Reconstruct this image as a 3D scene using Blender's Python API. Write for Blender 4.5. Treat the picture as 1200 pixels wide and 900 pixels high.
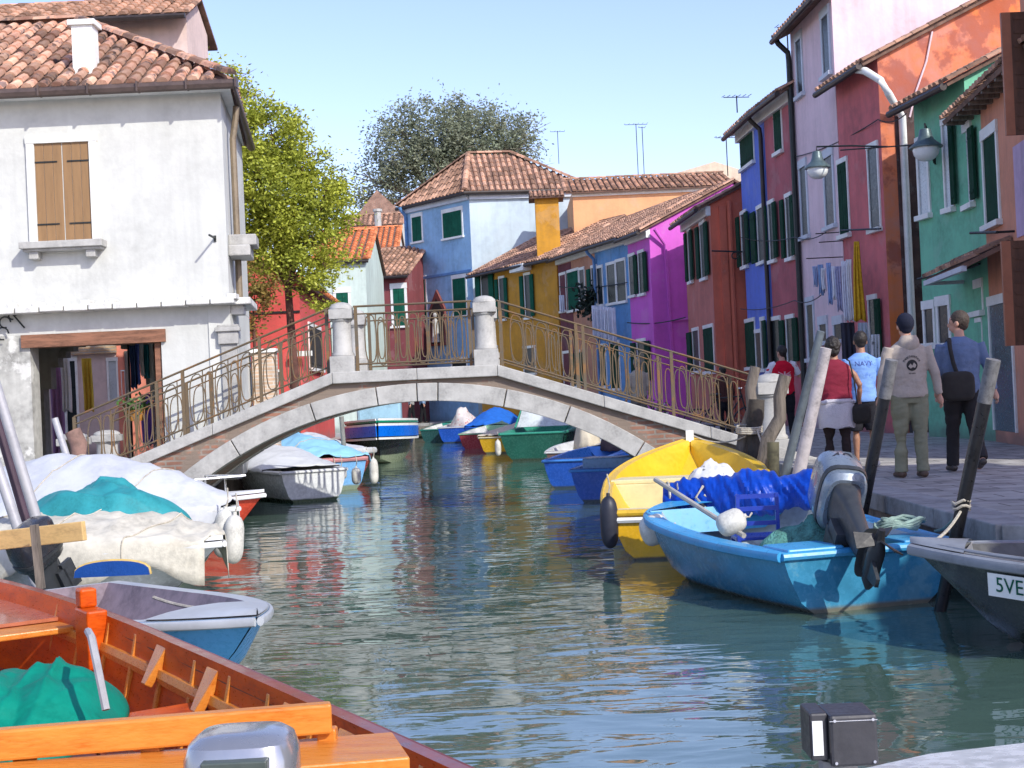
import bpy, bmesh, math, random
from mathutils import Vector, Matrix, noise
from mathutils.bvhtree import BVHTree
for o in list(bpy.data.objects): bpy.data.objects.remove(o)
SC = bpy.context.scene; COL = SC.collection
R = math.radians
random.seed(11)
V = Vector
# ---------------------------------------------------------------- camera
EYE = V((0, 0, 1.7)); ROLL = R(2.6); PITCH = R(0.43)
fw = V((0, math.cos(PITCH), math.sin(PITCH)))
up0 = V((0, -math.sin(PITCH), math.cos(PITCH))); rt0 = V((1, 0, 0))
rt = rt0*math.cos(ROLL) - up0*math.sin(ROLL)
up = up0*math.cos(ROLL) + rt0*math.sin(ROLL)
cam = bpy.data.objects.new('camera', bpy.data.cameras.new('camera')); COL.objects.link(cam)
m = Matrix((rt, up, -fw)).transposed().to_4x4(); m.translation = EYE
cam.matrix_world = m
cam.data.lens = 48; cam.data.sensor_width = 36; cam.data.clip_start = .05; cam.data.clip_end = 3000
SC.camera = cam
# ---------------------------------------------------------------- light
EL, AZ = R(35), R(38)
SUN = V((math.sin(AZ)*math.cos(EL), -math.cos(AZ)*math.cos(EL), math.sin(EL)))
W_ = bpy.data.worlds.new('World'); SC.world = W_; W_.use_nodes = True
wn = W_.node_tree; wn.nodes.clear()
sky = wn.nodes.new('ShaderNodeTexSky'); sky.sky_type = 'NISHITA'; sky.sun_disc = False
sky.sun_elevation = EL; sky.sun_rotation = math.pi-AZ; sky.air_density = 1.0; sky.dust_density = .8; sky.ozone_density = 3.0
bgn = wn.nodes.new('ShaderNodeBackground'); bgn.inputs[1].default_value = .15
wo = wn.nodes.new('ShaderNodeOutputWorld')
tn = wn.nodes.new('ShaderNodeMix'); tn.data_type = 'RGBA'; tn.blend_type = 'MULTIPLY'; tn.inputs[0].default_value = 1; tn.inputs[7].default_value = (.99, .845, .93, 1)   # white balance
wn.links.new(sky.outputs[0], tn.inputs[6]); wn.links.new(tn.outputs[2], bgn.inputs[0]); wn.links.new(bgn.outputs[0], wo.inputs[0])
sun = bpy.data.objects.new('sun', bpy.data.lights.new('sun', 'SUN')); COL.objects.link(sun)
sun.data.energy = 2.3; sun.data.angle = R(.5); sun.data.color = (1, .965, .87)
sun.rotation_euler = SUN.to_track_quat('Z', 'Y').to_euler(); sun.location = (20, -20, 30)
SC.view_settings.view_transform = 'Standard'; SC.view_settings.look = 'None'
SC.view_settings.exposure = 1.0; SC.view_settings.gamma = 1; SC.view_settings.use_curve_mapping = False

def ray(px, py):
    return fw + rt*((px-600)/1600) + up*((450-py)/1600)
def W(px, py, D):
    d = ray(px, py); return EYE + d*(D/d.y)
def G(px, py, z=0.0):
    d = ray(px, py); return EYE + d*((z-EYE.z)/d.z)
QZ = 0.58
# ---------------------------------------------------------------- materials
def s2l(c): return tuple(((x/255)/12.92 if x/255 <= .04045 else ((x/255+.055)/1.055)**2.4) for x in c)
def C(r, g, b, k=1.0): return tuple(min(1, x*k) for x in s2l((r, g, b)))
MC = {}
def mk(name, col, rough=.6, metal=0., var=.25, vs=2.5, st=(1, 1, 1), bump=.15, bs=25, col2=None, streak=0., coat=0., rnd=0., spec=.5, zline=None, trans=0., bdist=.01, pat=.0, patcol=None):
    if name in MC: return MC[name]
    mt = bpy.data.materials.new(name); mt.use_nodes = True
    n = mt.node_tree.nodes; l = mt.node_tree.links
    p = n['Principled BSDF']
    geo = n.new('ShaderNodeNewGeometry')
    mp = n.new('ShaderNodeMapping'); mp.inputs['Scale'].default_value = st
    l.new(geo.outputs['Position'], mp.inputs[0])
    def mix(a, b, f):
        x = n.new('ShaderNodeMix'); x.data_type = 'RGBA'
        for s, i in ((a, 6), (b, 7), (f, 0)):
            if isinstance(s, (tuple, float, int)):
                x.inputs[i].default_value = (tuple(s)+(1,))[:4] if isinstance(s, tuple) else s
            else: l.new(s, x.inputs[i])
        return x.outputs[2]
    def noi(sc, det=5, vec=None, lo=.35, hi=.65, rg=.55):
        t = n.new('ShaderNodeTexNoise'); t.inputs['Scale'].default_value = sc; t.inputs['Detail'].default_value = det; t.inputs['Roughness'].default_value = rg
        l.new((vec or mp.outputs[0]), t.inputs['Vector'])
        r = n.new('ShaderNodeMapRange'); r.inputs[1].default_value = lo; r.inputs[2].default_value = hi
        l.new(t.outputs[0], r.inputs[0]); return r.outputs[0], t.outputs[0]
    col = tuple(col)
    c2 = tuple(col2) if col2 else tuple(x*(1-var*1.6) for x in col)
    f, raw = noi(vs)
    cur = mix(col, c2, f) if (var or col2) else None
    if cur is None:
        cur = mix(col, col, 0.0)
    f2, _ = noi(vs*7, 4)
    cur = mix(cur, tuple(min(1, x*(1+var*.5)) for x in col), mathn(n, l, f2, .5))
    if pat:
        f5, _ = noi(vs*.9, 6, None, .56, .60, .65)
        cur = mix(cur, tuple(patcol), mathn(n, l, f5, pat))
    if streak:
        mp2 = n.new('ShaderNodeMapping'); mp2.inputs['Scale'].default_value = (3, 3, .22); l.new(geo.outputs['Position'], mp2.inputs[0])
        f3, _ = noi(1.6, 6, mp2.outputs[0], .48, .72)
        cur = mix(cur, tuple(x*.45 for x in col), mathn(n, l, f3, streak))
    if rnd:
        at = n.new('ShaderNodeAttribute'); at.attribute_name = 'rnd'
        cr = n.new('ShaderNodeMapRange'); cr.inputs[3].default_value = 1-rnd; cr.inputs[4].default_value = 1+rnd
        l.new(at.outputs['Fac'], cr.inputs[0])
        vm = n.new('ShaderNodeVectorMath'); vm.operation = 'SCALE'
        l.new(cur, vm.inputs[0]); l.new(cr.outputs[0], vm.inputs['Scale']); cur = vm.outputs[0]
    if zline:   # painted band below / weed line: (z, colour, softness)
        sp = n.new('ShaderNodeSeparateXYZ'); l.new(geo.outputs['Position'], sp.inputs[0])
        ad = n.new('ShaderNodeMath'); ad.operation = 'MULTIPLY_ADD'; l.new(raw, ad.inputs[0]); ad.inputs[1].default_value = zline[2]*1.5; l.new(sp.outputs[2], ad.inputs[2])
        r = n.new('ShaderNodeMapRange'); r.inputs[1].default_value = zline[0]+zline[2]*.75-.008; r.inputs[2].default_value = zline[0]+zline[2]*.75+.008+zline[2]*.4; r.inputs[3].default_value = 1; r.inputs[4].default_value = 0
        l.new(ad.outputs[0], r.inputs[0]); cur = mix(cur, tuple(zline[1]), r.outputs[0])
    l.new(cur, p.inputs['Base Color'])
    p.inputs['Metallic'].default_value = metal
    rr = n.new('ShaderNodeMapRange'); rr.inputs[3].default_value = max(.02, rough-.08); rr.inputs[4].default_value = min(1, rough+.08)
    l.new(f2, rr.inputs[0]); l.new(rr.outputs[0], p.inputs['Roughness'])
    p.inputs['Specular IOR Level'].default_value = spec
    if coat: p.inputs['Coat Weight'].default_value = coat; p.inputs['Coat Roughness'].default_value = .08
    if trans:
        p.inputs['Subsurface Weight'].default_value = 0
    if bump:
        bt = n.new('ShaderNodeTexNoise'); bt.inputs['Scale'].default_value = bs; bt.inputs['Detail'].default_value = 5
        l.new(mp.outputs[0], bt.inputs['Vector'])
        b = n.new('ShaderNodeBump'); b.inputs['Strength'].default_value = bump; b.inputs['Distance'].default_value = bdist
        l.new(bt.outputs[0], b.inputs['Height']); l.new(b.outputs[0], p.inputs['Normal'])
    MC[name] = mt; return mt
def mathn(n, l, s, k):
    x = n.new('ShaderNodeMath'); x.operation = 'MULTIPLY'; l.new(s, x.inputs[0]); x.inputs[1].default_value = k; return x.outputs[0]
def plaster(name, col, **k):
    d = dict(rough=.88, var=.2, vs=1.1, bump=.35, bs=14, streak=.4, bdist=.012, pat=.28, patcol=tuple(.6*x+.4*.42 for x in col), zline=(QZ+.05, tuple(.6*x*.6+.4*.16 for x in col), .55)); d.update(k); return mk(name, col, **d)
def paint(name, col, **k):
    d = dict(rough=.32, var=.12, vs=3, bump=.03, bs=12); d.update(k); return mk(name, col, **d)
def cloth(name, col, **k):
    d = dict(rough=.9, var=.12, vs=6, bump=.3, bs=60, spec=.2); d.update(k); return mk(name, col, **d)
def brickmat(name, c1, c2, mortar, bw=.24, bh=.065, rough=.85, axis='xz', ms=.012, patch=None):
    if name in MC: return MC[name]
    mt = bpy.data.materials.new(name); mt.use_nodes = True
    n = mt.node_tree.nodes; l = mt.node_tree.links; p = n['Principled BSDF']
    geo = n.new('ShaderNodeNewGeometry'); sp = n.new('ShaderNodeSeparateXYZ'); cb = n.new('ShaderNodeCombineXYZ')
    l.new(geo.outputs['Position'], sp.inputs[0])
    if axis == 'xz':
        ad = n.new('ShaderNodeMath'); l.new(sp.outputs[0], ad.inputs[0]); l.new(sp.outputs[1], ad.inputs[1]); l.new(ad.outputs[0], cb.inputs[0]); l.new(sp.outputs[2], cb.inputs[1])
    else:
        l.new(sp.outputs[0], cb.inputs[0]); l.new(sp.outputs[1], cb.inputs[1])
    nz = n.new('ShaderNodeTexNoise'); nz.inputs['Scale'].default_value = 3; nz.inputs['Detail'].default_value = 6; l.new(geo.outputs['Position'], nz.inputs['Vector'])
    wv = n.new('ShaderNodeVectorMath'); wv.operation = 'MULTIPLY_ADD'; wv.inputs[1].default_value = (.03, .03, .03)
    l.new(nz.outputs['Color'], wv.inputs[0]); l.new(cb.outputs[0], wv.inputs[2])
    bt = n.new('ShaderNodeTexBrick'); l.new(wv.outputs[0], bt.inputs['Vector'])
    bt.inputs['Scale'].default_value = 1; bt.inputs['Brick Width'].default_value = bw; bt.inputs['Row Height'].default_value = bh; bt.inputs['Mortar Size'].default_value = ms
    bt.inputs['Color1'].default_value = (*c1, 1); bt.inputs['Color2'].default_value = (*c2, 1); bt.inputs['Mortar'].default_value = (*mortar, 1); bt.inputs['Bias'].default_value = -.1
    mx = n.new('ShaderNodeMix'); mx.data_type = 'RGBA'; mx.blend_type = 'MULTIPLY'; mx.inputs[0].default_value = .8
    r = n.new('ShaderNodeMapRange'); r.inputs[1].default_value = .3; r.inputs[2].default_value = .7; r.inputs[3].default_value = .5; r.inputs[4].default_value = 1.25
    l.new(nz.outputs[0], r.inputs[0]); l.new(bt.outputs[0], mx.inputs[6]); l.new(r.outputs[0], mx.inputs[7])
    cur = mx.outputs[2]
    if patch:
        n2 = n.new('ShaderNodeTexNoise'); n2.inputs['Scale'].default_value = patch[1]; n2.inputs['Detail'].default_value = 8; n2.inputs['Roughness'].default_value = .65; l.new(geo.outputs['Position'], n2.inputs['Vector'])
        r2 = n.new('ShaderNodeMapRange'); r2.inputs[1].default_value = .44; r2.inputs[2].default_value = .50; l.new(n2.outputs[0], r2.inputs[0])
        m2 = n.new('ShaderNodeMix'); m2.data_type = 'RGBA'; l.new(r2.outputs[0], m2.inputs[0]); l.new(cur, m2.inputs[6]); m2.inputs[7].default_value = (*patch[0], 1); cur = m2.outputs[2]
    l.new(cur, p.inputs['Base Color']); p.inputs['Roughness'].default_value = rough; p.inputs['Specular IOR Level'].default_value = .3
    b = n.new('ShaderNodeBump'); b.inputs['Strength'].default_value = .5; b.inputs['Distance'].default_value = .015
    mm = n.new('ShaderNodeMath'); mm.operation = 'MULTIPLY_ADD'; l.new(bt.outputs['Fac'], mm.inputs[0]); mm.inputs[1].default_value = -.6; l.new(nz.outputs[0], mm.inputs[2])
    l.new(mm.outputs[0], b.inputs['Height']); l.new(b.outputs[0], p.inputs['Normal'])
    MC[name] = mt; return mt

M_white = plaster('white_plaster', (.57, .58, .545), var=.12, streak=.2, pat=.3, patcol=(.50, .505, .48))
M_trim = paint('white_trim', (.78, .79, .76), rough=.6)
M_stone = mk('istrian_stone', (.43, .425, .40), rough=.8, var=.22, vs=5, bump=.35, bs=18, streak=.3)
M_stone2 = mk('weathered_stone', (.33, .33, .32), rough=.85, var=.3, vs=4, bump=.5, bs=14, streak=.4)
M_glass = mk('dark_glass', (.02, .028, .03), rough=.35, var=.1, bump=0, spec=.25)
M_dark = mk('dark_interior', (.025, .022, .02), rough=.9, var=.2, bump=0)
M_green = paint('green_shutter', (.010, .10, .062), rough=.85, var=.25, spec=.12)
M_dgreen = paint('deep_green_shutter', (.012, .055, .032), rough=.85, var=.25, spec=.12)
M_gutter = mk('dark_gutter', (.05, .04, .038), rough=.5, metal=.4, var=.3)
M_rust = mk('rusty_iron', (.13, .085, .04), rough=.75, var=.3, vs=3, col2=(.09, .08, .06), bump=.3, pat=.6, patcol=(.24, .11, .03))
M_iron = mk('black_iron', (.03, .035, .035), rough=.5, metal=.5, var=.2)
M_tile = mk('roof_tile', (.44, .25, .165), rough=.9, var=.35, vs=5, col2=(.22, .15, .115), bump=.4, bs=30, rnd=.5, spec=.2)
M_tile2 = mk('orange_roof_tile', (.66, .22, .09), rough=.9, var=.25, vs=4, bump=.4, bs=30, rnd=.3, spec=.2)
M_tileu = mk('tile_mortar', (.20, .12, .09), rough=.95, var=.4, vs=5)
M_wood = mk('grey_wood', (.20, .17, .14), rough=.85, var=.45, vs=3, st=(6, 6, .6), bump=.5, bs=10)
M_chrome = mk('stainless', (.7, .7, .7), rough=.2, metal=1, var=.05)
M_rubber = mk('black_rubber', (.02, .02, .022), rough=.6, var=.2)
M_rope = mk('rope', (.5, .46, .38), rough=.9, var=.3, vs=20, bump=.6, bs=80)
# ---------------------------------------------------------------- mesh builder
class MB:
    def __init__(s): s.v = []; s.f = []; s.r = []; s.mi = []; s.cm = 0
    def add(s, vs, fs, r=None):
        k = len(s.v); s.v += [tuple(v) for v in vs]
        for f in fs:
            s.f.append(tuple(i+k for i in f)); s.r.append(random.random() if r is None else r); s.mi.append(s.cm)
    def box(s, x0, x1, y0, y1, z0, z1, M=None, r=None):
        vs = [V((x, y, z)) for z in (z0, z1) for y in (y0, y1) for x in (x0, x1)]
        if M is not None: vs = [M @ v for v in vs]
        s.add(vs, [(0, 2, 3, 1), (4, 5, 7, 6), (0, 1, 5, 4), (2, 6, 7, 3), (0, 4, 6, 2), (1, 3, 7, 5)], r)
    def bar(s, p, q, w, h, upv=V((0, 0, 1))):
        p, q = V(p), V(q); d = (q-p).normalized(); sd = d.cross(upv)
        if sd.length < 1e-4: sd = d.cross(V((0, 1, 0)))
        sd.normalize(); u = sd.cross(d)
        vs = [a+sd*i*w/2+u*j*h/2 for a in (p, q) for i, j in ((-1, -1), (1, -1), (1, 1), (-1, 1))]
        s.add(vs, [(0, 3, 2, 1), (4, 5, 6, 7), (0, 1, 5, 4), (1, 2, 6, 5), (2, 3, 7, 6), (3, 0, 4, 7)])
    def tube(s, pts, r, n=8, caps=True, sq=1.0):
        pts = [V(p) for p in pts]; k = len(pts)
        rs = r if isinstance(r, (list, tuple)) else [r]*k
        ref = V((0, 0, 1)); rings = []
        for i in range(k):
            d = (pts[min(i+1, k-1)]-pts[max(i-1, 0)]).normalized()
            a = d.cross(ref)
            if a.length < .05: a = d.cross(V((1, 0, 0)))
            a.normalize(); b = a.cross(d)
            if rings and a.dot(la) < 0: a, b = -a, -b
            la = a
            rings.append([pts[i]+(a*math.cos(t)+b*math.sin(t)*sq)*rs[i] for t in [2*math.pi*j/n for j in range(n)]])
        s.rings(rings, caps)
    def rings(s, rings, caps=True, closed=True):
        n = len(rings[0]); vs = [v for rg in rings for v in rg]; fs = []
        for i in range(len(rings)-1):
            for j in range(n if closed else n-1):
                a = i*n+j; b = i*n+(j+1) % n; fs.append((a, b, b+n, a+n))
        if caps: fs.append(tuple(range(n))[::-1]); fs.append(tuple((len(rings)-1)*n+j for j in range(n)))
        s.add(vs, fs, random.random())
    def ell(s, c, rad, n=14, m=9, M=None, p=1.0):
        c = V(c); rings = []
        for i in range(1, m):
            th = math.pi*i/m; zz = -math.cos(th); rr = math.sin(th)
            rg = []
            for j in range(n):
                a = 2*math.pi*j/n; x, y, z = rr*math.cos(a), rr*math.sin(a), zz
                if p != 1.0:
                    f = lambda q: math.copysign(abs(q)**p, q); x, y, z = f(x), f(y), f(z)
                q = V((x*rad[0], y*rad[1], z*rad[2]))
                rg.append((M @ q if M else q)+c)
            rings.append(rg)
        s.rings(rings)
    def prism(s, poly, z0, z1):
        n = len(poly); vs = [V((p[0], p[1], z0)) for p in poly]+[V((p[0], p[1], z1)) for p in poly]
        s.add(vs, [tuple(range(n))[::-1], tuple(range(n, 2*n))]+[(i, (i+1) % n, (i+1) % n+n, i+n) for i in range(n)])
    def slab(s, quad, th, nrm=None):
        q = [V(p) for p in quad]; nn = nrm or (q[1]-q[0]).cross(q[-1]-q[0]).normalized(); n = len(q)
        vs = q+[p-nn*th for p in q]
        s.add(vs, [tuple(range(n)), tuple(range(n, 2*n))[::-1]]+[(i, i+n, (i+1) % n+n, (i+1) % n) for i in range(n)])
    def grid(s, rows, r=None):
        n = len(rows[0]); s.add([v for rw in rows for v in rw], [(i*n+j, i*n+j+1, (i+1)*n+j+1, (i+1)*n+j) for i in range(len(rows)-1) for j in range(n-1)], r)
def root_off(p):
    o = V((0, 0, 0))
    while p is not None: o += p.location; p = p.parent
    return o
def obj(name, mb, mt, parent=None, smooth=False, local=False, bevel=0, solid=0, fix=True):
    """link a mesh; unless local, the builder holds world coordinates"""
    vs = mb.v
    if not local:
        if parent is None:
            k = len(vs); o0 = V((sum(v[0] for v in vs)/k, sum(v[1] for v in vs)/k, min(v[2] for v in vs)))
        else: o0 = root_off(parent)
        vs = [(v[0]-o0.x, v[1]-o0.y, v[2]-o0.z) for v in vs]
    me = bpy.data.meshes.new(name); me.from_pydata(vs, [], mb.f)
    for x in (mt if isinstance(mt, (list, tuple)) else [mt]): me.materials.append(x)
    if isinstance(mt, (list, tuple)): me.polygons.foreach_set('material_index', mb.mi)
    at = me.attributes.new('rnd', 'FLOAT', 'FACE'); at.data.foreach_set('value', mb.r)
    if fix:
        bm = bmesh.new(); bm.from_mesh(me); bmesh.ops.recalc_face_normals(bm, faces=bm.faces); bm.to_mesh(me); bm.free()
    if smooth:
        me.shade_smooth(); me.set_sharp_from_angle(angle=R(38))
    o = bpy.data.objects.new(name, me); COL.objects.link(o)
    if parent is not None: o.parent = parent
    elif not local: o.location = o0
    if bevel:
        b = o.modifiers.new('bevel', 'BEVEL'); b.width = bevel; b.segments = 2; b.limit_method = 'ANGLE'; b.angle_limit = R(40)
    if solid:
        b = o.modifiers.new('solidify', 'SOLIDIFY'); b.thickness = solid
    return o
def tag(o, label=None, cat=None, group=None, kind=None):
    if label: o['label'] = label
    if cat: o['category'] = cat
    if group: o['group'] = group
    if kind: o['kind'] = kind
    return o
def thing(name, label, cat, loc=(0, 0, 0), rz=0, group=None):
    o = bpy.data.objects.new(name, None); COL.objects.link(o); o.location = loc; o.rotation_euler = (0, 0, rz)
    o.empty_display_size = .2
    return tag(o, label, cat, group)
def ntube(a, b, r, parent, name, mt, n=8): 
    mb = MB(); mb.tube([a, b], r, n); return obj(name, mb, mt, parent, smooth=True)
def lerp(a, b, t): return a+(b-a)*t
def tagged(name, mb, mt, label, cat, group=None, kind=None, **k):
    return tag(obj(name, mb, mt, None, **k), label, cat, group, kind)
def temp_mesh(mb, mods):
    me = bpy.data.meshes.new('tmp'); me.from_pydata(mb.v, [], mb.f)
    bm = bmesh.new(); bm.from_mesh(me); bmesh.ops.recalc_face_normals(bm, faces=bm.faces); bm.to_mesh(me); bm.free()
    o = bpy.data.objects.new('tmp', me); COL.objects.link(o)
    for t, kw in mods:
        md = o.modifiers.new(t, t)
        for k_, v_ in kw.items(): setattr(md, k_, v_)
    dg = bpy.context.evaluated_depsgraph_get(); dg.update()
    res = bpy.data.meshes.new_from_object(o.evaluated_get(dg)); bpy.data.objects.remove(o); return res
def text_verts(txt, size=1.0, ext=0.0):
    cu = bpy.data.curves.new('t', 'FONT'); cu.body = txt; cu.size = size; cu.extrude = ext; cu.align_x = 'CENTER'; cu.align_y = 'CENTER'; cu.resolution_u = 3
    o = bpy.data.objects.new('t', cu); COL.objects.link(o)
    dg = bpy.context.evaluated_depsgraph_get(); dg.update()
    me = bpy.data.meshes.new_from_object(o.evaluated_get(dg)); bpy.data.objects.remove(o)
    return [v.co.copy() for v in me.vertices], [tuple(p.vertices) for p in me.polygons]
# ================================================================ SETTING
LEDGE = [(-9, -20), (-8, 8), (-6.3, 13.5), (-5.4, 17), (-5.2, 22), (-4.9, 30), (-4.8, 45), (-5.0, 59.5)]
REDGE = [(7.2, -20), (7.2, 6.9), (3.45, 9.75), (3.42, 14), (3.7, 22), (3.3, 30), (1.8, 40), (0, 50), (-1.0, 59.5)]
def water_mat():
    mt = bpy.data.materials.new('canal_water'); mt.use_nodes = True
    n = mt.node_tree.nodes; l = mt.node_tree.links; p = n['Principled BSDF']
    p.inputs['Base Color'].default_value = (.06, .11, .085, 1); p.inputs['Roughness'].default_value = .03
    p.inputs['IOR'].default_value = 2.3; p.inputs['Specular IOR Level'].default_value = .7
    g = n.new('ShaderNodeNewGeometry')
    def wave(sc, st, det, k, rot=0):
        mp = n.new('ShaderNodeMapping'); mp.inputs['Scale'].default_value = st; mp.inputs['Rotation'].default_value = (0, 0, rot); l.new(g.outputs['Position'], mp.inputs[0])
        t = n.new('ShaderNodeTexNoise'); t.inputs['Scale'].default_value = sc; t.inputs['Detail'].default_value = det; t.inputs['Distortion'].default_value = .6; t.inputs['Roughness'].default_value = .45
        l.new(mp.outputs[0], t.inputs['Vector'])
        x = n.new('ShaderNodeMath'); x.operation = 'MULTIPLY'; l.new(t.outputs[0], x.inputs[0]); x.inputs[1].default_value = k; return x.outputs[0]
    a = wave(1.0, (1.1, 1.9, 1), 2, .024, .15); b = wave(3.0, (.6, 1.5, 1), 2, .0105, -.2); c = wave(8, (.7, 1.4, 1), 2, .0020)
    s1 = n.new('ShaderNodeMath'); l.new(a, s1.inputs[0]); l.new(b, s1.inputs[1])
    s2 = n.new('ShaderNodeMath'); l.new(s1.outputs[0], s2.inputs[0]); l.new(c, s2.inputs[1])
    pt_ = n.new('ShaderNodeTexNoise'); pt_.inputs['Scale'].default_value = .32; pt_.inputs['Detail'].default_value = 3; l.new(g.outputs['Position'], pt_.inputs['Vector'])
    mr = n.new('ShaderNodeMapRange'); mr.inputs[1].default_value = .35; mr.inputs[2].default_value = .65; mr.inputs[3].default_value = .45; mr.inputs[4].default_value = 1.5; l.new(pt_.outputs[0], mr.inputs[0])
    s3 = n.new('ShaderNodeMath'); s3.operation = 'MULTIPLY'; l.new(s2.outputs[0], s3.inputs[0]); l.new(mr.outputs[0], s3.inputs[1]); s2 = s3
    bp = n.new('ShaderNodeBump'); bp.inputs['Strength'].default_value = 1; bp.inputs['Distance'].default_value = .75
    l.new(s2.outputs[0], bp.inputs['Height']); l.new(bp.outputs[0], p.inputs['Normal'])
    return mt
mb = MB(); mb.add([(-60, -60, 0), (60, -60, 0), (60, 62, 0), (-60, 62, 0)], [(0, 1, 2, 3)])
tag(obj('water', mb, water_mat()), kind='structure')
M_pave = brickmat('paving', (.44, .42, .38), (.35, .335, .31), (.17, .16, .15), bw=.55, bh=.3, axis='xy', ms=.012)
M_quay = mk('quay_wall', (.25, .21, .18), rough=.9, var=.45, vs=3, bump=.6, bs=9, zline=(.14, (.035, .05, .03), .08))
def quay(name, poly):
    mb = MB(); n = len(poly)
    vs = [V((p[0], p[1], QZ)) for p in poly]
    mb.cm = 0; mb.add(vs, [tuple(range(n))])
    mb.cm = 1
    for i in range(n):
        a, b = poly[i], poly[(i+1) % n]
        mb.add([(a[0], a[1], -.4), (b[0], b[1], -.4), (b[0], b[1], QZ), (a[0], a[1], QZ)], [(0, 1, 2, 3)])
    return tag(obj(name, mb, [M_pave, M_quay], fix=False), kind='structure')
quay('quay', LEDGE+[(-1.0, 59.5)] + [(-1, 400), (-400, 400), (-400, -20)])
quay('quay', REDGE[::-1]+[(400, -20), (400, 400), (-1.0, 400)])
def kerb(pts, side):
    mb = MB()
    for si, (a, b) in enumerate(zip(pts[:-1], pts[1:])):
        kz = QZ+.035+.0025*(si % 2)
        a, b = V((*a, 0)), V((*b, 0)); d = (b-a); L = d.length; d.normalize(); nn = V((d.y, -d.x, 0))*side
        k = max(1, round(L/1.3))
        for i in range(k):
            p, q = a+d*(L*i/k+.006), a+d*(L*(i+1)/k-.006)
            mb.slab([p+nn*.05+V((0, 0, kz)), q+nn*.05+V((0, 0, kz)), q-nn*.32+V((0, 0, kz)), p-nn*.32+V((0, 0, kz))], .17, V((0, 0, 1)))
    return tag(obj('kerb', mb, M_stone2, bevel=.012), kind='structure')
kerb(LEDGE, 1); kerb(REDGE, -1)
kerb([(-5.0, 59.5), (-1, 59.5)], 1)

# ================================================================ HOUSE KIT
def tiles(mb, E0, E1, R0, R1, pitch=.2, course=.34, rad=None):
    """barrel tiles on one slope, eave E0-E1, ridge R0-R1"""
    E0, E1, R0, R1 = map(V, (E0, E1, R0, R1)); e = (E1-E0); L = e.length; e.normalize()
    s0 = (R0-E0).dot(e); s1 = (R1-E0).dot(e); U = (R0-E0)-e*s0; S = U.length; U.normalize(); nn = e.cross(U)
    if nn.z < 0: nn = -nn
    rad = rad or pitch*.36; n = max(1, int(L/pitch))
    mb.cm = 1; mb.slab([E0, E1, R1, R0], .07, nn); mb.cm = 0
    for i in range(n):
        s = (i+.5)*L/n; ln = S
        if s0 > .01 and s < s0: ln = S*s/s0
        if s1 < L-.01 and s > s1: ln = S*(L-s)/(L-s1)
        if ln < .15: continue
        k = max(1, round(ln/course)); base = E0+e*(s+random.uniform(-.012, .012))-U*.03
        for j in range(k):
            a = base+U*(j*ln/k+random.uniform(-.012, .012))+nn*.035; b = base+U*((j+1)*ln/k+.05)+nn*.012
            ra, rb = rad*1.12, rad*.86; vs = []
            for p, rr in ((a, ra), (b, rb)):
                for t in range(5):
                    th = math.pi*t/4; vs.append(p+e*(-math.cos(th)*rr)+nn*(math.sin(th)*rr*.85))
            mb.add(vs, [(t, t+1, t+6, t+5) for t in range(4)]+[(0, 4, 3, 2, 1)], random.random())
def ridge(mb, a, b, r=.09):
    a, b = V(a), V(b); d = b-a; L = d.length; k = max(1, round(L/.4)); d.normalize(); e = d.cross(V((0, 0, 1))).normalized(); u = e.cross(d)
    for j in range(k):
        p, q = a+d*(j*L/k), a+d*((j+1)*L/k+.04); vs = []
        for c, rr in ((p, r*1.1), (q, r*.9)):
            for t in range(5):
                th = math.pi*t/4; vs.append(c+e*math.cos(th)*rr+u*math.sin(th)*rr*.8)
        mb.add(vs, [(t, t+1, t+6, t+5) for t in range(4)]+[(0, 4, 3, 2, 1)], random.random())
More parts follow.
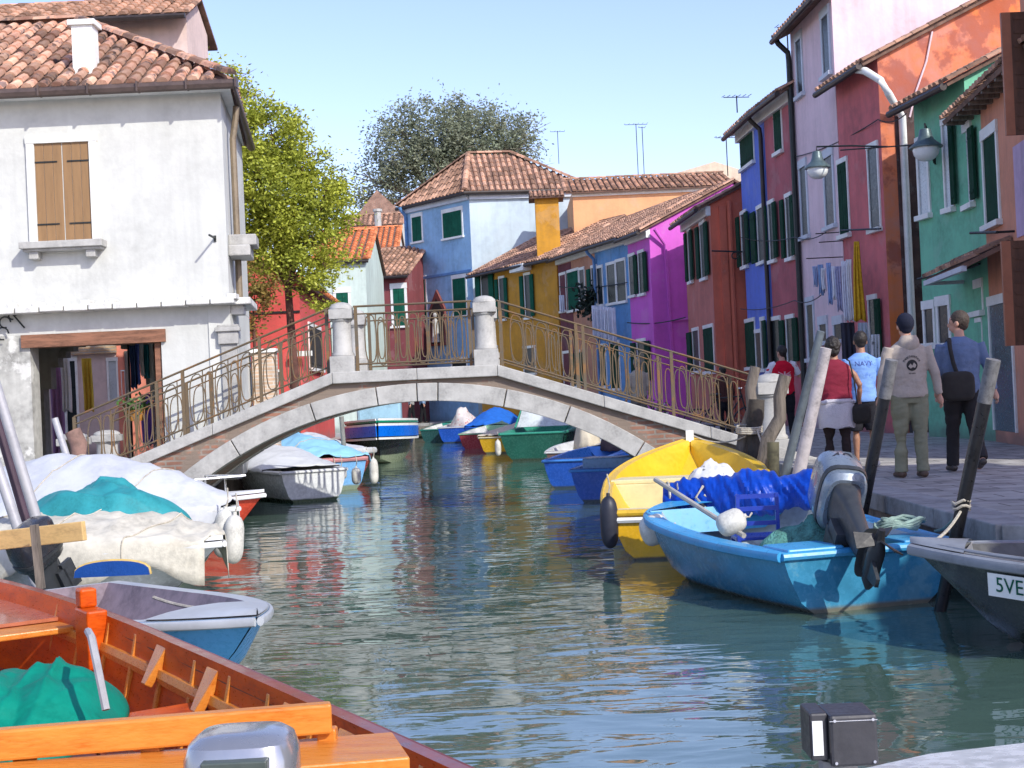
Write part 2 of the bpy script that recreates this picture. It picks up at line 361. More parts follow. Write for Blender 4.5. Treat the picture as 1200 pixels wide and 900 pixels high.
class Fac:
    """a wall plane from A (left in the picture) to B (right)"""
    def __init__(s, root, A, B):
        s.root = root; s.A = V((A[0], A[1], 0)); s.B = V((B[0], B[1], 0)); s.t = (s.B-s.A).normalized(); s.L = (s.B-s.A).length
        s.n = V((s.t.y, -s.t.x, 0))
    def pt(s, a, z, d=0): p = s.A+s.t*a+s.n*d; return V((p.x, p.y, z))
    def hit(s, px, py):
        d = ray(px, py); k = (s.A-EYE).dot(s.n)/d.dot(s.n); p = EYE+d*k; return (p-s.A).dot(s.t), p.z
    def box(s, mb, a0, a1, z0, z1, d0, d1):
        vs = [s.pt(a, z, d) for z in (z0, z1) for d in (d0, d1) for a in (a0, a1)]
        mb.add(vs, [(0, 2, 3, 1), (4, 5, 7, 6), (0, 1, 5, 4), (2, 6, 7, 3), (0, 4, 6, 2), (1, 3, 7, 5)])
    def rect(s, x0, y0, x1, y1):
        ym = (y0+y1)/2; xm = (x0+x1)/2
        return s.hit(x0, ym)[0], s.hit(x1, ym)[0], s.hit(xm, y1)[1], s.hit(xm, y0)[1]
    def win(s, r, shut='none', fr=None, sm=None, px=True, lintel=True, kind='window', sill=True, fw_=.07, glass=None, group=None):
        a0, a1, z0, z1 = s.rect(*r) if px else r
        fr = fr or M_trim; sm = sm or M_dgreen; w = a1-a0
        o0, o1 = a0, a1
        if shut == 'open': o0, o1 = a0+w*.28, a1-w*.28
        if shut == 'left': o0 = a0+w*.42
        if shut == 'right': o1 = a1-w*.42
        mb = MB(); f = min(fw_, (o1-o0)*.25)
        s.box(mb, o0-f*.4, o0+f*.35, z0, z1, -.02, .03); s.box(mb, o1-f*.35, o1+f*.4, z0, z1, -.02, .03)
        if lintel: s.box(mb, o0-f*.5, o1+f*.5, z1, z1+f*1.5, -.02, .04)
        w_ = obj(kind, mb, fr, s.root)
        mb = MB(); s.box(mb, o0+f*.4, o1-f*.4, z0, z1, -.02, .008); obj('pane' if kind == 'window' else 'panel', mb, glass or M_glass, w_)
        if sill:
            mb = MB(); s.box(mb, o0-f*.8, o1+f*.8, z0-.09, z0, -.02, .10); obj('sill', mb, fr, w_)
        def sh(b0, b1, d0=.05, d1=.09):
            mb = MB(); s.box(mb, b0, b1, z0+.02, z1-.01, d0, d1)
            m_ = (b0+b1)/2; s.box(mb, b0+.03, b1-.03, z0+.12, z0+.17, d1, d1+.015); s.box(mb, b0+.03, b1-.03, z1-.2, z1-.15, d1, d1+.015)
            k = max(2, int((b1-b0)/.12))
            for i in range(k): 
                u0 = b0+(b1-b0)*i/k; s.box(mb, u0+.004, u0+(b1-b0)/k-.008, z0+.025, z1-.015, d1-.002, d1+.004)
            obj('shutter', mb, sm, w_)
        if shut == 'open': sh(a0, o0-f*.7); sh(o1+f*.7, a1)
        if shut == 'left': sh(a0, o0-f*.7)
        if shut == 'right': sh(o1+f*.7, a1)
        if shut == 'closed': sh(o0+f*.4, (o0+o1)/2-.006, .012, .04); sh((o0+o1)/2+.006, o1-f*.4, .012, .04)
        if shut == 'half': sh(o0+f*.4, (o0+o1)/2-.006, .012, .04)
        return w_
def px_z(px, py, D): return W(px, py, D).z
def gable_house(label, A, B, z1, mt, dep=6.0, pitch=.48, tile=None, over=.38, group='painted houses along the right bank', sides=None, gut=True, z0=QZ-.05, name='house', cornice=True, cat='house', tp=.2):
    """facade A(left/far) to B(right/near); body goes back dep behind the facade; ridge parallel to the facade"""
    A, B = V((A[0], A[1], 0)), V((B[0], B[1], 0)); mid = (A+B)/2
    root = thing(name, label, cat, (mid.x, mid.y, QZ), 0, group); f = Fac(root, A, B)
    zr = z1+dep/2*pitch; L = f.L
    def P(a, d, z): return f.pt(a, z, -d)
    mb = MB()
    vs = [P(0, 0, z0), P(L, 0, z0), P(L, dep, z0), P(0, dep, z0), P(0, 0, z1), P(L, 0, z1), P(L, dep, z1), P(0, dep, z1), P(0, dep/2, zr), P(L, dep/2, zr)]
    mb.add(vs, [(0, 1, 5, 4), (2, 3, 7, 6), (4, 5, 9, 8), (6, 7, 8, 9)])
    mb.cm = 0; mb.add(vs, [(0, 4, 8, 7, 3)])
    mb.cm = 1 if sides else 0; mb.add(vs, [(1, 2, 6, 9, 5)])
    obj('wall', mb, [mt, sides or mt], root)
    mb = MB(); o = over; oz = o*pitch; so = .12
    tiles(mb, P(-so, -o, z1-oz+.06), P(L+so, -o, z1-oz+.06), P(-so, dep/2, zr+.06), P(L+so, dep/2, zr+.06), tp, .34)
    mb.cm = 1; mb.slab([P(-so, dep+o, z1-oz+.06), P(L+so, dep+o, z1-oz+.06), P(L+so, dep/2, zr+.06), P(-so, dep/2, zr+.06)], .07)
    mb.cm = 0; ridge(mb, P(-so, dep/2, zr+.08), P(L+so, dep/2, zr+.08))
    for e in (-so, L+so): ridge(mb, P(e, -o, z1-oz+.08), P(e, dep/2, zr+.09), .085)
    obj('roof', mb, [tile or M_tile, M_tileu], root)
    if cornice:
        mb = MB(); f.box(mb, -.02, L+.02, z1-.34, z1-.06, -.02, .12); f.box(mb, -.02, L+.02, z1-.12, z1-.0, .12, .24); obj('cornice', mb, M_trim, root)
    if gut:
        mb = MB(); mb.tube([P(-so, -o-.05, z1-oz-.01), P(L+so, -o-.05, z1-oz-.01)], .065, 8); obj('gutter', mb, M_gutter, root, smooth=True)
    return root, f
def spout(f, a, z0, z1, mt=None, r=.05, over=.4, d=.08):
    mb = MB(); mb.tube([f.pt(a, z1-.12, over), f.pt(a, z1-.28, over*.8), f.pt(a, z1-.5, d+.02), f.pt(a, z1-.7, d), f.pt(a, z0, d)], r, 8)
    return obj('downspout', mb, mt or M_gutter, f.root, smooth=True)
def chimney(root, c, w, d, z0, z1, mt, cap=True, tm=None):
    mb = MB(); mb.box(c[0]-w/2, c[0]+w/2, c[1]-d/2, c[1]+d/2, z0, z1); ch = obj('chimney', mb, mt, root)
    if cap:
        mb = MB(); mb.cm = 0
        tiles(mb, (c[0]-w*.75, c[1]-d*.8, z1-.03), (c[0]+w*.75, c[1]-d*.8, z1-.03), (c[0]-w*.75, c[1], z1+.28), (c[0]+w*.75, c[1], z1+.28), .17, .25)
        tiles(mb, (c[0]+w*.75, c[1]+d*.8, z1-.03), (c[0]-w*.75, c[1]+d*.8, z1-.03), (c[0]+w*.75, c[1], z1+.28), (c[0]-w*.75, c[1], z1+.28), .17, .25)
        obj('chimney_cap', mb, [tm or M_tile, M_tileu], ch)
    return ch
def antenna(p, h, label, bars=3, w=.5):
    t = thing('antenna', label, 'antenna', p)
    mb = MB(); mb.tube([p, p+V((0, 0, h))], .018, 6); obj('mast', mb, M_iron, t)
    mb = MB(); b = p+V((0, 0, h-.03)); mb.tube([b-V((w, 0, 0)), b+V((w, .1, 0))], .012, 5)
    for i in range(bars*2):
        q = b+V((-w+2*w*i/(bars*2-1), 0, 0)); mb.tube([q-V((0, .25, .0)), q+V((0, .25, .06))], .009, 4)
    obj('boom', mb, M_iron, t); return t
def pxy(px, py, D): w = W(px, py, D); return (w.x, w.y)
# ================================================================ RIGHT BANK HOUSES
GR = 'painted houses along the right bank'
# ---- blue and brick-rose three storey pair
A, B, Cc = pxy(866, 160, 38.5), pxy(896, 160, 35.5), pxy(931, 150, 33)
ze = px_z(866, 158, 38.5)+.1
Mb = plaster('cobalt_plaster', (.12, .20, .68), var=.15, streak=.2)
root, f = gable_house('tall cobalt blue three-storey house with open green shutters, right of the coral house', A, B, ze, Mb, dep=6)
for r, s in (((868, 147, 884, 194), 'closed'), ((866, 250, 880, 312), 'open'), ((883, 245, 897, 308), 'left'), ((875, 377, 886, 430), 'closed'), ((886, 390, 893, 432), 'none'), ((893, 375, 901, 432), 'right')):
    f.win(r, s, fr=M_trim)
spout(f, f.L-.12, QZ, ze, M_gutter, .06)
Mr = plaster('brick_rose_plaster', (.46, .12, .14), var=.22, streak=.3)
root, f = gable_house('brick-rose three-storey house between the cobalt blue house and the tall pale pink one', B, Cc, ze, Mr, dep=6)
for r, s in (((908, 128, 917, 178), 'closed'), ((898, 238, 913, 305), 'open'), ((918, 230, 934, 302), 'open'), ((905, 375, 916, 425), 'none'), ((917, 373, 938, 425), 'open')):
    f.win(r, s)
# ---- tall pale pink
Mp = plaster('pale_pink_plaster', (.76, .58, .62), var=.12, streak=.25)
A, B = pxy(931, 150, 33), pxy(977, 60, 29.5); ze = px_z(931, 38, 33)
root, f = gable_house('tall pale pink house rising above its neighbours, dark gutter and black downspout', A, B, ze, Mp, dep=7, cornice=False)
Mlt = paint('pale_blue_trim', (.55, .60, .66), rough=.6)
for r in ((934, 46, 941, 112), (964, 18, 973, 88), (939, 195, 947, 277), (967, 183, 978, 265), (947, 357, 955, 420), (961, 380, 970, 400), (978, 380, 988, 398)):
    f.win(r, 'none', fr=Mlt, fw_=.13, glass=M_glass)
spout(f, .08, QZ, ze, M_iron, .07)
# ---- rose house with orange flank
A, B = pxy(980, 110, 29.3), pxy(1029, 90, 27); ze = px_z(980, 102, 29.3)+.05
Mro = plaster('raspberry_plaster', (.62, .16, .17), var=.25, vs=.8, streak=.35)
Mor = plaster('orange_flank_plaster', (.66, .17, .045), var=.25, vs=.6, col2=(.55, .22, .17), streak=.2, pat=.6, patcol=(.22, .05, .045))
root, f = gable_house('raspberry red two-storey house with orange flank wall and white downspout', A, B, ze, Mro, dep=5.6, sides=Mor, cornice=False)
for r, s in (((984, 190, 995, 275), 'closed'), ((1019, 172, 1031, 268), 'none'), ((1020, 350, 1036, 432), 'right')): f.win(r, s)
S = Fac(root, f.pt(f.L, 0), f.pt(f.L, 0, -5.6))
mb = MB(); mb.tube([f.pt(f.L-.2, ze-.18, .36), f.pt(f.L+.1, ze-.28, .3), f.pt(f.L+.42, ze-.55, .12), f.pt(f.L+.42, ze-.8, -.02)]+[S.pt(.42, ze-1.2, .09), S.pt(.42, QZ, .09)], .075, 10)
obj('downspout', mb, M_trim, root, smooth=True)
mb = MB(); a, b = S.hit(1056, 300), S.hit(1090, 300); S.box(mb, a[0], b[0], QZ, px_z(1065, 122, 27), .0, .02)
obj('shaded_plaster_patch', mb, plaster('shaded_grimy_plaster', (.10, .055, .05), var=.4, vs=3), root)  # neglected brown plaster, with the green house's shade put into its dark colour
mb = MB(); mb.tube([S.pt(1.15, ze+.5, .03), S.pt(1.0, ze-.1, .03), S.pt(.75, ze-.7, .03), S.pt(.6, ze-1.2, .03)], .02, 6); obj('cable', mb, Mp, root)
# ---- green house
Mg = plaster('sea_green_plaster', (.18, .52, .34), var=.22, vs=1.5, streak=.2)
A, B = pxy(1074, 200, 25), pxy(1130, 100, 23); ze = px_z(1073, 120, 25)
root, f = gable_house('sea green two-storey house with white window surrounds and wooden eaves', A, B, ze, Mg, dep=5.0, cornice=False)
Cn = pxy(1152, 200, 22.1); f2 = Fac(root, B, Cn); za = px_z(1140, 128, 22.6)
mb = MB(); q = [f2.pt(0, 0), f2.pt(f2.L, 0), f2.pt(f2.L, 0, -4), f2.pt(0, 0, -4)]; mb.prism([(p.x, p.y) for p in q], QZ-.05, za); obj('wall', mb, Mg, root)
for r in ((1077, 168, 1089, 252),): f.win(r, 'none', fw_=.10, glass=paint('pale_blind', (.45, .5, .52)))
for r in ((1107, 143, 1123, 243),): f.win(r, 'right', fw_=.10, glass=paint('pale_blind', (.45, .5, .52)))
f2.win((1131, 150, 1147, 238), 'right', fw_=.10, glass=paint('pale_blind', (.45, .5, .52)))
for r in ((1084, 362, 1096, 402),): f.win(r, 'none', fw_=.14)
for r in ((1100, 358, 1114, 402), ): f.win(r, 'none', fw_=.14)
f2.win((1119, 357, 1132, 425), 'none', fw_=.14, kind='door')
f.win((1066, 145, 1073, 240), 'none', fw_=.1) if False else None
mb = MB()
for a, b in ((1077, 325), (1160, 307)): pass
p0, p1 = f.hit(1077, 327), f2.hit(1150, 309); mb.tube([f.pt(p0[0], p0[1], .03), f.pt(f.L, (p0[1]+p1[1])/2, .03), f2.pt(p1[0], p1[1], .03)], .02, 6); obj('cable', mb, M_iron, root)
# ---- orange house at the right edge
Mo = plaster('salmon_orange_plaster', (.62, .27, .17), var=.2, streak=.25)
A, B = Cn, pxy(1262, 300, 17.4)
root = thing('house', 'salmon orange low house at the right edge with glazed door and small tiled canopy', 'house', (*A, QZ), 0, GR); f = Fac(root, A, B)
zo = za+.02
mb = MB(); q = [f.pt(0, 0), f.pt(f.L, 0), f.pt(f.L, 0, -5), f.pt(0, 0, -5)]; mb.prism([(p.x, p.y) for p in q], QZ-.05, zo+1.2 if False else zo); obj('wall', mb, Mo, root)
mb = MB(); tiles(mb, f.pt(-f2.L-.1, zo-.10, .4), f.pt(f.L, zo-.10, .4), f.pt(-f2.L-.1, zo+1.0, -2.2), f.pt(f.L, zo+1.0, -2.2), .2, .34); obj('roof', mb, [M_tile, M_tileu], root)
for i in range(12): mb = MB(); f.box(mb, -f2.L+i*.42, -f2.L+.09+i*.42, zo-.2, zo-.1, 0, .36); obj('rafter', mb, M_wood, root)
f.win((1154, 158, 1171, 262), 'none', fr=M_trim, glass=M_dgreen, fw_=.12)
f.win((1163, 355, 1189, 505), 'none', fr=M_trim, kind='door', sill=False, glass=mk('blue_glass', (.06, .12, .15), rough=.2, var=.2), fw_=.1)
f.win((1138, 338, 1153, 365), 'none', fr=M_trim, fw_=.1)
f.win((1138, 378, 1153, 425), 'none', fr=M_trim, sill=False, glass=mk('grey_door', (.35, .38, .40), rough=.5), fw_=.05)
aw0, aw1 = f.hit(1135, 318), f.hit(1189, 306)
cz = (aw0[1]+aw1[1])/2
cn = root
mb = MB(); tiles(mb, f.pt(aw0[0]+.1, cz-.05, .75), f.pt(aw1[0], cz-.05, .75), f.pt(aw0[0]+.1, cz+.28, .02), f.pt(aw1[0], cz+.28, .02), .2, .3); c_ = obj('canopy', mb, [M_tile, M_tileu], root)
mb = MB(); f.box(mb, aw0[0]+.08, aw1[0], cz-.16, cz-.08, .70, .78); f.box(mb, aw0[0]+.08, aw0[0]+.14, cz-.16, cz-.1, .0, .72); obj('canopy_edge', mb, Mlt, c_)
mb = MB(); a = f.hit(1156, 272); b = f.hit(1189, 271); mb.tube([f.pt(a[0], a[1], .25), f.pt(b[0], b[1], .25)], .025, 6)
for p in (a, b): mb.tube([f.pt(p[0], p[1], .25), f.pt(p[0], p[1], 0)], .02, 6)
obj('clothes_rail', mb, M_iron, root)
# ---- mauve house beyond the frame edge with brown shutters
Mm = plaster('mauve_plaster', (.50, .36, .52), var=.15)
A = pxy(1262, 300, 17.4)
A2 = f.pt(f.hit(1190, 240)[0], 0, .02); up2 = f.hit(1190, 170)[1]
mb = MB(); f.box(mb, f.hit(1191, 230)[0], f.L, f.hit(1195, 278)[1], f.hit(1195, 168)[1], .0, .02); obj('painted_panel', mb, Mm, root)
Mbr = mk('brown_shutter', (.11, .05, .028), rough=.6, var=.35, st=(5, 5, .7)); Mbr2 = mk('light_brown_shutter', (.33, .13, .07), rough=.6, var=.2)
for (y0, y1) in ((14, 158), (282, 405)):
    D = 18.0; a, b = W(1187, (y0+y1)/2, D), W(1212, (y0+y1)/2, D); zt, zb = W(1190, y0, D).z, W(1190, y1, D).z
    mb = MB(); hx = a.x
    mb.box(hx, b.x+.15, D, D+.045, zb, zt)
    for i in range(9): z = zb+.08+(zt-zb-.16)*i/8; mb.box(hx+.03, b.x+.12, D-.012, D, z-.02, z+.02)
    o = tagged('shutter', mb, Mbr, 'dark brown open wooden shutter at the right edge, %s' % ('high up near the roofs' if y0 < 100 else 'beside the glazed door'), 'shutter', 'brown shutters at the right edge')
    mb = MB(); mb.box(hx-.12, hx, D+.0, D+.05, zb, zt); obj('edge_board', mb, Mbr2, o)
    # the wall it hinges on
root = thing('house', 'house just past the right edge that carries the brown shutters', 'house', (7.4, 16.6, QZ), 0, GR)
mb = MB(); mb.box(W(1212, 300, 18).x+.05, 13, 16.6, 18.2, QZ-.05, 7.6); obj('wall', mb, Mo, root)
mb = MB(); x0 = W(1212, 300, 18).x; tiles(mb, (x0-.3, 16.2, 7.5), (x0-.3, 18.6, 7.5), (x0+2.6, 16.2, 8.8), (x0+2.6, 18.6, 8.8)); obj('roof', mb, [M_tile, M_tileu], root)
# ---- house out of frame on the right that shades the near quay
root, f = gable_house('cream house on the near right quay, outside the picture', (7.6, 11.6), (7.65, 2.5), 5.3, plaster('cream_plaster', (.6, .5, .35)), dep=2.0, pitch=.3)

# ---- coral house
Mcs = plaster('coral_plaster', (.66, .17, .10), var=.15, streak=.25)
Mcw = plaster('shaded_coral_plaster', (.52, .18, .14), var=.2, streak=.3)  # darker copy of the coral, shade put into the facade's colour
A, B = pxy(803, 300, 43.5), pxy(834, 300, 39.5); ze = 6.95
root, f = gable_house('coral red house with sunlit end wall between the magenta and cobalt blue houses', A, B, ze, Mcw, dep=6, sides=Mcs)
for r, s in (((805, 270, 814, 330), 'open'), ((818, 262, 832, 326), 'open'), ((808, 388, 820, 435), 'left'), ((826, 384, 837, 435), 'closed')): f.win(r, s, sm=M_dark if s == 'x' else None)
S = Fac(root, f.pt(f.L, 0), f.pt(f.L, 0, -6))
mb = MB(); mb.tube([S.pt(.55, ze+.05, .1), S.pt(.55, QZ, .1)], .07, 8); obj('downspout', mb, Mcs, root, smooth=True)
mb = MB(); S.box(mb, .25, .45, QZ, ze-.1, 0, .12); obj('flue', mb, Mcs, root)
# iron bracket lamp on it
# ---- magenta
Mma = plaster('magenta_plaster', (.60, .12, .55), var=.12, streak=.15)
A, B = pxy(736, 300, 47.2), pxy(762, 300, 45); ze = 7.0
root, f = gable_house('vivid magenta house with sunlit end wall and magenta downspout', A, B, ze, Mma, dep=6)
for r, s in (((738, 300, 745, 346), 'none'), ((745, 296, 760, 344), 'open'), ((742, 400, 764, 447), 'open')): f.win(r, s, sm=M_dgreen)
S = Fac(root, f.pt(f.L, 0), f.pt(f.L, 0, -6))
mb = MB(); mb.tube([S.pt(.1, ze-.1, .25), S.pt(.5, ze-.6, .1), S.pt(.62, QZ, .08)], .06, 8); obj('downspout', mb, Mma, root, smooth=True)
mb = MB(); mb.tube([S.pt(.65, px_z(790, 375, 45), .06), S.pt(3, px_z(790, 372, 45), .06)], .04, 6); obj('pipe', mb, Mma, root)
# ---- mid blue
Mmb = plaster('sky_blue_plaster', (.13, .33, .62), var=.2, streak=.35)
A, B = pxy(697, 300, 50), pxy(736, 300, 47.2)
root, f = gable_house('sky blue house with tall dark windows left of the magenta house', A, B, 7.06, Mmb, dep=6)
for r, s in (((700, 314, 707, 357), 'none'), ((712, 310, 722, 355), 'none'), ((723, 306, 734, 353), 'none'), ((702, 406, 711, 452), 'closed'), ((716, 402, 727, 455), 'closed')): f.win(r, s)
spout(f, .1, QZ, 7.0, mk('blue_pipe', (.1, .25, .5), rough=.5), .06)
# ---- peach
Mpe = plaster('tan_peach_plaster', (.50, .24, .15), var=.2, streak=.3)
A, B = pxy(654, 308, 54), pxy(697, 300, 50)
root, f = gable_house('tan and plum coloured house with white window frames beside the ochre house', A, B, 7.06, Mpe, dep=6)
mb = MB(); a = f.hit(671, 350)[0]; f.box(mb, 0, a, QZ, 6.7, .0, .015); obj('plum_wall_strip', mb, plaster('plum_plaster', (.15, .035, .05)), root)
for r, s in (((657, 322, 664, 364), 'none'), ((666, 318, 679, 363), 'closed'), ((680, 316, 686, 360), 'none'), ((690, 314, 700, 357), 'left'), ((661, 414, 669, 452), 'none'), ((672, 413, 684, 452), 'open')): f.win(r, s, sm=M_green)
# ---- ochre yellow
Mye = plaster('ochre_plaster', (.56, .27, .025), var=.2, streak=.25)
A, B = pxy(558, 320, 60), pxy(652, 308, 54)
root, f = gable_house('ochre yellow house with green shutters and a big ochre chimney', A, B, 7.1, Mye, dep=6.5, cornice=False)
for r, s in (((559, 320, 580, 370), 'open'), ((582, 326, 596, 374), 'open'), ((611, 322, 627, 372), 'open'), ((570, 408, 584, 440), 'closed'), ((614, 408, 628, 437), 'none')): f.win(r, s, sm=M_green)
c0 = W(641, 250, 55.6); chimney(root, (c0.x, c0.y), .95, .9, 7.2, px_z(641, 232, 55.6), Mye)
mb = MB(); f.box(mb, 3.2, 5.4, 6.75, 7.02, 0, .5) if False else mb.ell(W(617, 297, 55), (.5, .2, .35), 4, 3); 
mb2 = MB(); a = f.hit(606, 300)[0]; mb2.prism([(p.x, p.y) for p in (f.pt(a, 0, .1), f.pt(a+1.3, 0, .1), f.pt(a+1.3, 0, .5), f.pt(a, 0, .4))], 6.72, 7.0); obj('eaves_board', mb2, M_trim, root)
# ---- apricot wall behind the row
Map_ = plaster('apricot_plaster', (.72, .38, .19), var=.12, streak=.12)
x0, x1 = W(672, 250, 57).x, W(812, 250, 57).x; zt = px_z(700, 222, 57)
root = thing('house', 'apricot house standing behind the row, its wall lit by the sun', 'house', (x0, 57, QZ), 0, GR)
mb = MB(); mb.box(x0, x1+1.5, 57, 63, QZ-.05, zt); obj('wall', mb, Map_, root)
mb = MB(); tiles(mb, (x0-.3, 56.7, zt-.1), (x1+1.8, 56.7, zt-.1), (x0-.3, 60, zt+.9), (x1+1.8, 60, zt+.9), .24, .4); mb.cm = 0; ridge(mb, (x0-.3, 60, zt+.95), (x1+1.8, 60, zt+.95)); ridge(mb, (x0-.3, 56.7, zt-.05), (x0-.3, 60, zt+.95)); obj('roof', mb, [M_tile, M_tileu], root)
mb = MB(); mb.box(x0-.05, x1+1.5, 56.93, 57.0, zt-.28, zt-.1); obj('cornice', mb, M_trim, root)
# higher roof further behind it
root = thing('house', 'cream house whose tiled gable shows above the apricot house', 'house', (5.5, 66, QZ), 0, GR)
zt2 = px_z(760, 232, 66); xa, xb = W(742, 210, 66).x, W(800, 210, 66).x
mb = MB(); vs = [(xa, 66, 0), (xb+3, 66, 0), (xb+3, 66, zt2), ((xa+xb)/2+2, 66, zt2+.8), (xa, 66, zt2)]; vs = [V(v) for v in vs]
mb.slab(vs, -5, V((0, -1, 0))); obj('wall', mb, plaster('cream_wall', (.66, .55, .42)), root)
mb = MB(); xm = (xa+xb)/2+2; tiles(mb, (xa-.3, 65.6, zt2-.1), (xa-.3, 71, zt2-.1), (xm, 65.6, zt2+.9), (xm, 71, zt2+.9), .25, .4); tiles(mb, (xb+3.3, 71, zt2-.1), (xb+3.3, 65.6, zt2-.1), (xm, 71, zt2+.9), (xm, 65.6, zt2+.9), .25, .4); obj('roof', mb, [M_tile, M_tileu], root)

# ---- light blue hip roofed house
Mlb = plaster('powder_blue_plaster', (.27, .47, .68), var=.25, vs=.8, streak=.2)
Mlw = plaster('sunlit_blue_plaster', (.50, .60, .66), var=.15, vs=.6, streak=.2)  # lighter copy of the blue, sunlight put into the right wall's colour
D0 = 62; P1 = V((*pxy(554, 330, D0), 0)); P0 = V((*pxy(478, 330, 65.8), 0)); P2 = V((*pxy(686, 300, D0+.6), 0)); zl = px_z(548, 224, D0)
root = thing('house', 'powder blue three-storey house with tiled hip roof at the end of the canal', 'house', (P1.x, P1.y, QZ), 0, 'houses at the end of the canal')
P3 = P0+(P2-P1); f = Fac(root, P0, P1); g = Fac(root, P1, P2)
mb = MB(); vs = [V((p.x, p.y, z)) for z in (QZ-.05, zl) for p in (P0, P1, P2, P3)]
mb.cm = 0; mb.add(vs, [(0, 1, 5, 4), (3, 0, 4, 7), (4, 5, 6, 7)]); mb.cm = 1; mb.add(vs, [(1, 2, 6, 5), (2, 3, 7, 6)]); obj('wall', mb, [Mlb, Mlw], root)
cx = (P0+P1+P2+P3)/4; zr = zl+2.0
def ex(p, k=.45): d = (p-cx).normalized(); return p+d*k
E = [ex(p) for p in (P0, P1, P2, P3)]
Ra = lerp((P0+P1)/2, cx, .62); Rb = lerp((P2+P3)/2, cx, .62)
z_ = zl-.08
def Z(p, z): return V((p.x, p.y, z))
mb = MB(); tiles(mb, Z(E[0], z_), Z(E[1], z_), Z(Ra, zr), Z(Ra, zr), .27, .42); tiles(mb, Z(E[1], z_), Z(E[2], z_), Z(Ra, zr), Z(Rb, zr), .27, .42); tiles(mb, Z(E[2], z_), Z(E[3], z_), Z(Rb, zr), Z(Rb, zr), .27, .42); mb.cm = 1; mb.slab([Z(E[3], z_), Z(E[0], z_), Z(Ra, zr), Z(Rb, zr)], .07); mb.cm = 0
for a, b in ((E[0], Ra), (E[1], Ra), (E[2], Rb)): ridge(mb, Z(a, z_+.1), Z(b, zr+.08), .14)
ridge(mb, Z(Ra, zr+.08), Z(Rb, zr+.08), .14); obj('roof', mb, [M_tile, M_tileu], root)
mb = MB(); mb.tube([Z(E[0], z_-.05), Z(E[1], z_-.05), Z(E[2], z_-.05)], .09, 8); obj('gutter', mb, M_gutter, root)
mb = MB(); f.box(mb, 0, f.L, zl-.4, zl-.12, 0, .15); g.box(mb, 0, g.L, zl-.4, zl-.12, 0, .15); obj('cornice', mb, Mlt, root)
for r, s in (((483, 254, 495, 283), 'closed'), ((519, 248, 542, 278), 'closed'), ((486, 328, 500, 374), 'closed'), ((531, 326, 547, 370), 'closed'), ((486, 424, 500, 450), 'closed'), ((530, 423, 548, 450), 'none')): f.win(r, s, sm=M_green, fw_=.12)
mb = MB(); z = f.hit(520, 322)[1]; f.box(mb, 0, f.L, z-.06, z+.06, 0, .06); obj('string_course', mb, mk('blue_pipe', (.1, .25, .5)), root)
spout(f, .15, QZ, zl, mk('blue_pipe', (.1, .25, .5)), .08)
# pointed shrine on its wall
a0, a1, z0, z1 = f.rect(506, 362, 524, 405)
sh = thing('shrine', 'small pointed maroon wall shrine with a statue on the powder blue house', 'shrine', f.pt((a0+a1)/2, z0, .1))
mb = MB(); am = (a0+a1)/2
vs = [f.pt(a0, z0, .0), f.pt(a1, z0, .0), f.pt(a1, z1, .0), f.pt(am, z1+.9, .0), f.pt(a0, z1, .0)]; mb.slab(vs, -.12, f.n); obj('niche', mb, plaster('shrine_brick', (.2, .06, .05)), sh)
mb = MB(); vs = [f.pt(a0+.1, z0+.1, .13), f.pt(a1-.1, z0+.1, .13), f.pt(a1-.1, z1-.1, .13), f.pt(am, z1+.5, .13), f.pt(a0+.1, z1-.1, .13)]; mb.slab(vs, .004, f.n); obj('recess', mb, M_dark, sh)
mb = MB(); c = f.pt(am, z0+.15, .24); mb.tube([c, c+V((0, 0, .5)), c+V((0, 0, 1.0)), c+V((0, 0, 1.15))], [.22, .17, .14, .05], 8); mb.ell(c+V((0, 0, 1.27)), (.1, .1, .13), 8, 6); obj('statue', mb, M_stone, sh)

# ---- plum red house left of it
Mpl = plaster('plum_red_plaster', (.21, .05, .055), var=.15)
A, B = pxy(429, 350, 63), pxy(479, 350, 62.5); zt = px_z(450, 322, 63)
root, f = gable_house('low plum red house with white framed windows left of the powder blue house', A, B, zt, Mpl, dep=6, group='houses at the end of the canal', cornice=False, tp=.25)
for r in ((433, 341, 448, 383), (460, 338, 476, 382), (434, 424, 446, 448)): f.win(r, 'closed', sm=M_green, fw_=.17)
# ---- mint white house
Mmi = plaster('mint_white_plaster', (.55, .66, .60), var=.12)
A, B = pxy(372, 350, 50), pxy(430, 350, 50); zt = px_z(400, 306, 50)
root, f = gable_house('mint white house half hidden behind the leafy tree', A, B, zt, Mmi, dep=7, tile=M_tile2, group='houses at the end of the canal', cornice=False, tp=.25, pitch=.42, over=.1)
f.win((393, 343, 410, 378), 'closed', sm=M_green, fw_=.17)
# distant roofs behind
for (xa, xb, ye, dist, mt, lab, tl, rise) in ((404, 462, 305, 72, M_white, 'white house with a bright orange tiled roof behind the plum house', M_tile2, 2.2), (402, 470, 264, 84, M_white, 'white far house under a long low tiled roof left of the powder blue house', M_tile, .8)):
    A, B = pxy(xa, ye, dist), pxy(xb, ye, dist); zt = px_z((xa+xb)/2, ye, dist)
    gable_house(lab, A, B, zt, mt, dep=rise*2/.5, pitch=.5, tile=tl, group='houses at the end of the canal', cornice=False, gut=False, tp=.3, over=.15)
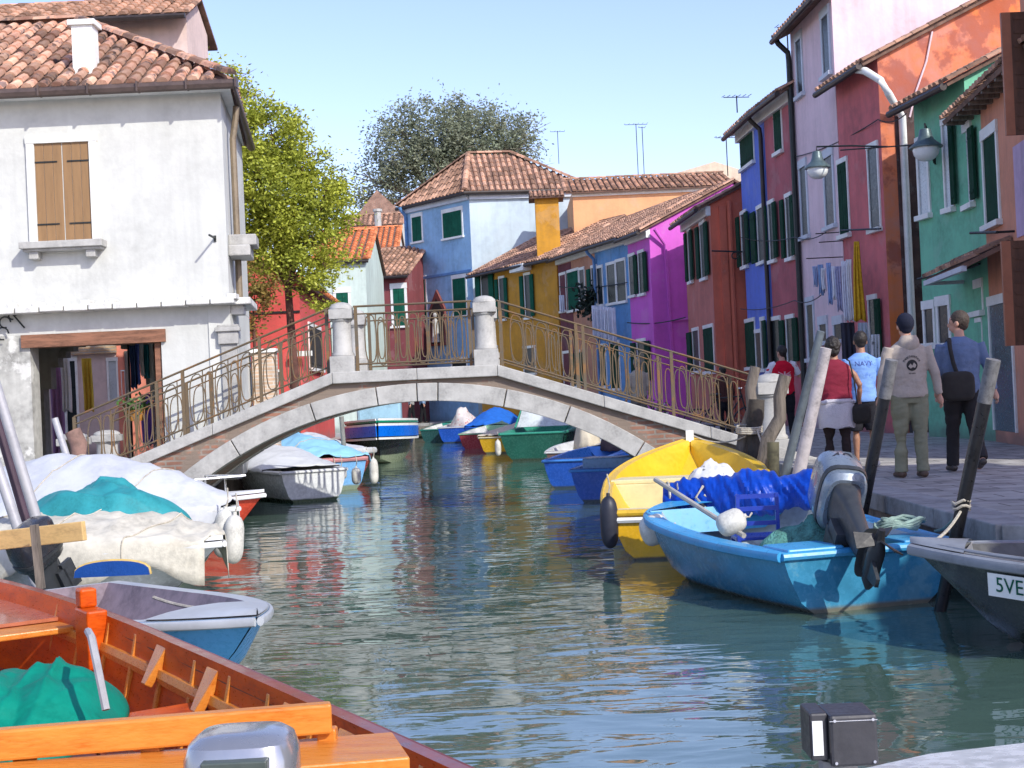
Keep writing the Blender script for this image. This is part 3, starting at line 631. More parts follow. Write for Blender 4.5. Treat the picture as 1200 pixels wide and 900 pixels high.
# brick gable
D = 92; x0, x1 = W(428, 240, D).x, W(476, 240, D).x; zt = px_z(450, 262, D); zp = px_z(455, 238, D)
root = thing('house', 'bare brick gable end peeking over the far roofs', 'house', (x0, D, QZ), 0, 'houses at the end of the canal')
mb = MB(); mb.slab([V((x0, D, 0)), V((x1, D, 0)), V((x1, D, zt)), V(((x0+x1)/2, D, zp)), V((x0, D, zt-.2))], -6, V((0, -1, 0))); obj('wall', mb, brickmat('old_brick', (.33, .17, .12), (.26, .13, .1), (.3, .25, .2)), root)
mb = MB(); xm = (x0+x1)/2; tiles(mb, (x0-.3, D-.3, zt-.3), (x0-.3, D+6, zt-.3), (xm, D-.3, zp+.1), (xm, D+6, zp+.1), .3, .45); tiles(mb, (x1+.3, D+6, zt-.1), (x1+.3, D-.3, zt-.1), (xm, D+6, zp+.1), (xm, D-.3, zp+.1), .3, .45); obj('roof', mb, [M_tile2, M_tileu], root)
c = W(443, 262, 80); r0 = thing('chimney', 'slim cream chimney pot among the far left roofs', 'chimney', c-V((0, 0, 2)))
mb = MB(); mb.tube([c-V((0, 0, 2)), c+V((0, 0, .7))], .2, 8); mb.tube([c+V((0, 0, .7)), c+V((0, 0, .85))], .27, 8); obj('stack', mb, M_stone, r0)

# ---- antennas
antenna(W(655, 192, 66), 1.6, 'small roof aerial above the powder blue hip roof', 2, .35)
antenna(W(748, 206, 60), 2.3, 'tall aerial on the apricot house roof, left of the pair')
antenna(W(755, 206, 61), 2.2, 'thin bare aerial mast on the apricot roof, right of the pair', 1, .15)
antenna(W(853, 206, 45), 1.3, 'T-shaped aerial beside the cobalt blue house', 3, .35)
antenna(W(864, 132, 36.2), .45, 'flat aerial above the cobalt blue house gutter', 3, .35)
antenna(W(925, 92, 33.5), 1.3, 'white wired aerial left of the tall pale pink house', 2, .25)
antenna(W(405, 300, 66), 4.2, 'aerial mast in front of the grey tree, left one', 2, .4)
antenna(W(455, 240, 92), 3.0, 'aerial mast in front of the grey tree, right one', 2, .4)
# ================================================================ LEFT BANK
D = 22.0
xc_ = W(264, 240, D).x; ze = px_z(130, 102, D); zc = px_z(140, 358, D)
P0, P1 = V((-15, D, 0)), V((xc_, D, 0)); P2 = V((W(289, 300, 26.6).x, 26.6, 0)); P3 = V((-15, 26.6, 0))
hw = thing('house', 'big white house with closed tan shutters and an open passage under it, left bank', 'house', (xc_, D, QZ))
f = Fac(hw, P0, P1); g = Fac(hw, P1, P2)
a_o0, a_o1 = f.hit(38, 480)[0], f.hit(190, 430)[0]; zl0, zl1 = f.hit(115, 404)[1], f.hit(115, 389)[1]
mb = MB(); vs = [V((p.x, p.y, z)) for z in (zc, ze) for p in (P0, P1, P2, P3)]
mb.add(vs, [(0, 1, 5, 4), (1, 2, 6, 5), (2, 3, 7, 6), (3, 0, 4, 7), (4, 5, 6, 7), (0, 3, 2, 1)])
f.box(mb, 0, f.L, zl1, zc, -.4, -.004); f.box(mb, a_o1, f.L-.001, QZ-.05, zl1, -.4, -.004)
ms = MB(); ms.box(P1.x-.4, P1.x, D+.4, 26.55, QZ-.05, zc)
g.box(mb, .02, g.L, QZ-.05, zc, -.35, -.004)
wl = obj('wall', mb, M_white, hw)
Mpier = plaster('grey_peeling_plaster', (.50, .50, .46), var=.35, vs=1.4, streak=.4, pat=.8, patcol=(.66, .66, .62))
mb = MB(); f.box(mb, 0, a_o0, QZ-.05, zl1, -.4, -.006)
# back wall of the passage with an arch
bw = Fac(hw, (-15, 26.1), (xc_-.9, 26.1)); ac, aw, az = bw.hit(96, 480)[0]+.35, 1.15, 2.25
bx0, bx1 = bw.hit(58, 470)[0], bw.hit(186, 470)[0]
mb2 = MB(); bw.box(mb2, 0, bx0, QZ, zc, 0, .3); bw.box(mb2, bx1, bw.L, QZ, zc, 0, .3)
n = 14
for i in range(n):
    u0, u1 = bx0+(bx1-bx0)*i/n, bx0+(bx1-bx0)*(i+1)/n
    fz = lambda u: 1.9+1.15*math.sqrt(max(0, 1-((u-(bx0+bx1)/2)/((bx1-bx0)/2))**2))
    bw.box(mb2, u0, u1, (fz(u0)+fz(u1))/2, zc, 0, .3)
mb2.box(P0.x+a_o0-1.8, P0.x+a_o0-1.5, D+.4, 26.1, QZ, zc); mb2.box(P0.x+a_o1, P0.x+a_o1+.3, D+.4, 25.8, QZ, zc)
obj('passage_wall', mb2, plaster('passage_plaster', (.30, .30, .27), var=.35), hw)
obj('pier', mb, Mpier, hw)
Mlin = mk('lintel_wood', (.26, .12, .07), rough=.85, var=.4, st=(.8, 6, 6), vs=3, bump=.5, bs=8)
mb = MB(); f.box(mb, a_o0-.12, a_o1+.08, zl0, zl1, -.3, .06); obj('lintel', mb, Mlin, hw)
mb = MB(); f.box(mb, a_o1-.12, a_o1-.02, QZ, zl0, -.25, -.05); obj('door_post', mb, Mlin, hw)
# string course: irregular projecting stones
mb = MB(); k = 12; L0 = 6.0
for i in range(k):
    u0, u1 = L0+(f.L-L0+.15)*i/k, L0+(f.L-L0+.15)*(i+1)/k; dz = random.uniform(-.012, .012)
    f.box(mb, u0, u1-.02, zc-.07+dz, zc+.03+dz, -.02, .34)
    f.box(mb, u1-.14, u1+.02, zc+.0, zc+.09, .05, .30)
g.box(mb, -.1, 1.6, zc-.07, zc+.04, -.02, .34); g.box(mb, .1, .5, zc-.22, zc-.07, 0, .22)
obj('string_course', mb, plaster('chalky_trim', (.72, .72, .68), var=.25, vs=3, streak=.3), hw, bevel=.015)
mb = MB(); g.box(mb, .2, 1.1, px_z(290, 312, 24), px_z(290, 300, 24), 0, .35); g.box(mb, .3, 1.0, px_z(290, 300, 24), px_z(290, 288, 24), 0, .45); obj('stone_bracket', mb, M_stone, hw, bevel=.02)
mb = MB(); q = f.hit(268, 385); f.box(mb, q[0]-.16, q[0]+.16, q[1]-.25, q[1]-.05, 0, .10); f.box(mb, q[0]-.2, q[0]+.2, q[1]-.05, q[1]+.02, 0, .14); f.box(mb, q[0]-.17, q[0]+.17, q[1]+.02, q[1]+.06, 0, .1); f.box(mb, q[0]-.13, q[0]+.13, QZ, q[1]-.25, 0, .05); obj('corner_pilaster', mb, M_stone, hw, bevel=.01)
# window with tan shutters
a0, a1, z0, z1 = f.rect(33, 158, 116, 284)
mb = MB(); t = .13
f.box(mb, a0, a0+t, z0, z1-t, -.01, .05); f.box(mb, a1-t, a1, z0, z1-t, -.01, .05); f.box(mb, a0-.01, a1+.01, z1-t, z1, -.01, .055)
w_ = obj('window', mb, plaster('window_stone', (.72, .72, .68), var=.15), hw, bevel=.006)
Mtan = mk('tan_shutter', (.27, .155, .065), rough=.55, var=.15, st=(7, 7, .5), vs=2, bump=.15)
mid = (a0+a1)/2
for s0, s1 in ((a0+t, mid-.006), (mid+.006, a1-t)):
    mb = MB(); k = 3
    for i in range(k):
        u0, u1 = s0+(s1-s0)*i/k, s0+(s1-s0)*(i+1)/k; f.box(mb, u0+.003, u1-.003, z0, z1-t, -.01, .012)
    sh_ = obj('shutter', mb, Mtan, w_, bevel=.004)
mb = MB()
for zz in (z0+.3, z1-t-.3):
    f.box(mb, a0+t-.02, a0+t+.36, zz-.012, zz+.012, .012, .024); f.box(mb, a1-t-.36, a1-t+.02, zz-.012, zz+.012, .012, .024)
obj('strap_hinge', mb, M_iron, w_)
mb = MB(); f.box(mb, a0-.09, a1+.09, z0-.11, z0, 0, .30); f.box(mb, a0-.05, a1+.05, z0-.15, z0-.11, 0, .24); f.box(mb, a0+.03, a0+.18, z0-.27, z0-.15, 0, .2); f.box(mb, a1-.2, a1-.05, z0-.27, z0-.15, 0, .2)
obj('sill', mb, M_stone, w_, bevel=.01)
# iron rod in the wall
q = f.hit(252, 279); mb = MB(); mb.tube([f.pt(q[0], q[1], -.02), f.pt(q[0], q[1], .42)], .018, 6); f.box(mb, q[0]-.02, q[0]+.02, q[1]-.06, q[1]+.04, 0, .02); obj('wall_rod', mb, M_iron, hw)
# roof (hip)
o = .35; z_ = ze-.06; yr = 25.3; zr = ze+2.0
E0, E1, E2 = V((-15, D-o, z_)), V((xc_+.24, D-o, z_)), V((P2.x+.05, 27, z_)); rx = E1.x-3.5
mb = MB(); tiles(mb, E0, E1, V((-15, yr, zr)), V((rx, yr, zr)), .235, .36, .085); tiles(mb, E1, E2, V((rx, yr, zr)), V((rx, yr+.1, zr)), .235, .36, .085)
mb.cm = 1; mb.slab([E2, V((-15, 27, z_)), V((-15, yr, zr)), V((rx, yr, zr))], .07); mb.cm = 0
ridge(mb, E1+V((0, 0, .1)), V((rx, yr, zr+.08)), .11); ridge(mb, V((rx, yr, zr+.08)), V((-15, yr, zr+.08)), .11)
obj('roof', mb, [mk('old_roof_tile', (.47, .29, .20), rough=.9, var=.4, vs=3, col2=(.34, .15, .10), bump=.4, bs=30, rnd=.65, pat=.85, patcol=(.11, .08, .075)), M_tileu], hw)
mb = MB(); gz = z_-.07; mb.tube([E0+V((0, -.06, -.07)), E1+V((.06, -.06, -.07)), E2+V((.06, 0, -.07))], .08, 8); 
for i in range(9): x = -10.4+i*.78*1.0; mb.box(x, x+.03, D-o-.16, D-o+.02, gz-.07, gz+.09)
obj('gutter', mb, mk('brown_gutter', (.10, .07, .06), rough=.5, metal=.2), hw, smooth=False)
mb = MB(); mb.box(-15, xc_, D-o+.02, D, ze-.16, ze-.13); mb.slab([V((xc_+.01, D-o, ze-.13)), V((xc_+.22, D-o, ze-.13)), V((P2.x+.04, 26.6, ze-.13)), V((P2.x+.01, 26.6, ze-.13))], .03, V((0, 0, 1))); obj('soffit', mb, M_trim, hw)
mb = MB(); mb.tube([g.pt(.9, ze-.2, .18), g.pt(.9, ze-.4, .16), g.pt(.9, ze-.75, .1), g.pt(.9, zc+1.2, .1), g.pt(.95, zc+.8, .45), g.pt(1.0, QZ, .45)][:4]+[g.pt(.9, zc+.05, .1)], .055, 8); obj('downspout', mb, mk('tan_pipe', (.22, .17, .11), rough=.5), hw, smooth=True)
c = W(99, 60, 22.4)
mb = MB(); mb.box(c.x-.17, c.x+.17, 22.3, 22.62, ze+.1, px_z(99, 30, 22.4)); mb.box(c.x-.22, c.x+.22, 22.25, 22.67, px_z(99, 31, 22.4), px_z(99, 25, 22.4)); obj('chimney', mb, M_trim, hw)
# lamp bracket ironwork at the left
t = thing('wall_bracket', 'curled dark iron bracket with cables on the white house, far left edge', 'bracket', f.pt(f.hit(6, 375)[0], f.hit(6, 375)[1]))
q = f.hit(8, 378); mb = MB()
for (dx, dz, rr) in ((0, 0, .09), (.12, .1, .06), (-.05, -.18, .1)):
    mb.tube([f.pt(q[0]+dx+rr*math.cos(a), q[1]+dz+rr*math.sin(a), .08) for a in [i*.55 for i in range(10)]], .014, 5)
mb.tube([f.pt(q[0]-.3, q[1]+.15, .05), f.pt(q[0]+.05, q[1]+.22, .06), f.pt(q[0]+.3, q[1]-.1, .05)], .015, 5); obj('scroll', mb, M_iron, t)
# ---- pink house in the street behind
DP = 31.5; Mpk = plaster('blush_pink_plaster', (.64, .50, .46), var=.15, streak=.2)
A, B = (-16, DP), pxy(220, 60, DP); zt = px_z(160, 15, DP)
root, f = gable_house('tall blush pink house in the street behind the white house', A, B, zt, Mpk, dep=2.2, over=.6, group='houses on the left bank', cornice=False, tp=.26)
for r, s in (((127, 423, 138, 470), 'none'), ((78, 423, 92, 560), 'none'), ((143, 435, 147, 468), 'none')): f.win(r, s, fw_=.12, glass=paint('pale_blind', (.45, .5, .52)) if r[0] > 120 else None, kind='window' if r[0] != 78 else 'door', sill=False)
mb = MB(); f.box(mb, f.hit(138, 450)[0], f.L, QZ, 3.4, 0, .02); obj('painted_panel', mb, plaster('salmon_panel', (.72, .25, .17)), root)
mb = MB(); f.box(mb, f.hit(148, 450)[0], f.hit(153, 450)[0], QZ, 3.1, .02, .06); obj('door_frame', mb, M_wood, root)
mb = MB(); q = f.hit(128, 408); f.box(mb, f.hit(84, 408)[0], f.hit(137, 408)[0], q[1]-.12, q[1]+.16, 0, .12); obj('brick_ledge', mb, brickmat('buff_brick', (.55, .38, .22), (.45, .28, .16), (.4, .35, .28)), root)
tagl = mb = None
# upper brown fascia roof on its left part
# ---- hanging garments in the passage street
def garment(name, px0, py0, px1, py1, D, mt, label, group=None, cat='garment', flare=1.0, thick=.012):
    p = W((px0+px1)/2, py0, D); w = (px1-px0)/1600*D; h = (py1-py0)/1600*D; mb = MB(); rows = []
    ny, nx = 10, 13; ph = random.uniform(0, 6)
    for j in range(ny+1):
        v = j/ny; row = []
        for i in range(nx+1):
            u = i/nx-.5; ww = w*(1-(1-flare)*(1-v)) if flare <= 1 else w*(1/flare+(1-1/flare)*v)
            row.append(V((p.x+u*ww, p.y+math.sin(u*17+ph)*.035*(.3+v)+.02*math.sin(v*5+ph), p.z-v*h+.03*math.cos(u*9+ph)*v)))
        rows.append(row)
    mb.grid(rows); o = obj(name, mb, mt, None, smooth=True, fix=False, solid=thick); return tag(o, label, cat, group)
GL = 'clothes for sale in the street seen through the passage'
garment('curtain', 58, 425, 72, 545, 28.5, cloth('mauve_cloth', (.32, .18, .34)), 'mauve striped curtain hanging at the left of the passage', GL, 'curtain')
garment('curtain', 71, 418, 81, 482, 28.4, cloth('white_cloth', (.75, .75, .75)), 'white curtain next to the mauve one in the passage', GL, 'curtain')
garment('cloth', 96, 420, 107, 482, 28.3, cloth('yellow_cloth', (.75, .5, .07)), 'yellow cloth hanging behind the passage opening', GL, 'cloth')
for i, (x0, x1, y0, y1, cl, nm) in enumerate(((152, 158, 405, 455, (.03, .06, .16), 'navy'), (158, 163, 403, 450, (.10, .16, .5), 'royal blue'), (163, 168, 402, 440, (.7, .7, .72), 'white'), (168, 174, 404, 442, (.03, .22, .28), 'teal'), (174, 179, 402, 470, (.6, .62, .6), 'pale grey'), (179, 186, 405, 500, (.55, .22, .16), 'coral'), (164, 178, 462, 522, (.22, .12, .5), 'violet'), (178, 188, 470, 530, (.7, .65, .6), 'cream'))):
    garment('garment', x0, y0, x1, y1, 25.0+.1*i, cloth(nm.replace(' ', '_')+'_garment', cl), nm+' garment on the clothes rack seen through the passage', GL)
rk = thing('clothes_rack', 'thin dark rail carrying the garments in the passage', 'clothes rack', (W(170, 470, 25.2).x, 25.2, QZ))
mb = MB(); a, b = W(150, 404, 25.4), W(189, 400, 25.4); mb.tube([V((a.x, a.y, QZ)), a, b, V((b.x, b.y, QZ))], .02, 6); obj('frame', mb, M_iron, rk)
fb = thing('flower_basket', 'green plant in an orange pot hanging by the passage', 'flower basket', W(160, 478, 22.6)-V((0, 0, .3)))
mb = MB(); c = W(160, 484, 22.6); mb.tube([c-V((0, 0, .13)), c+V((0, 0, .05))], [.10, .16], 10); obj('pot', mb, mk('orange_pot', (.55, .25, .05), rough=.6), fb)
mb = MB()
for i in range(120):
    p = c+V((random.gauss(0, .12), random.gauss(0, .12), .14+random.gauss(0, .08))); d = V((random.gauss(0, 1), random.gauss(0, 1), random.gauss(0, 1))).normalized()*.05; e = d.orthogonal().normalized()*.03
    mb.add([p-d, p+e, p+d, p-e], [(0, 1, 2, 3)])
obj('foliage', mb, mk('plant_leaf', (.06, .13, .03), rough=.6, var=.3, rnd=.4), fb)
# ---- red house behind the bridge, left
DR = 36.0; Mrd = plaster('poppy_red_plaster', (.60, .085, .075), var=.15, streak=.2)
x0, x1 = W(270, 400, DR).x, W(353, 400, DR).x; zt = px_z(345, 330, DR); zp = px_z(300, 290, DR); x2 = W(388, 400, 44).x
root = thing('house', 'poppy red house behind the left end of the bridge, under the leafy tree', 'house', (x1, DR, QZ), 0, 'houses on the left bank')
q = [V((x0-2, DR, 0)), V((x1, DR, 0)), V((x2, 44, 0)), V((x0-2, 44, 0))]
mb = MB(); vs = [V((p.x, p.y, z)) for z in (QZ-.05, zt) for p in q]; xm = (x0-2+x1)/2
vs += [V((xm, DR, zp)), V((xm+.5, 44, zp))]
mb.add(vs, [(0, 1, 5, 8, 4), (1, 2, 6, 5), (2, 3, 7, 9, 6), (3, 0, 4, 7)]); obj('wall', mb, Mrd, root)
mb = MB(); tiles(mb, (x1+.3, DR-.2, zt-.1), (x2+.3, 44, zt-.1), (xm, DR-.2, zp+.1), (xm+.5, 44, zp+.1), .25, .4); mb.cm = 1; mb.slab([V((x0-2.3, 44, zt-.1)), V((x0-2.3, DR-.2, zt-.1)), V((xm, DR-.2, zp+.1)), V((xm+.5, 44, zp+.1))], .07); mb.cm = 0; ridge(mb, (x1+.3, DR-.2, zt-.05), (xm, DR-.2, zp+.15), .11)
obj('roof', mb, [M_tile2, M_tileu], root)
f = Fac(root, q[1], q[2]); f.win((362, 385, 376, 432), 'closed', sm=M_dark)
f = Fac(root, q[0], q[1]); f.win((322, 436, 330, 446), 'none', sill=False)
mb = MB(); z = px_z(330, 366, DR); f.box(mb, 0, f.L, z-.03, z+.03, 0, .03); obj('cable', mb, M_iron, root)
t = thing('brick_pillar', 'cream brick pillar with a white cap behind the bridge railing', 'pillar', (W(309, 440, 26).x, 26, QZ))
a, b = W(296, 440, 26), W(322, 440, 26); zt = px_z(309, 413, 26)
mb = MB(); mb.box(a.x, b.x, 26, 26.4, QZ, zt); obj('shaft', mb, brickmat('cream_brick', (.62, .46, .33), (.55, .38, .26), (.6, .55, .48), bh=.07), t)
mb = MB(); mb.box(a.x-.04, b.x+.04, 25.96, 26.44, zt, zt+.07); obj('cap', mb, M_trim, t)
t = thing('sign', 'blank white and grey shop board on the red house wall behind the railing', 'sign', W(352, 413, 35.5))
mb = MB(); a, b = W(343, 418, 35.8), W(366, 411, 35.8); mb.box(a.x, b.x, 35.7, 35.8, a.z, b.z); obj('board', mb, M_trim, t)

# ================================================================ BRIDGE
Y0, Y1 = 19.5, 21.5
br = thing('bridge', 'arched brick and white stone footbridge with rusty iron railings across the canal', 'bridge', (-1.34, 20.5, 0))
XC, CZ, RA = -1.34, 1.66, 5.43
zcen = CZ-RA
PR = [(-6.75, .56), (-2.56, 2.13), (-.2, 2.135), (4.35, .58)]
def cop(x):
    for (a, za), (b, zb) in zip(PR[:-1], PR[1:]):
        if x <= b: return za+(zb-za)*(x-a)/(b-a)
    return PR[-1][1]
RO = RA+.26
def arc(x, r): 
    d = r*r-(x-XC)**2; return zcen+math.sqrt(d) if d > 0 else -1
Mbrick = brickmat('bridge_brick', (.36, .18, .12), (.27, .14, .10), (.30, .26, .22), bw=.26, bh=.07, ms=.014, patch=((.21, .165, .13), 1.6))
mb = MB(); N = 72; xs = [-6.7+11*i/N for i in range(N+1)]
for y in (Y0+.05, Y1-.05):
    rows = [[], []]
    vs = []
    for x in xs: vs += [V((x, y, max(-.3, arc(x, RA+.1)))), V((x, y, max(cop(x)-.10, -.2)))]
    mb.add(vs, [(2*i, 2*i+2, 2*i+3, 2*i+1) for i in range(N)], .5)
obj('spandrel', mb, Mbrick, br, fix=False)
# arch ring, voussoirs + soffit
th1 = math.acos((-.1-zcen)/RA); cuts = [-1, -.60, -.335, -.13, .125-.15+.02, .06, .27, .47, .72, 1]
for y0, y1 in ((Y0, Y0+.3), (Y1-.3, Y1)):
    mb = MB()
    for a, b in zip(cuts[:-1], cuts[1:]):
        ta, tb = a*th1+.0014, b*th1-.0014; n = 8; rg = []
        for i in range(n+1):
            t = lerp(ta, tb, i/n); s_, c_ = math.sin(t), math.cos(t)
            rg.append([V((XC+RA*s_, y0, zcen+RA*c_)), V((XC+RO*s_, y0, zcen+RO*c_)), V((XC+RO*s_, y1, zcen+RO*c_)), V((XC+RA*s_, y1, zcen+RA*c_))])
        mb.rings(rg)
    obj('arch_ring', mb, M_stone, br, bevel=.01)
mb = MB(); rg = []
for i in range(41):
    t = lerp(-th1, th1, i/40); s_, c_ = math.sin(t), math.cos(t)
    rg.append([V((XC+(RA+.02)*s_, Y0+.25, zcen+(RA+.02)*c_)), V((XC+(RA+.02)*s_, Y1-.25, zcen+(RA+.02)*c_))])
mb.grid(rg); obj('soffit', mb, Mbrick, br)
# coping + deck
for y0, y1 in ((Y0-.04, Y0+.28), (Y1-.28, Y1+.04)):
    mb = MB(); pts = [-6.75, -5.6, -4.3, -2.56, -1.35, -.2, 1.3, 2.8, 4.35]
    for a, b in zip(pts[:-1], pts[1:]):
        za, zb = cop(a+1e-5), cop(b); mb.slab([V((a+.002, y0, za)), V((b-.002, y0, zb)), V((b-.002, y1, zb)), V((a+.002, y1, za))], .165, V((0, 0, 1)))
    obj('coping', mb, M_stone, br, bevel=.012)
mb = MB(); mb.grid([[V((x, y, cop(x)-.03)) for x in xs] for y in (Y0+.25, Y1-.25)]); obj('deck', mb, M_pave, br)
# pillars
def pillar(x, y, w=.30, h=1.02, zb=None):
    zb = cop(x)-.02 if zb is None else zb; mb = MB(); k = w/.30
    def ring(z, r, e=.0, n=16): return [V((x+r*math.cos(math.pi*2*i/n+math.pi/n), y+r*math.sin(math.pi*2*i/n+math.pi/n), z)) for i in range(n)]
    mb.box(x-.175*k, x+.175*k, y-.175*k, y+.175*k, zb, zb+h*.24)
    mb.rings([ring(zb+h*z, r*k) for z, r in ((.24, .165), (.27, .165), (.30, .142), (.72, .132), (.74, .155), (.76, .155))])
    mb.box(x-.165*k, x+.165*k, y-.165*k, y+.165*k, zb+h*.76, zb+h*.90)
    mb.rings([ring(zb+h*z, r*k) for z, r in ((.90, .175), (.94, .165), (.98, .12), (1.0, .05))])
    return obj('pillar', mb, M_stone, br, smooth=True, bevel=.008)
for x in (-2.41, -.35): pillar(x, Y0+.14); pillar(x, Y1-.14)
pillar(3.72, Y0+.2, .40, 1.25, QZ); pillar(3.9, Y1-.1, .40, 1.2, QZ); pillar(-6.35, Y0+.2, .36, .75, QZ+.1); pillar(-6.35, Y1-.2, .36, .75, QZ+.1)
def railing(xa, xb, y, n_oval, posts, ext=True):
    mb = MB()
    for dz, r in ((.93, .026), (.82, .018), (.10, .022)): mb.tube([V((xa, y, cop(xa)+dz)), V((xb, y, cop(xb)+dz))], r, 8, sq=.6)
    rl = obj('railing', mb, M_rust, br, smooth=True)
    for x in posts:
        mb = MB(); mb.box(x-.022, x+.022, y-.022, y+.022, cop(x)-.02, cop(x)+.93); obj('post', mb, M_rust, rl)
    mb = MB(); L = xb-xa
    for i in range(n_oval):
        xo = xa+L*(i+.5)/n_oval; zc0 = cop(xo)+.46; w = L/n_oval*(1.05 if i % 2 else .62)
        if any(abs(xo-x) < .12 for x in posts): continue
        sl = (cop(xo+.1)-cop(xo-.1))/.2
        hgt = .34 if i % 2 else .30
        pts = []
        for j in range(21):
            a = 2*math.pi*j/20; ca, sa = math.cos(a), math.sin(a)
            dx = w*.5*math.copysign(abs(ca)**.7, ca); pts.append(V((xo+dx, y, zc0+hgt*math.copysign(abs(sa)**.75, sa)+sl*dx)))
        mb.tube(pts, .0095, 5, caps=False)
        mb.tube([V((xo+w*.5, y+.01, cop(xo+w*.5)+.10)), V((xo+w*.5, y+.01, cop(xo+w*.5)+.82))], .0085, 5)
    obj('scrollwork', mb, M_rust, rl, smooth=True)
for y in (Y0+.10, Y1-.10):
    railing(-6.3, -2.58, y, 20, (-6.3, -5.1, -4.72, -3.6, -2.62)); railing(-2.23, -.53, y, 11, (-2.2, -.57)); railing(-.17, 3.45, y, 20, (-.13, .95, 1.05, 2.3, 3.42))
# ================================================================ BOAT KIT
class Boat:
    def __init__(s, name, label, stern, bow, B, H, hull, inner, rail, rise=.5, tw=.8, bowp=2.2, deck=.22, deckm=None, cat='boat', group=None, thw=(.35, .6), floor=.12, rake=.14, wm=.42, gw=.07, thm=None, sternz=None, rr=.022, notch=0, full=0):
        stern = V((stern[0], stern[1], 0)); bow = V((bow[0], bow[1], 0)); d = bow-stern; s.L = d.length; s.h = math.atan2(d.y, d.x)
        s.o = stern; s.B, s.H, s.rise, s.tw, s.bp, s.rake, s.wm, s.gw = B, H, rise, tw, bowp, rake, wm, gw; s.full = full
        s.root = thing(name, label, cat, stern, s.h, group); s.M = Matrix.Translation(stern) @ Matrix.Rotation(s.h, 4, 'Z')
        N = 34; mb = MB(); rings = []
        for i in range(N+1):
            t = 1-(1-i/N)**1.35; rings.append(s.ring(t, floor))
        n = len(rings[0]); vs = [v for r in rings for v in r]
        for i in range(N):
            for j in range(n):
                a = i*n+j; b = i*n+(j+1) % n; k = min(j, n-2-j)
                mb.cm = 0 if k < 4 else (2 if k == 4 else 1)
                mb.v if False else None
                mb.f.append((a, b, b+n, a+n)); mb.r.append(.5); mb.mi.append(mb.cm)
        mb.v = [tuple(v) for v in vs]
        mb.cm = 0
        # transom
        o5 = rings[0][:5]; sec = [V((0, p.y, p.z)) for p in rings[0][:5]]+[V((0, -p.y, p.z)) for p in reversed(rings[0][:5])]
        if notch: sec = sec[:5]+[V((0, .2, s.sz(0))), V((0, .17, s.sz(0)-notch)), V((0, -.17, s.sz(0)-notch)), V((0, -.2, s.sz(0)))]+sec[5:]
        k = len(mb.v); m_ = len(sec); mb.v += [tuple(p) for p in sec]+[(.045, p.y*.995, p.z) for p in sec]
        mb.f += [tuple(range(k, k+m_)), tuple(range(k+m_, k+2*m_))[::-1]]+[(k+i, k+(i+1) % m_, k+(i+1) % m_+m_, k+i+m_) for i in range(m_)]; mb.r += [.5]*(2+m_); mb.mi += [0, 1]+[2]*m_
        s.hull = obj('hull', mb, [hull, inner, rail], s.root, local=True, smooth=True)
        mb = MB()
        for sd in (1, -1):
            mb.tube([s.g(t/24, sd, 0, .0)+V((0, sd*.012, -.03)) for t in range(25)], rr, 8, sq=1.3)
        mb.tube([s.g(0, 1, 0)+V((-.01, 0, -.03)), s.g(0, -1, 0)+V((-.01, 0, -.03))], rr, 8)
        obj('rub_rail', mb, rail, s.root, local=True, smooth=True)
        if deck:
            mb = MB(); rows = []
            for i in range(9):
                t = 1-deck*(1-i/8)**1.5*1.0; rows.append([V((s.g(t, 1).x, s.hb(t)*v*.98, s.sz(t)+.012+.04*(1-v*v))) for v in (-1, -.6, -.2, .2, .6, 1)])
            mb.grid(rows); t = 1-deck; e = s.hb(t)-.02
            mb.add([V((s.L*t, -e, s.sz(t)+.01)), V((s.L*t, e, s.sz(t)+.01)), V((s.L*t-.06, e*.5, lerp(floor, s.sz(t), .55))), V((s.L*t-.06, -e*.5, lerp(floor, s.sz(t), .55)))], [(0, 1, 2, 3)])
            obj('foredeck', mb, deckm or rail, s.root, local=True, smooth=True, fix=False)
        for t in thw:
            mb = MB(); e = s.hb(t)-.06; z = s.sz(t)-.14; mb.box(s.L*t-.12, s.L*t+.12, -e, e, z-.03, z); obj('thwart', mb, thm or inner, s.root, local=True, bevel=.006)
    def hb(s, t):
        if t < s.wm: return s.B/2*(s.tw+(1-s.tw)*math.sin(math.pi/2*t/s.wm))
        return s.B/2*max(.0, 1-((t-s.wm)/(1-s.wm))**s.bp)+.006
    def sz(s, t): return s.H*(1+s.rise*t*t)
    def ring(s, t, floor):
        b = s.hb(t); z1 = s.sz(t); kz = -.12+(max(0, t-.72)/.28)**2*.22; bi = max(b-s.gw, .002)
        def X(h): return s.L*t-s.rake*s.L*(t**2.2)*(1-h)
        F = s.full; out = [(0, kz, 0), (b*lerp(.55, .84, F), kz+.05, .1), (b*lerp(.80, .94, F), lerp(kz, z1, .35), .35), (b*lerp(.93, .985, F), lerp(kz, z1, .7), .7), (b, z1, 1)]
        fl = max(floor, kz+.06); fl = lerp(fl, z1-.05, max(0, (t-.78)/.22)**1.2); fl = min(fl, z1-.05); ih = lerp(.3, .92, max(0, (t-.78)/.22))
        inn = [(bi, z1, 1), (bi*lerp(.86, .97, F), lerp(fl, z1, .55), max(.6, ih)), (bi*lerp(.60, .90, F), fl, ih), (0, fl, ih)]
        half = out+inn
        return [V((X(h), y, z)) for y, z, h in half]+[V((X(h), -y, z)) for y, z, h in reversed(half)]
    def g(s, t, sd, dz=0, inset=0): return V((s.L*t, sd*(s.hb(t)-inset), s.sz(t)+dz))
    def w(s, p): return s.M @ V(p)
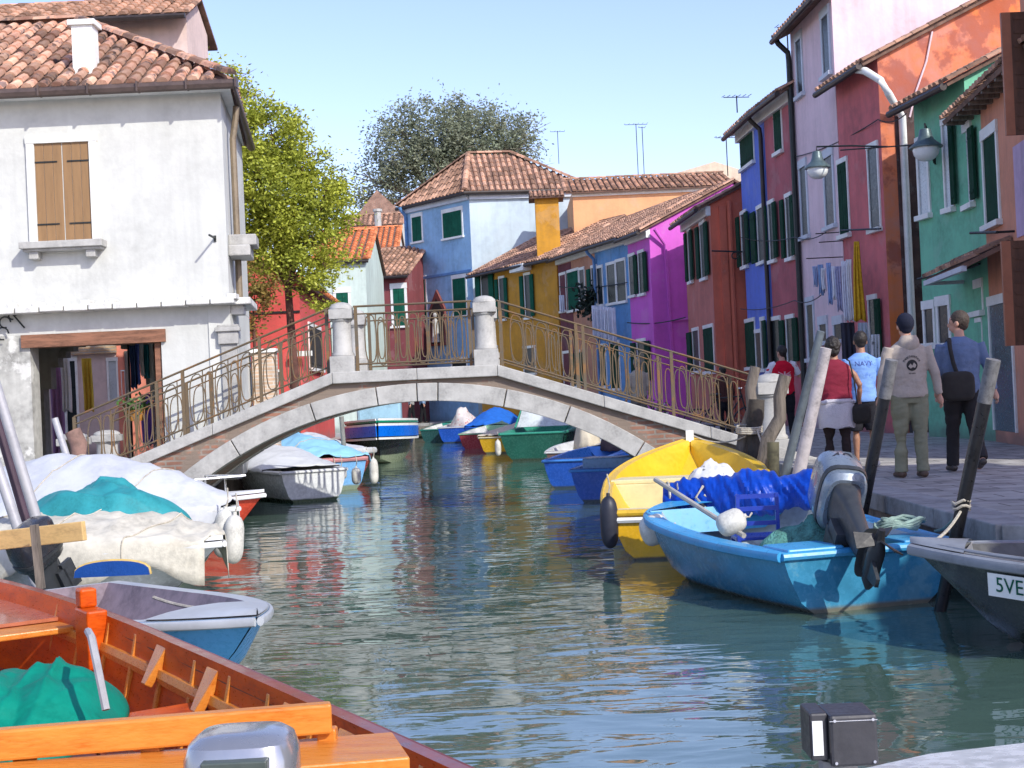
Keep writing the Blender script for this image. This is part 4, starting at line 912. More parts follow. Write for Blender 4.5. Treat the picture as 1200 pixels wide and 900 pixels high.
    def cover(s, label, mt, t0, t1, h, drop=.15, name='tarpaulin', wr=.03, peak=.5, group=None, pw=1.7, out=.04, seed=0, cat='tarpaulin', cords=()):
        mb = MB(); rows = []; NU, NV = 60, 44
        for i in range(NU+1):
            u = i/NU; t = t0+(t1-t0)*u; rise = math.sin(math.pi*min(1, max(0, u/(2*peak) if u < peak else .5+(u-peak)/(2*(1-peak)))))**.75
            row = []
            for j in range(NV+1):
                v = -1+2*j/NV; a = abs(v); sg = 1 if v > 0 else -1
                if a <= .84:
                    q = a/.84; y = sg*q*(s.hb(t)+out); z = s.sz(t)+.03+h*rise*(1-q**pw)
                else:
                    q = (a-.84)/.16; y = sg*(s.hb(t)+out+.02*q); z = s.sz(t)+.03-drop*q*(1+.35*math.sin(t*23+seed))
                p = V((s.L*t*1.0, y, z)); nz = noise.noise(V((p.x*1.8+seed, p.y*1.8, seed)))*wr*1.5+noise.noise(V((p.x*9+seed, p.y*4, 3)))*wr*.8
                rd = 1-abs(noise.noise(V((p.x*2.2+p.y*1.6+seed, p.y*.9-p.x*.8, seed+2))))*2.4; rd = max(0, rd)**3*wr*1.6
                p.z += nz+rd; p.y += nz*sg*(.4 if a > .84 else 0); row.append(p)
            rows.append(row)
        mb.grid(rows); o = obj(name, mb, mt, None, smooth=False, local=True, fix=False, solid=-.008); o.data.shade_smooth(); o.matrix_world = s.M
        for q in cords:
            mb = MB(); mb.tube([V(p)+V((0, 0, .007)) for p in rows[int(q*NU)]], .008, 5); obj('tie_cord', mb, M_rope, o, local=True)
        return tag(o, label, cat, group)
def fender(p, label, r=.1, h=.42, mt=None, group='white fenders hanging on the boats', tilt=(0, 0)):
    mt = mt or M_fend; t = thing('fender', label, 'fender', p); t['group'] = group; t.rotation_euler = (tilt[0], tilt[1], 0)
    mb = MB(); pr = [(-.5, .12), (-.485, .38), (-.44, .66), (-.36, .86), (-.24, .98), (0, 1), (.24, .98), (.36, .86), (.44, .66), (.485, .38), (.5, .22), (.56, .2)]
    n = 16; mb.rings([[V((r*k*math.cos(2*math.pi*j/n), r*k*math.sin(2*math.pi*j/n), z*h)) for j in range(n)] for z, k in pr])
    obj('body', mb, mt, t, local=True, smooth=True)
    mb = MB(); k_ = .3 if abs(tilt[1]) > .6 else 1; mb.tube([V((0, 0, h*.5)), V((.02, 0, h*.5+.1*k_)), V((0, .02, h*.5+.22*k_))], .008, 5); obj('lanyard', mb, M_rope, t, local=True); return t
M_fend = mk('fender_vinyl', (.62, .61, .55), rough=.5, var=.25, vs=8)
def outboard(label, M, k=1.0, cm=None, dark=None, cat='outboard motor', band=None, prop=True, group=None):
    """local: x into the boat, z up, origin at the clamp on the transom top; motor hangs aft (-x)"""
    t = thing('outboard_motor', label, cat, M.translation.copy()); 
    if group: t['group'] = group
    dark = dark or mk('motor_dark', (.05, .055, .06), rough=.4, metal=.3)
    T = M @ Matrix.Scale(k, 4)
    def X(mb): mb.v = [tuple(T @ V(v)) for v in mb.v]; return mb
    def rrect(cx, z, a, b, e=.55, n=24, tx=0):
        f = lambda q: math.copysign(abs(q)**e, q)
        return [V((cx+a*f(math.cos(2*math.pi*i/n)), b*f(math.sin(2*math.pi*i/n)), z+tx*f(math.cos(2*math.pi*i/n)))) for i in range(n)]
    mb = MB(); mb.rings([rrect(-.14, .14, .17, .11), rrect(-.14, .17, .20, .13), rrect(-.14, .30, .215, .14), rrect(-.13, .44, .208, .137), rrect(-.125, .475, .192, .125), rrect(-.12, .492, .15, .10), rrect(-.12, .497, .08, .05)]); c_ = obj('cowling', X(mb), cm, t, smooth=True)
    mb = MB(); mb.rings([rrect(-.14, .205, .213, .138), rrect(-.14, .235, .218, .143)]); obj('cowling_seam', X(mb), dark, c_, smooth=True)
    mb = MB(); mb.rings([rrect(-.15, .14, .14, .09), rrect(-.16, 0, .11, .06), rrect(-.17, -.3, .085, .04), rrect(-.18, -.48, .08, .028)]); obj('leg', X(mb), dark, t, smooth=True)
    mb = MB(); mb.rings([rrect(-.2, -.44, .15, .06), rrect(-.2, -.455, .16, .065)]); mb.tube([V((-.04, 0, -.56)), V((-.1, 0, -.56)), V((-.28, 0, -.56)), V((-.36, 0, -.56))], [.015, .045, .05, .03], 10)
    mb.slab([V((-.1, .01, -.5)), V((-.26, .01, -.5)), V((-.22, .01, -.74)), V((-.17, .01, -.74))], .02); obj('gearcase', X(mb), dark, t, smooth=True)
    if prop:
        mb = MB()
        for i in range(3):
            a = i*2.094; r_, n_ = V((0, math.cos(a), math.sin(a))), V((0, -math.sin(a), math.cos(a)))
            c = V((-.35, 0, -.56)); mb.slab([c+r_*.03-n_*.03+V((.02, 0, 0)), c+r_*.13-n_*.055+V((.03, 0, 0)), c+r_*.14+n_*.03+V((-.02, 0, 0)), c+r_*.03+n_*.03+V((-.02, 0, 0))], .008)
        mb.tube([V((-.33, 0, -.56)), V((-.42, 0, -.56))], [.035, .02], 8); obj('propeller', X(mb), mk('propeller_black', (.02, .02, .022), rough=.5), t)
    mb = MB(); mb.box(-.06, .06, -.1, -.06, -.18, .06); mb.box(-.06, .06, .06, .1, -.18, .06); mb.box(-.12, -.04, -.1, .1, -.16, .02); mb.tube([V((.05, -.08, -.1)), V((.12, -.08, -.1))], .015, 6); mb.tube([V((.05, .08, -.1)), V((.12, .08, -.1))], .015, 6); obj('clamp_bracket', X(mb), dark, t)
    return t
BG = 'boats moored along the canal'
# colours
gel = lambda n, c, **k: paint(n, c, rough=.25, var=.18, vs=3, **k)
M_wg = gel('white_gelcoat', (.68, .70, .70), zline=(.05, (.06, .09, .05), .03))
M_win = paint('white_inner', (.62, .63, .62), rough=.5, var=.2)
M_varn = mk('varnished_mahogany', (.58, .085, .004), rough=.35, var=.3, vs=1.5, st=(2.5, 2.5, 9), col2=(.32, .035, .003), bump=.08, spec=.15)
M_varn2 = mk('varnished_oak', (.58, .22, .035), rough=.32, var=.3, vs=2, st=(1.2, 9, 9), col2=(.48, .13, .015), bump=.12, bs=14, spec=.35)
# ---------------------------------------------------------------- varnished wooden boat, bottom left
def wood_boat():
    d = V((-.52, .855, 0)).normalized(); nn = V((-d.y, d.x, 0))   # nn points left
    edge0 = V((.28, 3.3, 0)); Bm = 1.9
    st = edge0+nn*(Bm/2*.9)+d*-.3; bow = st+d*9.4+nn*.25
    b = Boat('wooden_boat', 'varnished mahogany rowing and motor boat filling the bottom left corner', st, bow, Bm, .60, M_varn, M_varn, mk('dark_varnish_rail', (.26, .05, .03), rough=.35, coat=.3, var=.3), rise=.22, tw=.88, bowp=2.6, deck=.16, deckm=M_varn2, thw=(), floor=.16, gw=.05, full=1, group=BG)
    def L(px, py, z): return b.M.inverted() @ G(px, py, z)
    # ribs
    for i in range(17):
        t = .10+.046*i
        for sd in (1, -1):
            mb = MB(); e = b.hb(t)-.055; mb.slab([V((b.L*t-.017, sd*e, b.sz(t)-.03)), V((b.L*t+.017, sd*e, b.sz(t)-.03)), V((b.L*t+.017, sd*(e*.89), .17)), V((b.L*t-.017, sd*(e*.89), .17))], .04, V((0, sd, 0))*-1 if False else None)
            obj('rib', mb, M_varn2, b.root, local=True, bevel=.005)
    mb = MB()
    for sd in (1, -1): mb.tube([V((b.L*t/20, sd*(b.hb(t/20)-.075), b.sz(t/20)-.17)) for t in range(1, 18)], .022, 6, sq=1.8)
    obj('stringer', mb, M_varn2, b.root, local=True)
    for dz, ins in ((-.07, .054), (-.26, .070), (-.35, .095)):
        mb = MB()
        for sd in (1, -1): mb.tube([V((b.L*t/20, sd*(b.hb(t/20)-ins), b.sz(t/20)+dz)) for t in range(1, 19)], .006, 5)
        obj('plank_seam', mb, mk('dark_seam', (.09, .02, .008), rough=.5), b.root, local=True)
    mb = MB()
    for i in range(13):
        t0 = .1+.06*i; 
    for k in range(-4, 5): mb.box(.4, b.L*.8, k*.15-.07, k*.15+.065, .165, .185)
    obj('floorboards', mb, mk('floor_varnish', (.36, .10, .035), rough=.3, var=.4, vs=2, coat=.4, bump=.05), b.root, local=True)
    mb = MB(); sdk = .02
    for sd in (-1,):
        rows = [[V((b.L*t/20, sd*(b.hb(t/20)-.06), b.sz(t/20)-.10)), V((b.L*t/20, sd*(b.hb(t/20)-.42), b.sz(t/20)-.10))] for t in range(12, 18)]
        mb.grid(rows)
    obj('side_deck', mb, mk('side_deck_varnish', (.44, .13, .06), rough=.3, var=.25, coat=.4), b.root, local=True, solid=.02)
    # cross pieces
    for t, w, z, m_, nm in ((.585, .24, -.12, M_varn2, 'thwart'), (.36, .20, -.20, M_varn, 'thwart'), (.23, .22, -.12, M_varn2, 'thwart')):
        mb = MB(); e = b.hb(t)-.055; mb.box(b.L*t-w/2, b.L*t+w/2, -e, e, b.sz(t)+z-.035, b.sz(t)+z); obj(nm, mb, m_, b.root, local=True, bevel=.008)
    # forcole / posts on the rail
    for px, py, h in ((101, 722, .24), (100, 702, .16)):
        pass
    p = L(101, 724, .62); t = p.x/b.L
    mb = MB(); e = -(b.hb(t)-.05); mb.box(p.x-.12, p.x+.12, e-.01, e+.10, b.sz(t)-.28, b.sz(t)+.03); mb.box(p.x+.03, p.x+.13, e, e+.09, b.sz(t)+.03, b.sz(t)+.13)
    obj('oar_post', mb, M_varn, b.root, local=True, bevel=.012)
    for px, py in ((180, 768), (235, 795), (320, 838), (402, 866)):
        p = L(px, py, .55); t = p.x/b.L; e = -(b.hb(t)-.055)
        mb = MB(); mb.slab([V((p.x-.07, e, b.sz(t)-.03)), V((p.x+.07, e, b.sz(t)-.03)), V((p.x+.03, e+.10, b.sz(t)-.20)), V((p.x-.03, e+.10, b.sz(t)-.20))], .04); obj('knee', mb, M_varn2, b.root, local=True, bevel=.006)
    for px, py in ((219, 782), (420, 876)):
        p = G(px, py, .5); mb = MB(); mb.tube([p+V((-.025, 0, -.06)), p+V((-.025, 0, .02)), p+V((0, 0, .055)), p+V((.025, 0, .02)), p+V((.025, 0, -.06))], .01, 6); obj('chrome_eye', mb, M_chrome, b.root) if False else tagless.append((mb, b))
    return b
tagless = []
WB = wood_boat()
def to_boat(mb, b, name, mt, **k):
    Mi = b.M.inverted(); mb.v = [tuple(Mi @ V(v)) for v in mb.v]; return obj(name, mb, mt, b.root, local=True, **k)
for mb, b in tagless: to_boat(mb, b, 'chrome_eye', M_chrome, smooth=True)
# long seat back plank with its post and bench, stern
pr_, pl_ = W(388, 826, 3.9), W(-60, 862, 3.72)
mb = MB(); mb.bar(pr_+V((0, 0, -.035)), pl_+V((0, 0, -.035)), .05, .085); to_boat(mb, WB, 'backrest_plank', M_varn2, bevel=.008)
for px in (380, 168, 20):
    f_ = (px-388)/(-60-388); p = lerp(pr_, pl_, f_); mb = MB(); mb.bar(p+V((.0, .03, -.07)), p+V((0, .03, -.50)), .055, .05); to_boat(mb, WB, 'backrest_post', M_varn2, bevel=.006)
mb = MB(); a, b = pr_+V((0, .06, -.3)), pl_+V((0, .06, -.3)); mb.bar(a, b, .03, .16); mb.bar(a-V((0, 0, .2)), b-V((0, 0, .2)), .03, .1); to_boat(mb, WB, 'backrest_board', M_varn)
mb = MB(); a, b = W(470, 880, 3.85), W(-80, 925, 3.55); mb.bar(a, b, .30, .04); mb.bar(a+V((0, -.16, -.06)), b+V((0, -.16, -.06)), .03, .10); to_boat(mb, WB, 'stern_bench', M_varn2, bevel=.006)
# green cloth lying in it
def heap(name, label, c, ax, ay, h, mt, cat, seed=0, n=44, wr=1.0, rim=.0, group=None, sharp=3.0, thick=-.01):
    c = V(c); ax, ay = V(ax), V(ay); mb = MB(); rows = []; rf = random.Random(seed*7+1); FL = []
    for _ in range(15):
        a_ = rf.uniform(0, math.pi); FL.append((rf.uniform(-.6, .6), rf.uniform(-.6, .6), math.cos(a_), math.sin(a_), rf.uniform(.08, .2), rf.uniform(-.24, .24)))
    for i in range(n+1):
        row = []
        for j in range(n+1):
            u, v = -1+2*i/n, -1+2*j/n; x, y = u*math.sqrt(1-v*v/2), v*math.sqrt(1-u*u/2); r = min(1, math.hypot(x, y))
            k = 1+.14*noise.noise(V((u*1.7+seed, v*1.7, seed)))
            z = h*(1-r**2.4)**.8*(1+.3*noise.noise(V((x*1.5+seed, y*1.5, 7))))
            env = (1-r**3)
            for (fx_, fy_, dx_, dy_, w_, A_) in FL:
                q_ = (x-fx_)*dy_-(y-fy_)*dx_+.10*noise.noise(V((x*2.3, y*2.3, fx_*9))); al = (x-fx_)*dx_+(y-fy_)*dy_
                z += h*wr*A_*math.exp(-abs(q_)/w_*(1 if q_ > 0 else 1.4))*math.exp(-(al/.75)**2)*env
            z += noise.noise(V((x*5, y*5, seed)))*h*.05*wr
            p = c+ax*x*k+ay*y*k; p.z += z; row.append(p)
        rows.append(row)
    mb.grid(rows); o = obj(name, mb, mt, None, fix=False, solid=thick); o.data.shade_smooth(); return tag(o, label, cat, group)
Mgc = cloth('emerald_canvas', (.0, .21, .145), rough=.6, var=.2, bump=.15)
c = W(40, 795, 5.6); heap('canvas_bag', 'crumpled emerald green canvas lying in the wooden boat', (c.x, c.y, .42), (.36, .10, 0), (-.12, .50, .02), .23, Mgc, 'canvas', 3, 90, .9, sharp=2.0)
mb = MB(); c = W(110, 780, 5.25); mb.tube([c+V((-.08, .2, .10)), c+V((-.02, .05, .10)), c+V((.03, -.05, .0)), c+V((.07, -.1, -.15))], .016, 8); tagged('strap', mb, mk('grey_strap', (.35, .35, .36), rough=.6), 'pale grey strap over the emerald canvas', 'strap', smooth=True)

# ---- chrome grey outboard at the very front
M_sil = mk('silver_cowl', (.36, .37, .40), rough=.25, metal=.6, var=.12, vs=2, bump=.02, coat=.5)
c = W(272, 905, 3.3); Mo_ = Matrix.Translation(V((c.x+.02, 3.40, .43))) @ Matrix.Rotation(R(92), 4, 'Z') @ Matrix.Diagonal((.6, 1, 1, 1))
ob = outboard('silver outboard motor with a blue label at the bottom edge of the picture', Mo_, .98, M_sil)
t_ = thing('label_plate', None, None) if False else None
mb = MB(); cw = Mo_ @ V((-.35, 0, .3)); 
mb.box(cw.x-.085, cw.x+.09, cw.y-.018, cw.y+.02, cw.z-.02, cw.z+.075); pl = obj('label_plate', mb, paint('label_blue', (.03, .10, .55)), ob)
mb = MB(); mb.box(cw.x-.075, cw.x+.08, cw.y-.013, cw.y+.03, cw.z+.085, cw.z+.145); obj('grille', mb, mk('green_grey_grille', (.07, .09, .08), rough=.4), ob, bevel=.004)
mb = MB(); mb.box(cw.x+.015, cw.x+.08, cw.y-.020, cw.y-.0172, cw.z+.01, cw.z+.06); mb.box(cw.x-.07, cw.x-.01, cw.y-.020, cw.y-.0172, cw.z+.01, cw.z+.055); obj('white_marks', mb, M_trim, ob)
# ---- small blue dinghy
Mdb = paint('azure_hull', (.10, .40, .78), var=.15, rough=.3, zline=(.03, (.10, .12, .09), .03))
Mgi = mk('grey_plum_inner', (.24, .19, .22), rough=.6, var=.35, vs=4)
Mgr = paint('pale_grey_rail', (.42, .45, .48), rough=.45)
b3 = Boat('dinghy', 'small azure blue dinghy with grey rim beside the varnished boat', (-3.62, 10.55), (-1.55, 8.0), 1.25, .36, Mdb, Mgi, Mgr, rise=.3, tw=.85, bowp=2.6, deck=.2, thw=(.45,), group=BG, gw=.1, floor=.08)
# blue padded panel
c = W(133, 680, 10.9)
mb = MB(); pts = []
for i in range(13): a = math.pi*i/12; pts.append(V((c.x-.30*math.cos(a), c.y, .40+.12*math.sin(a)**.6)))
mb.slab(pts, -.05, V((0, -1, 0))); o = tagged('seat_cushion', mb, cloth('navy_vinyl', (.01, .06, .25), rough=.5), 'dark blue cushion with yellow piping behind the azure dinghy', 'cushion')
mb = MB(); mb.tube([p+V((0, -.01, 0)) for p in pts], .014, 6); obj('piping', mb, mk('yellow_piping', (.6, .42, .12)), o)
# ---- cream tarp boat
b4 = Boat('rowing_boat', 'low boat under a cream tarpaulin, between the azure dinghy and the white domed cover', (-6.0, 14.0), (-2.65, 12.25), 1.7, .46, M_wg, M_win, M_win, rise=.1, tw=.85, bowp=3.0, deck=.12, thw=(), group=BG)
Mcr = cloth('cream_tarp', (.58, .55, .46), var=.22, rough=.75, vs=3, pat=.3, patcol=(.35, .31, .24))
b4.cover('wrinkled cream tarpaulin over the low boat behind the azure dinghy', Mcr, .0, .975, .22, .3, wr=.035, seed=4, pw=3.2, cords=(.35, .62, .86))
# ---- big white dome boat
b5 = Boat('covered_boat', 'large boat under a domed white cover with pale hull in front of the bridge', (-6.9, 15.9), (-2.95, 14.45), 2.1, .62, gel('pale_green_gel', (.50, .60, .50), zline=(.06, (.07, .12, .06), .04)), M_win, M_win, rise=.05, tw=.8, bowp=3.0, deck=0, thw=(), group=BG)
Mwt = cloth('white_tarp', (.52, .54, .57), var=.12, rough=.6, vs=2)
b5.cover('domed white boat cover below the left end of the bridge', Mwt, -.02, .975, .58, .34, wr=.022, seed=9, pw=1.5, peak=.5, cords=(.3, .55, .8))
Mte = cloth('teal_tarp', (.03, .26, .29), rough=.55, var=.2, bump=.15)
c = W(120, 608, 13.4); heap('tarpaulin', 'folded teal tarpaulin thrown over the white boat cover', (c.x-.05, 13.5, .60), (.86, -.10, 0), (0, .6, 0), .40, Mte, 'tarpaulin', 8, 70, .7, sharp=2.4)
fender(W(262, 625, 14.1), 'long white fender at the bow of the white covered boat, left of two', .105, .50, tilt=(0, .12)); fender(W(274, 632, 14.0), 'long white fender at the bow of the white covered boat, right of two', .105, .50, tilt=(0, .08))
# black outboard between
Mo_ = Matrix.Translation(V((W(70, 640, 11.5).x, 11.5, .42))) @ Matrix.Rotation(R(60), 4, 'Z') @ Matrix.Rotation(R(-28), 4, 'Y')
outboard('black outboard motor tilted up behind the pale wooden oar, left edge', Mo_, 1.0, mk('black_cowl', (.03, .03, .035), rough=.25, coat=.4), prop=False)
# pale plank + prop
t = thing('oar', 'pale new wooden plank laid level above the varnished boat, left edge', 'plank', W(50, 628, 9.0))
mb = MB(); a, b = W(-60, 640, 9.2), W(99, 622, 8.8); mb.bar(a, b, .04, .125); obj('board', mb, mk('new_pine', (.62, .42, .17), rough=.6, var=.2, st=(1, 6, 6), vs=2), t, bevel=.006)
mb = MB(); mb.bar(W(40, 615, 8.75), W(48, 690, 8.75), .06, .04); obj('upright', mb, M_wood, t)
# ---- boats behind the bridge, left bank
b6 = Boat('motorboat', 'white and red runabout with steel rail, beside the white domed cover', (-6.2, 18.3), (-3.25, 17.6), 1.7, .5, gel('red_white_gel', (.62, .07, .03), zline=(.0, (.5, .1, .05), .03)), M_win, M_win, rise=.15, deck=.55, deckm=M_win, thw=(), group=BG)
mb = MB(); 
for a in (.62, .74): 
    for sd in (1, -1): p = b6.w(b6.g(a, sd, 0, .1)); mb.tube([p, p+V((0, 0, .26))], .014, 6)
mb.tube([b6.w(b6.g(.62, 1, .26, .1)), b6.w(b6.g(.9, .5, .24, .1)), b6.w(b6.g(.62, -1, .26, .1))], .014, 6)
to_boat(mb, b6, 'rail', M_chrome)
b7 = Boat('motorboat', 'white open dinghy with white wheel console seen under the left side of the arch', (-3.5, 23.7), (-5.4, 27.2), 1.5, .55, M_wg, M_win, M_win, rise=.3, deck=.3, thw=(.3,), group=BG)
b7.cover('white canvas over the open dinghy under the arch', Mwt, .16, .97, .30, .05, wr=.012, seed=3, pw=2.5)
mb = MB(); mb.box(.35, .6, -.3, .3, .2, .50); to_ = obj('console', mb, M_win, b7.root, local=True, bevel=.04)

fender(b7.w((.1, -.82, .38)), 'small white fender on the stern of the white dinghy under the arch', .085, .3)
fender(b7.w((.9, -.85, .4)), 'white round fender on the side of the white dinghy under the arch', .1, .22)
Mlbh = gel('sky_gel', (.16, .36, .62), zline=(.08, (.16, .2, .14), .05))
b8 = Boat('covered_boat', 'boat under a light blue cover seen through the arch at left', (-3.45, 26.3), (-6.0, 29.7), 1.7, .62, Mlbh, M_win, paint('rose_band', (.5, .22, .22)), rise=.1, deck=0, thw=(), group=BG, rr=.05)
Mlbt = cloth('light_blue_tarp', (.25, .52, .74), rough=.6, var=.12)
b8.cover('light blue canvas cover tied over the boat under the arch', Mlbt, -.02, 1.0, .42, .1, wr=.03, seed=2, peak=.4, pw=2, cords=(.2, .5, .8))
fender(b8.w((-.08, .1, .3)), 'white fender on the transom of the light blue covered boat', .09, .26)
fender(b8.w((-.05, -.8, .32)), 'long white fender between the light blue and the red boat', .09, .5)
b9 = Boat('motorboat', 'red hulled boat with white deck beyond the light blue cover', (-5.5, 31.8), (-3.1, 28.6), 1.7, .6, gel('scarlet_gel', (.62, .04, .02), zline=(.06, (.45, .42, .38), .03)), mk('rose_cushion', (.38, .10, .10), rough=.6), M_win, rise=.15, deck=.12, bowp=3.4, thw=(), group=BG, rr=.05, gw=.16)
b9.cover('white cover over the stern half of the red hulled boat', Mwt, .0, .62, .4, .1, wr=.02, seed=5)
# ---- big blue green boat
b10 = Boat('work_boat', 'large dark hulled boat with blue and green painted sheer beyond the arch', (-3.95, 42.0), (-3.55, 35.6), 2.0, 1.05, gel('black_hull', (.03, .035, .035), zline=(.22, (.25, .30, .20), .04)), M_dark, paint('green_sheer', (.0, .22, .13)), rise=.12, tw=.8, bowp=3.0, deck=.2, deckm=mk('pale_blue_deck', (.3, .5, .62)), thw=(), group=BG)
for nm, z0, z1, mt in (('blue_strake', -.42, -.14, paint('strake_blue', (.0, .13, .62))), ('white_strake', -.14, -.08, M_trim), ('white_rail', -.0, .05, M_trim), ('white_stripe', -.50, -.45, M_trim)):
    mb = MB()
    for sd in (1, -1):
        rows = [[b10.g(i/24, sd, z0)+V((.0, sd*.02, 0)), b10.g(i/24, sd, z1)+V((0, sd*.03, 0))] for i in range(25)]
        mb.grid(rows)
    obj(nm, mb, mt, b10.root, local=True, solid=.03, fix=False)
mb = MB(); mb.box(3.6, 5.0, -.6, .6, 1.1, 1.9); obj('cabin', mb, mk('pale_blue_deck', (.3, .5, .62)), b10.root, local=True, bevel=.08)
# landing stage at the canal end
ls = thing('landing_stage', 'low grey wooden landing stage at the far end of the canal', 'landing stage', (-4, 58, 0))
a, b = W(455, 500, 57), W(512, 500, 57)
mb = MB()
for i in range(14): mb.box(lerp(a.x, b.x, i/14), lerp(a.x, b.x, (i+.9)/14), 56.5, 59, .42, .50)
obj('deck', mb, M_wood, ls)
for x in (a.x+.1, b.x-.1, (a.x+b.x)/2): mb = MB(); mb.tube([V((x, 56.7, -.2)), V((x, 56.7, .45))], .09, 8); obj('pile', mb, M_wood, ls)
# ---- right bank far boats
Mroy = gel('royal_blue_gel', (.015, .09, .45), zline=(.04, (.03, .05, .07), .02))
def small(name, label, s_, b_, B, H, hull, inner, rail, **k):
    k.setdefault('group', BG); return Boat(name, label, s_, b_, B, H, hull, inner, rail, **k)
x = small('motorboat', 'royal blue boat heaped with gear, farthest on the right bank', (-2.2, 50.5), (-1.2, 54.5), 1.6, .6, Mroy, M_win, M_win)
c = x.w((1.4, 0, .5)); heap('gear_heap', 'white and red bundles heaped in the farthest royal blue boat', (c.x, c.y, .5), (.6, .1, 0), (-.1, .8, 0), .55, cloth('bundle_white', (.6, .56, .54), pat=.8, patcol=(.45, .06, .06)), 'bundle', 5, 20, 1.5)
x = small('motorboat', 'royal blue boat under a bright blue cover at the far right bank', (-1.1, 48.5), (-.2, 52.4), 1.6, .6, Mroy, M_win, Mroy); x.cover('bright blue cover in front of the ochre house', cloth('bright_blue_tarp', (.02, .14, .55)), 0, .9, .5, .1)
small('motorboat', 'dark teal hulled boat left of the blue boat heaped with gear', (-3.1, 52.5), (-2.4, 56), 1.3, .5, gel('teal_black', (.02, .08, .08)), M_win, paint('teal_rail', (.02, .2, .16)))
small('rowing_boat', 'small plum red rowing boat with green rim left of the mustard one', (-1.25, 44.2), (-.4, 48), 1.4, .5, gel('plum_red_gel', (.3, .05, .06)), M_win, paint('mint_rail', (.25, .5, .3)))
x = small('rowing_boat', 'mustard yellow hulled boat with cream cover beyond the green one', (-.45, 39.6), (.6, 43.6), 1.5, .5, gel('mustard_gel', (.6, .36, .02), zline=(.05, (.1, .1, .06), .02)), M_win, paint('cream_rail', (.6, .55, .4))); x.cover('cream cover on the mustard hulled boat', cloth('cream_cover', (.62, .55, .42)), .0, .95, .15, .05)
Mgb = gel('bottle_green_gel', (.015, .10, .07), zline=(.05, (.03, .05, .03), .03))
b14 = small('motorboat', 'bottle green motorboat with windscreen in the middle of the right bank row', (.45, 34.6), (1.15, 38.6), 1.75, .72, Mgb, paint('jade_inner', (.03, .26, .18), rough=.5), paint('jade_rail', (.04, .30, .20)), rise=.2, thw=(.2, .5), tw=.95, rr=.03)
mb = MB(); mb.slab([V((1.9, -.7, .8)), V((1.9, .7, .8)), V((2.2, .6, 1.25)), V((2.2, -.6, 1.25))], .02); obj('windscreen', mb, mk('pale_screen', (.6, .65, .66), rough=.1), b14.root, local=True)
mb = MB(); mb.tube([V((1.85, -.75, .8)), V((2.2, -.62, 1.28)), V((2.2, .62, 1.28)), V((1.85, .75, .8))], .03, 6); obj('screen_frame', mb, paint('jade_rail', (.04, .3, .2)), b14.root, local=True)
fender(b14.w((.05, .9, .35)), 'white fender on the left side of the bottle green motorboat', .08, .4)
b15 = small('motorboat', 'white and brown motorboat with pleated seats right of the green one', (1.25, 27.8), (2.1, 31.8), 1.6, .5, gel('brown_white_gel', (.16, .10, .08)), M_win, M_win, rise=.3, thw=(.15, .3, .45), thm=M_win)
c = b15.w((1.6, -.3, .55)); heap('motor_cover', 'dark brown canvas cover bulging above the white motorboat', (c.x+.25, 27.2, .50), (.42, .05, 0), (0, .6, 0), .62, cloth('brown_canvas', (.10, .07, .07)), 'cover', 6, 26, 1.0)
c = b15.w((1.0, .0, .5)); heap('cover', 'cream folded sheet beside the dark brown cover', (c.x+.05, 28.6, .50), (.3, .05, 0), (.0, .6, 0), .55, cloth('cream_cover', (.62, .55, .42)), 'sheet', 2, 22, 1.0)
b16 = small('motorboat', 'royal blue square sterned boat, left of the blue pair under the arch', (1.02, 24.0), (2.0, 28.0), 1.15, .52, Mroy, paint('azure_inner', (.05, .22, .6)), paint('azure_rail', (.06, .25, .7), rough=.35), tw=.95, thw=(.12, .4), rise=.2)
b17 = small('motorboat', 'royal blue square sterned boat with box seat, right of the blue pair under the arch', (1.36, 20.7), (2.5, 24.6), 1.2, .52, Mroy, paint('azure_inner', (.05, .22, .6)), paint('azure_rail', (.06, .25, .7), rough=.35), tw=.92, thw=(.4,), rise=.25)
mb = MB(); mb.box(.25, .9, -.42, .42, .2, .66); obj('box_seat', mb, paint('sky_box', (.22, .42, .75)), b17.root, local=True, bevel=.02)
# ---- yellow boat
Mye_ = gel('yellow_gel', (.72, .40, .008), zline=(.02, (.03, .03, .025), .02)); Myi = paint('yellow_inner', (.74, .46, .02), rough=.4, var=.12)
b18 = Boat('motorboat', 'bright yellow motorboat with raised bow pointing at the bridge', (1.62, 13.5), (2.30, 17.9), 1.85, .50, Mye_, Myi, paint('yellow_rail', (.74, .46, .03), rough=.35), rise=1.05, tw=.78, bowp=2.4, deck=.0, thw=(), group=BG, gw=.09, floor=.1, wm=.5, rr=.03)
mb = MB(); t = .52; e = b18.hb(t)-.05; mb.box(b18.L*.5, b18.L*.62, -e, e, b18.sz(.55)-.06, b18.sz(.55)-.01); mb.box(b18.L*.5, b18.L*.52, -e, e, .12, b18.sz(.55)-.06); obj('cross_deck', mb, paint('cream_deck', (.72, .64, .36), rough=.4), b18.root, local=True, bevel=.01)
mb = MB(); mb.box(.0, .55, -.68, .68, .40, .47); obj('stern_deck', mb, paint('cream_deck', (.72, .64, .36), rough=.4), b18.root, local=True, bevel=.02)
mb = MB(); mb.tube([b18.g(0, 1, -.10)+V((-.02, .02, 0)), b18.g(0, -1, -.10)+V((-.02, -.02, 0))], .03, 6); obj('stern_rail', mb, M_trim, b18.root, local=True)
mb = MB(); mb.box(b18.L-.12, b18.L-.02, -.05, .05, b18.sz(1)-.05, b18.sz(1)+.10); obj('bow_post', mb, M_trim, b18.root, local=True)
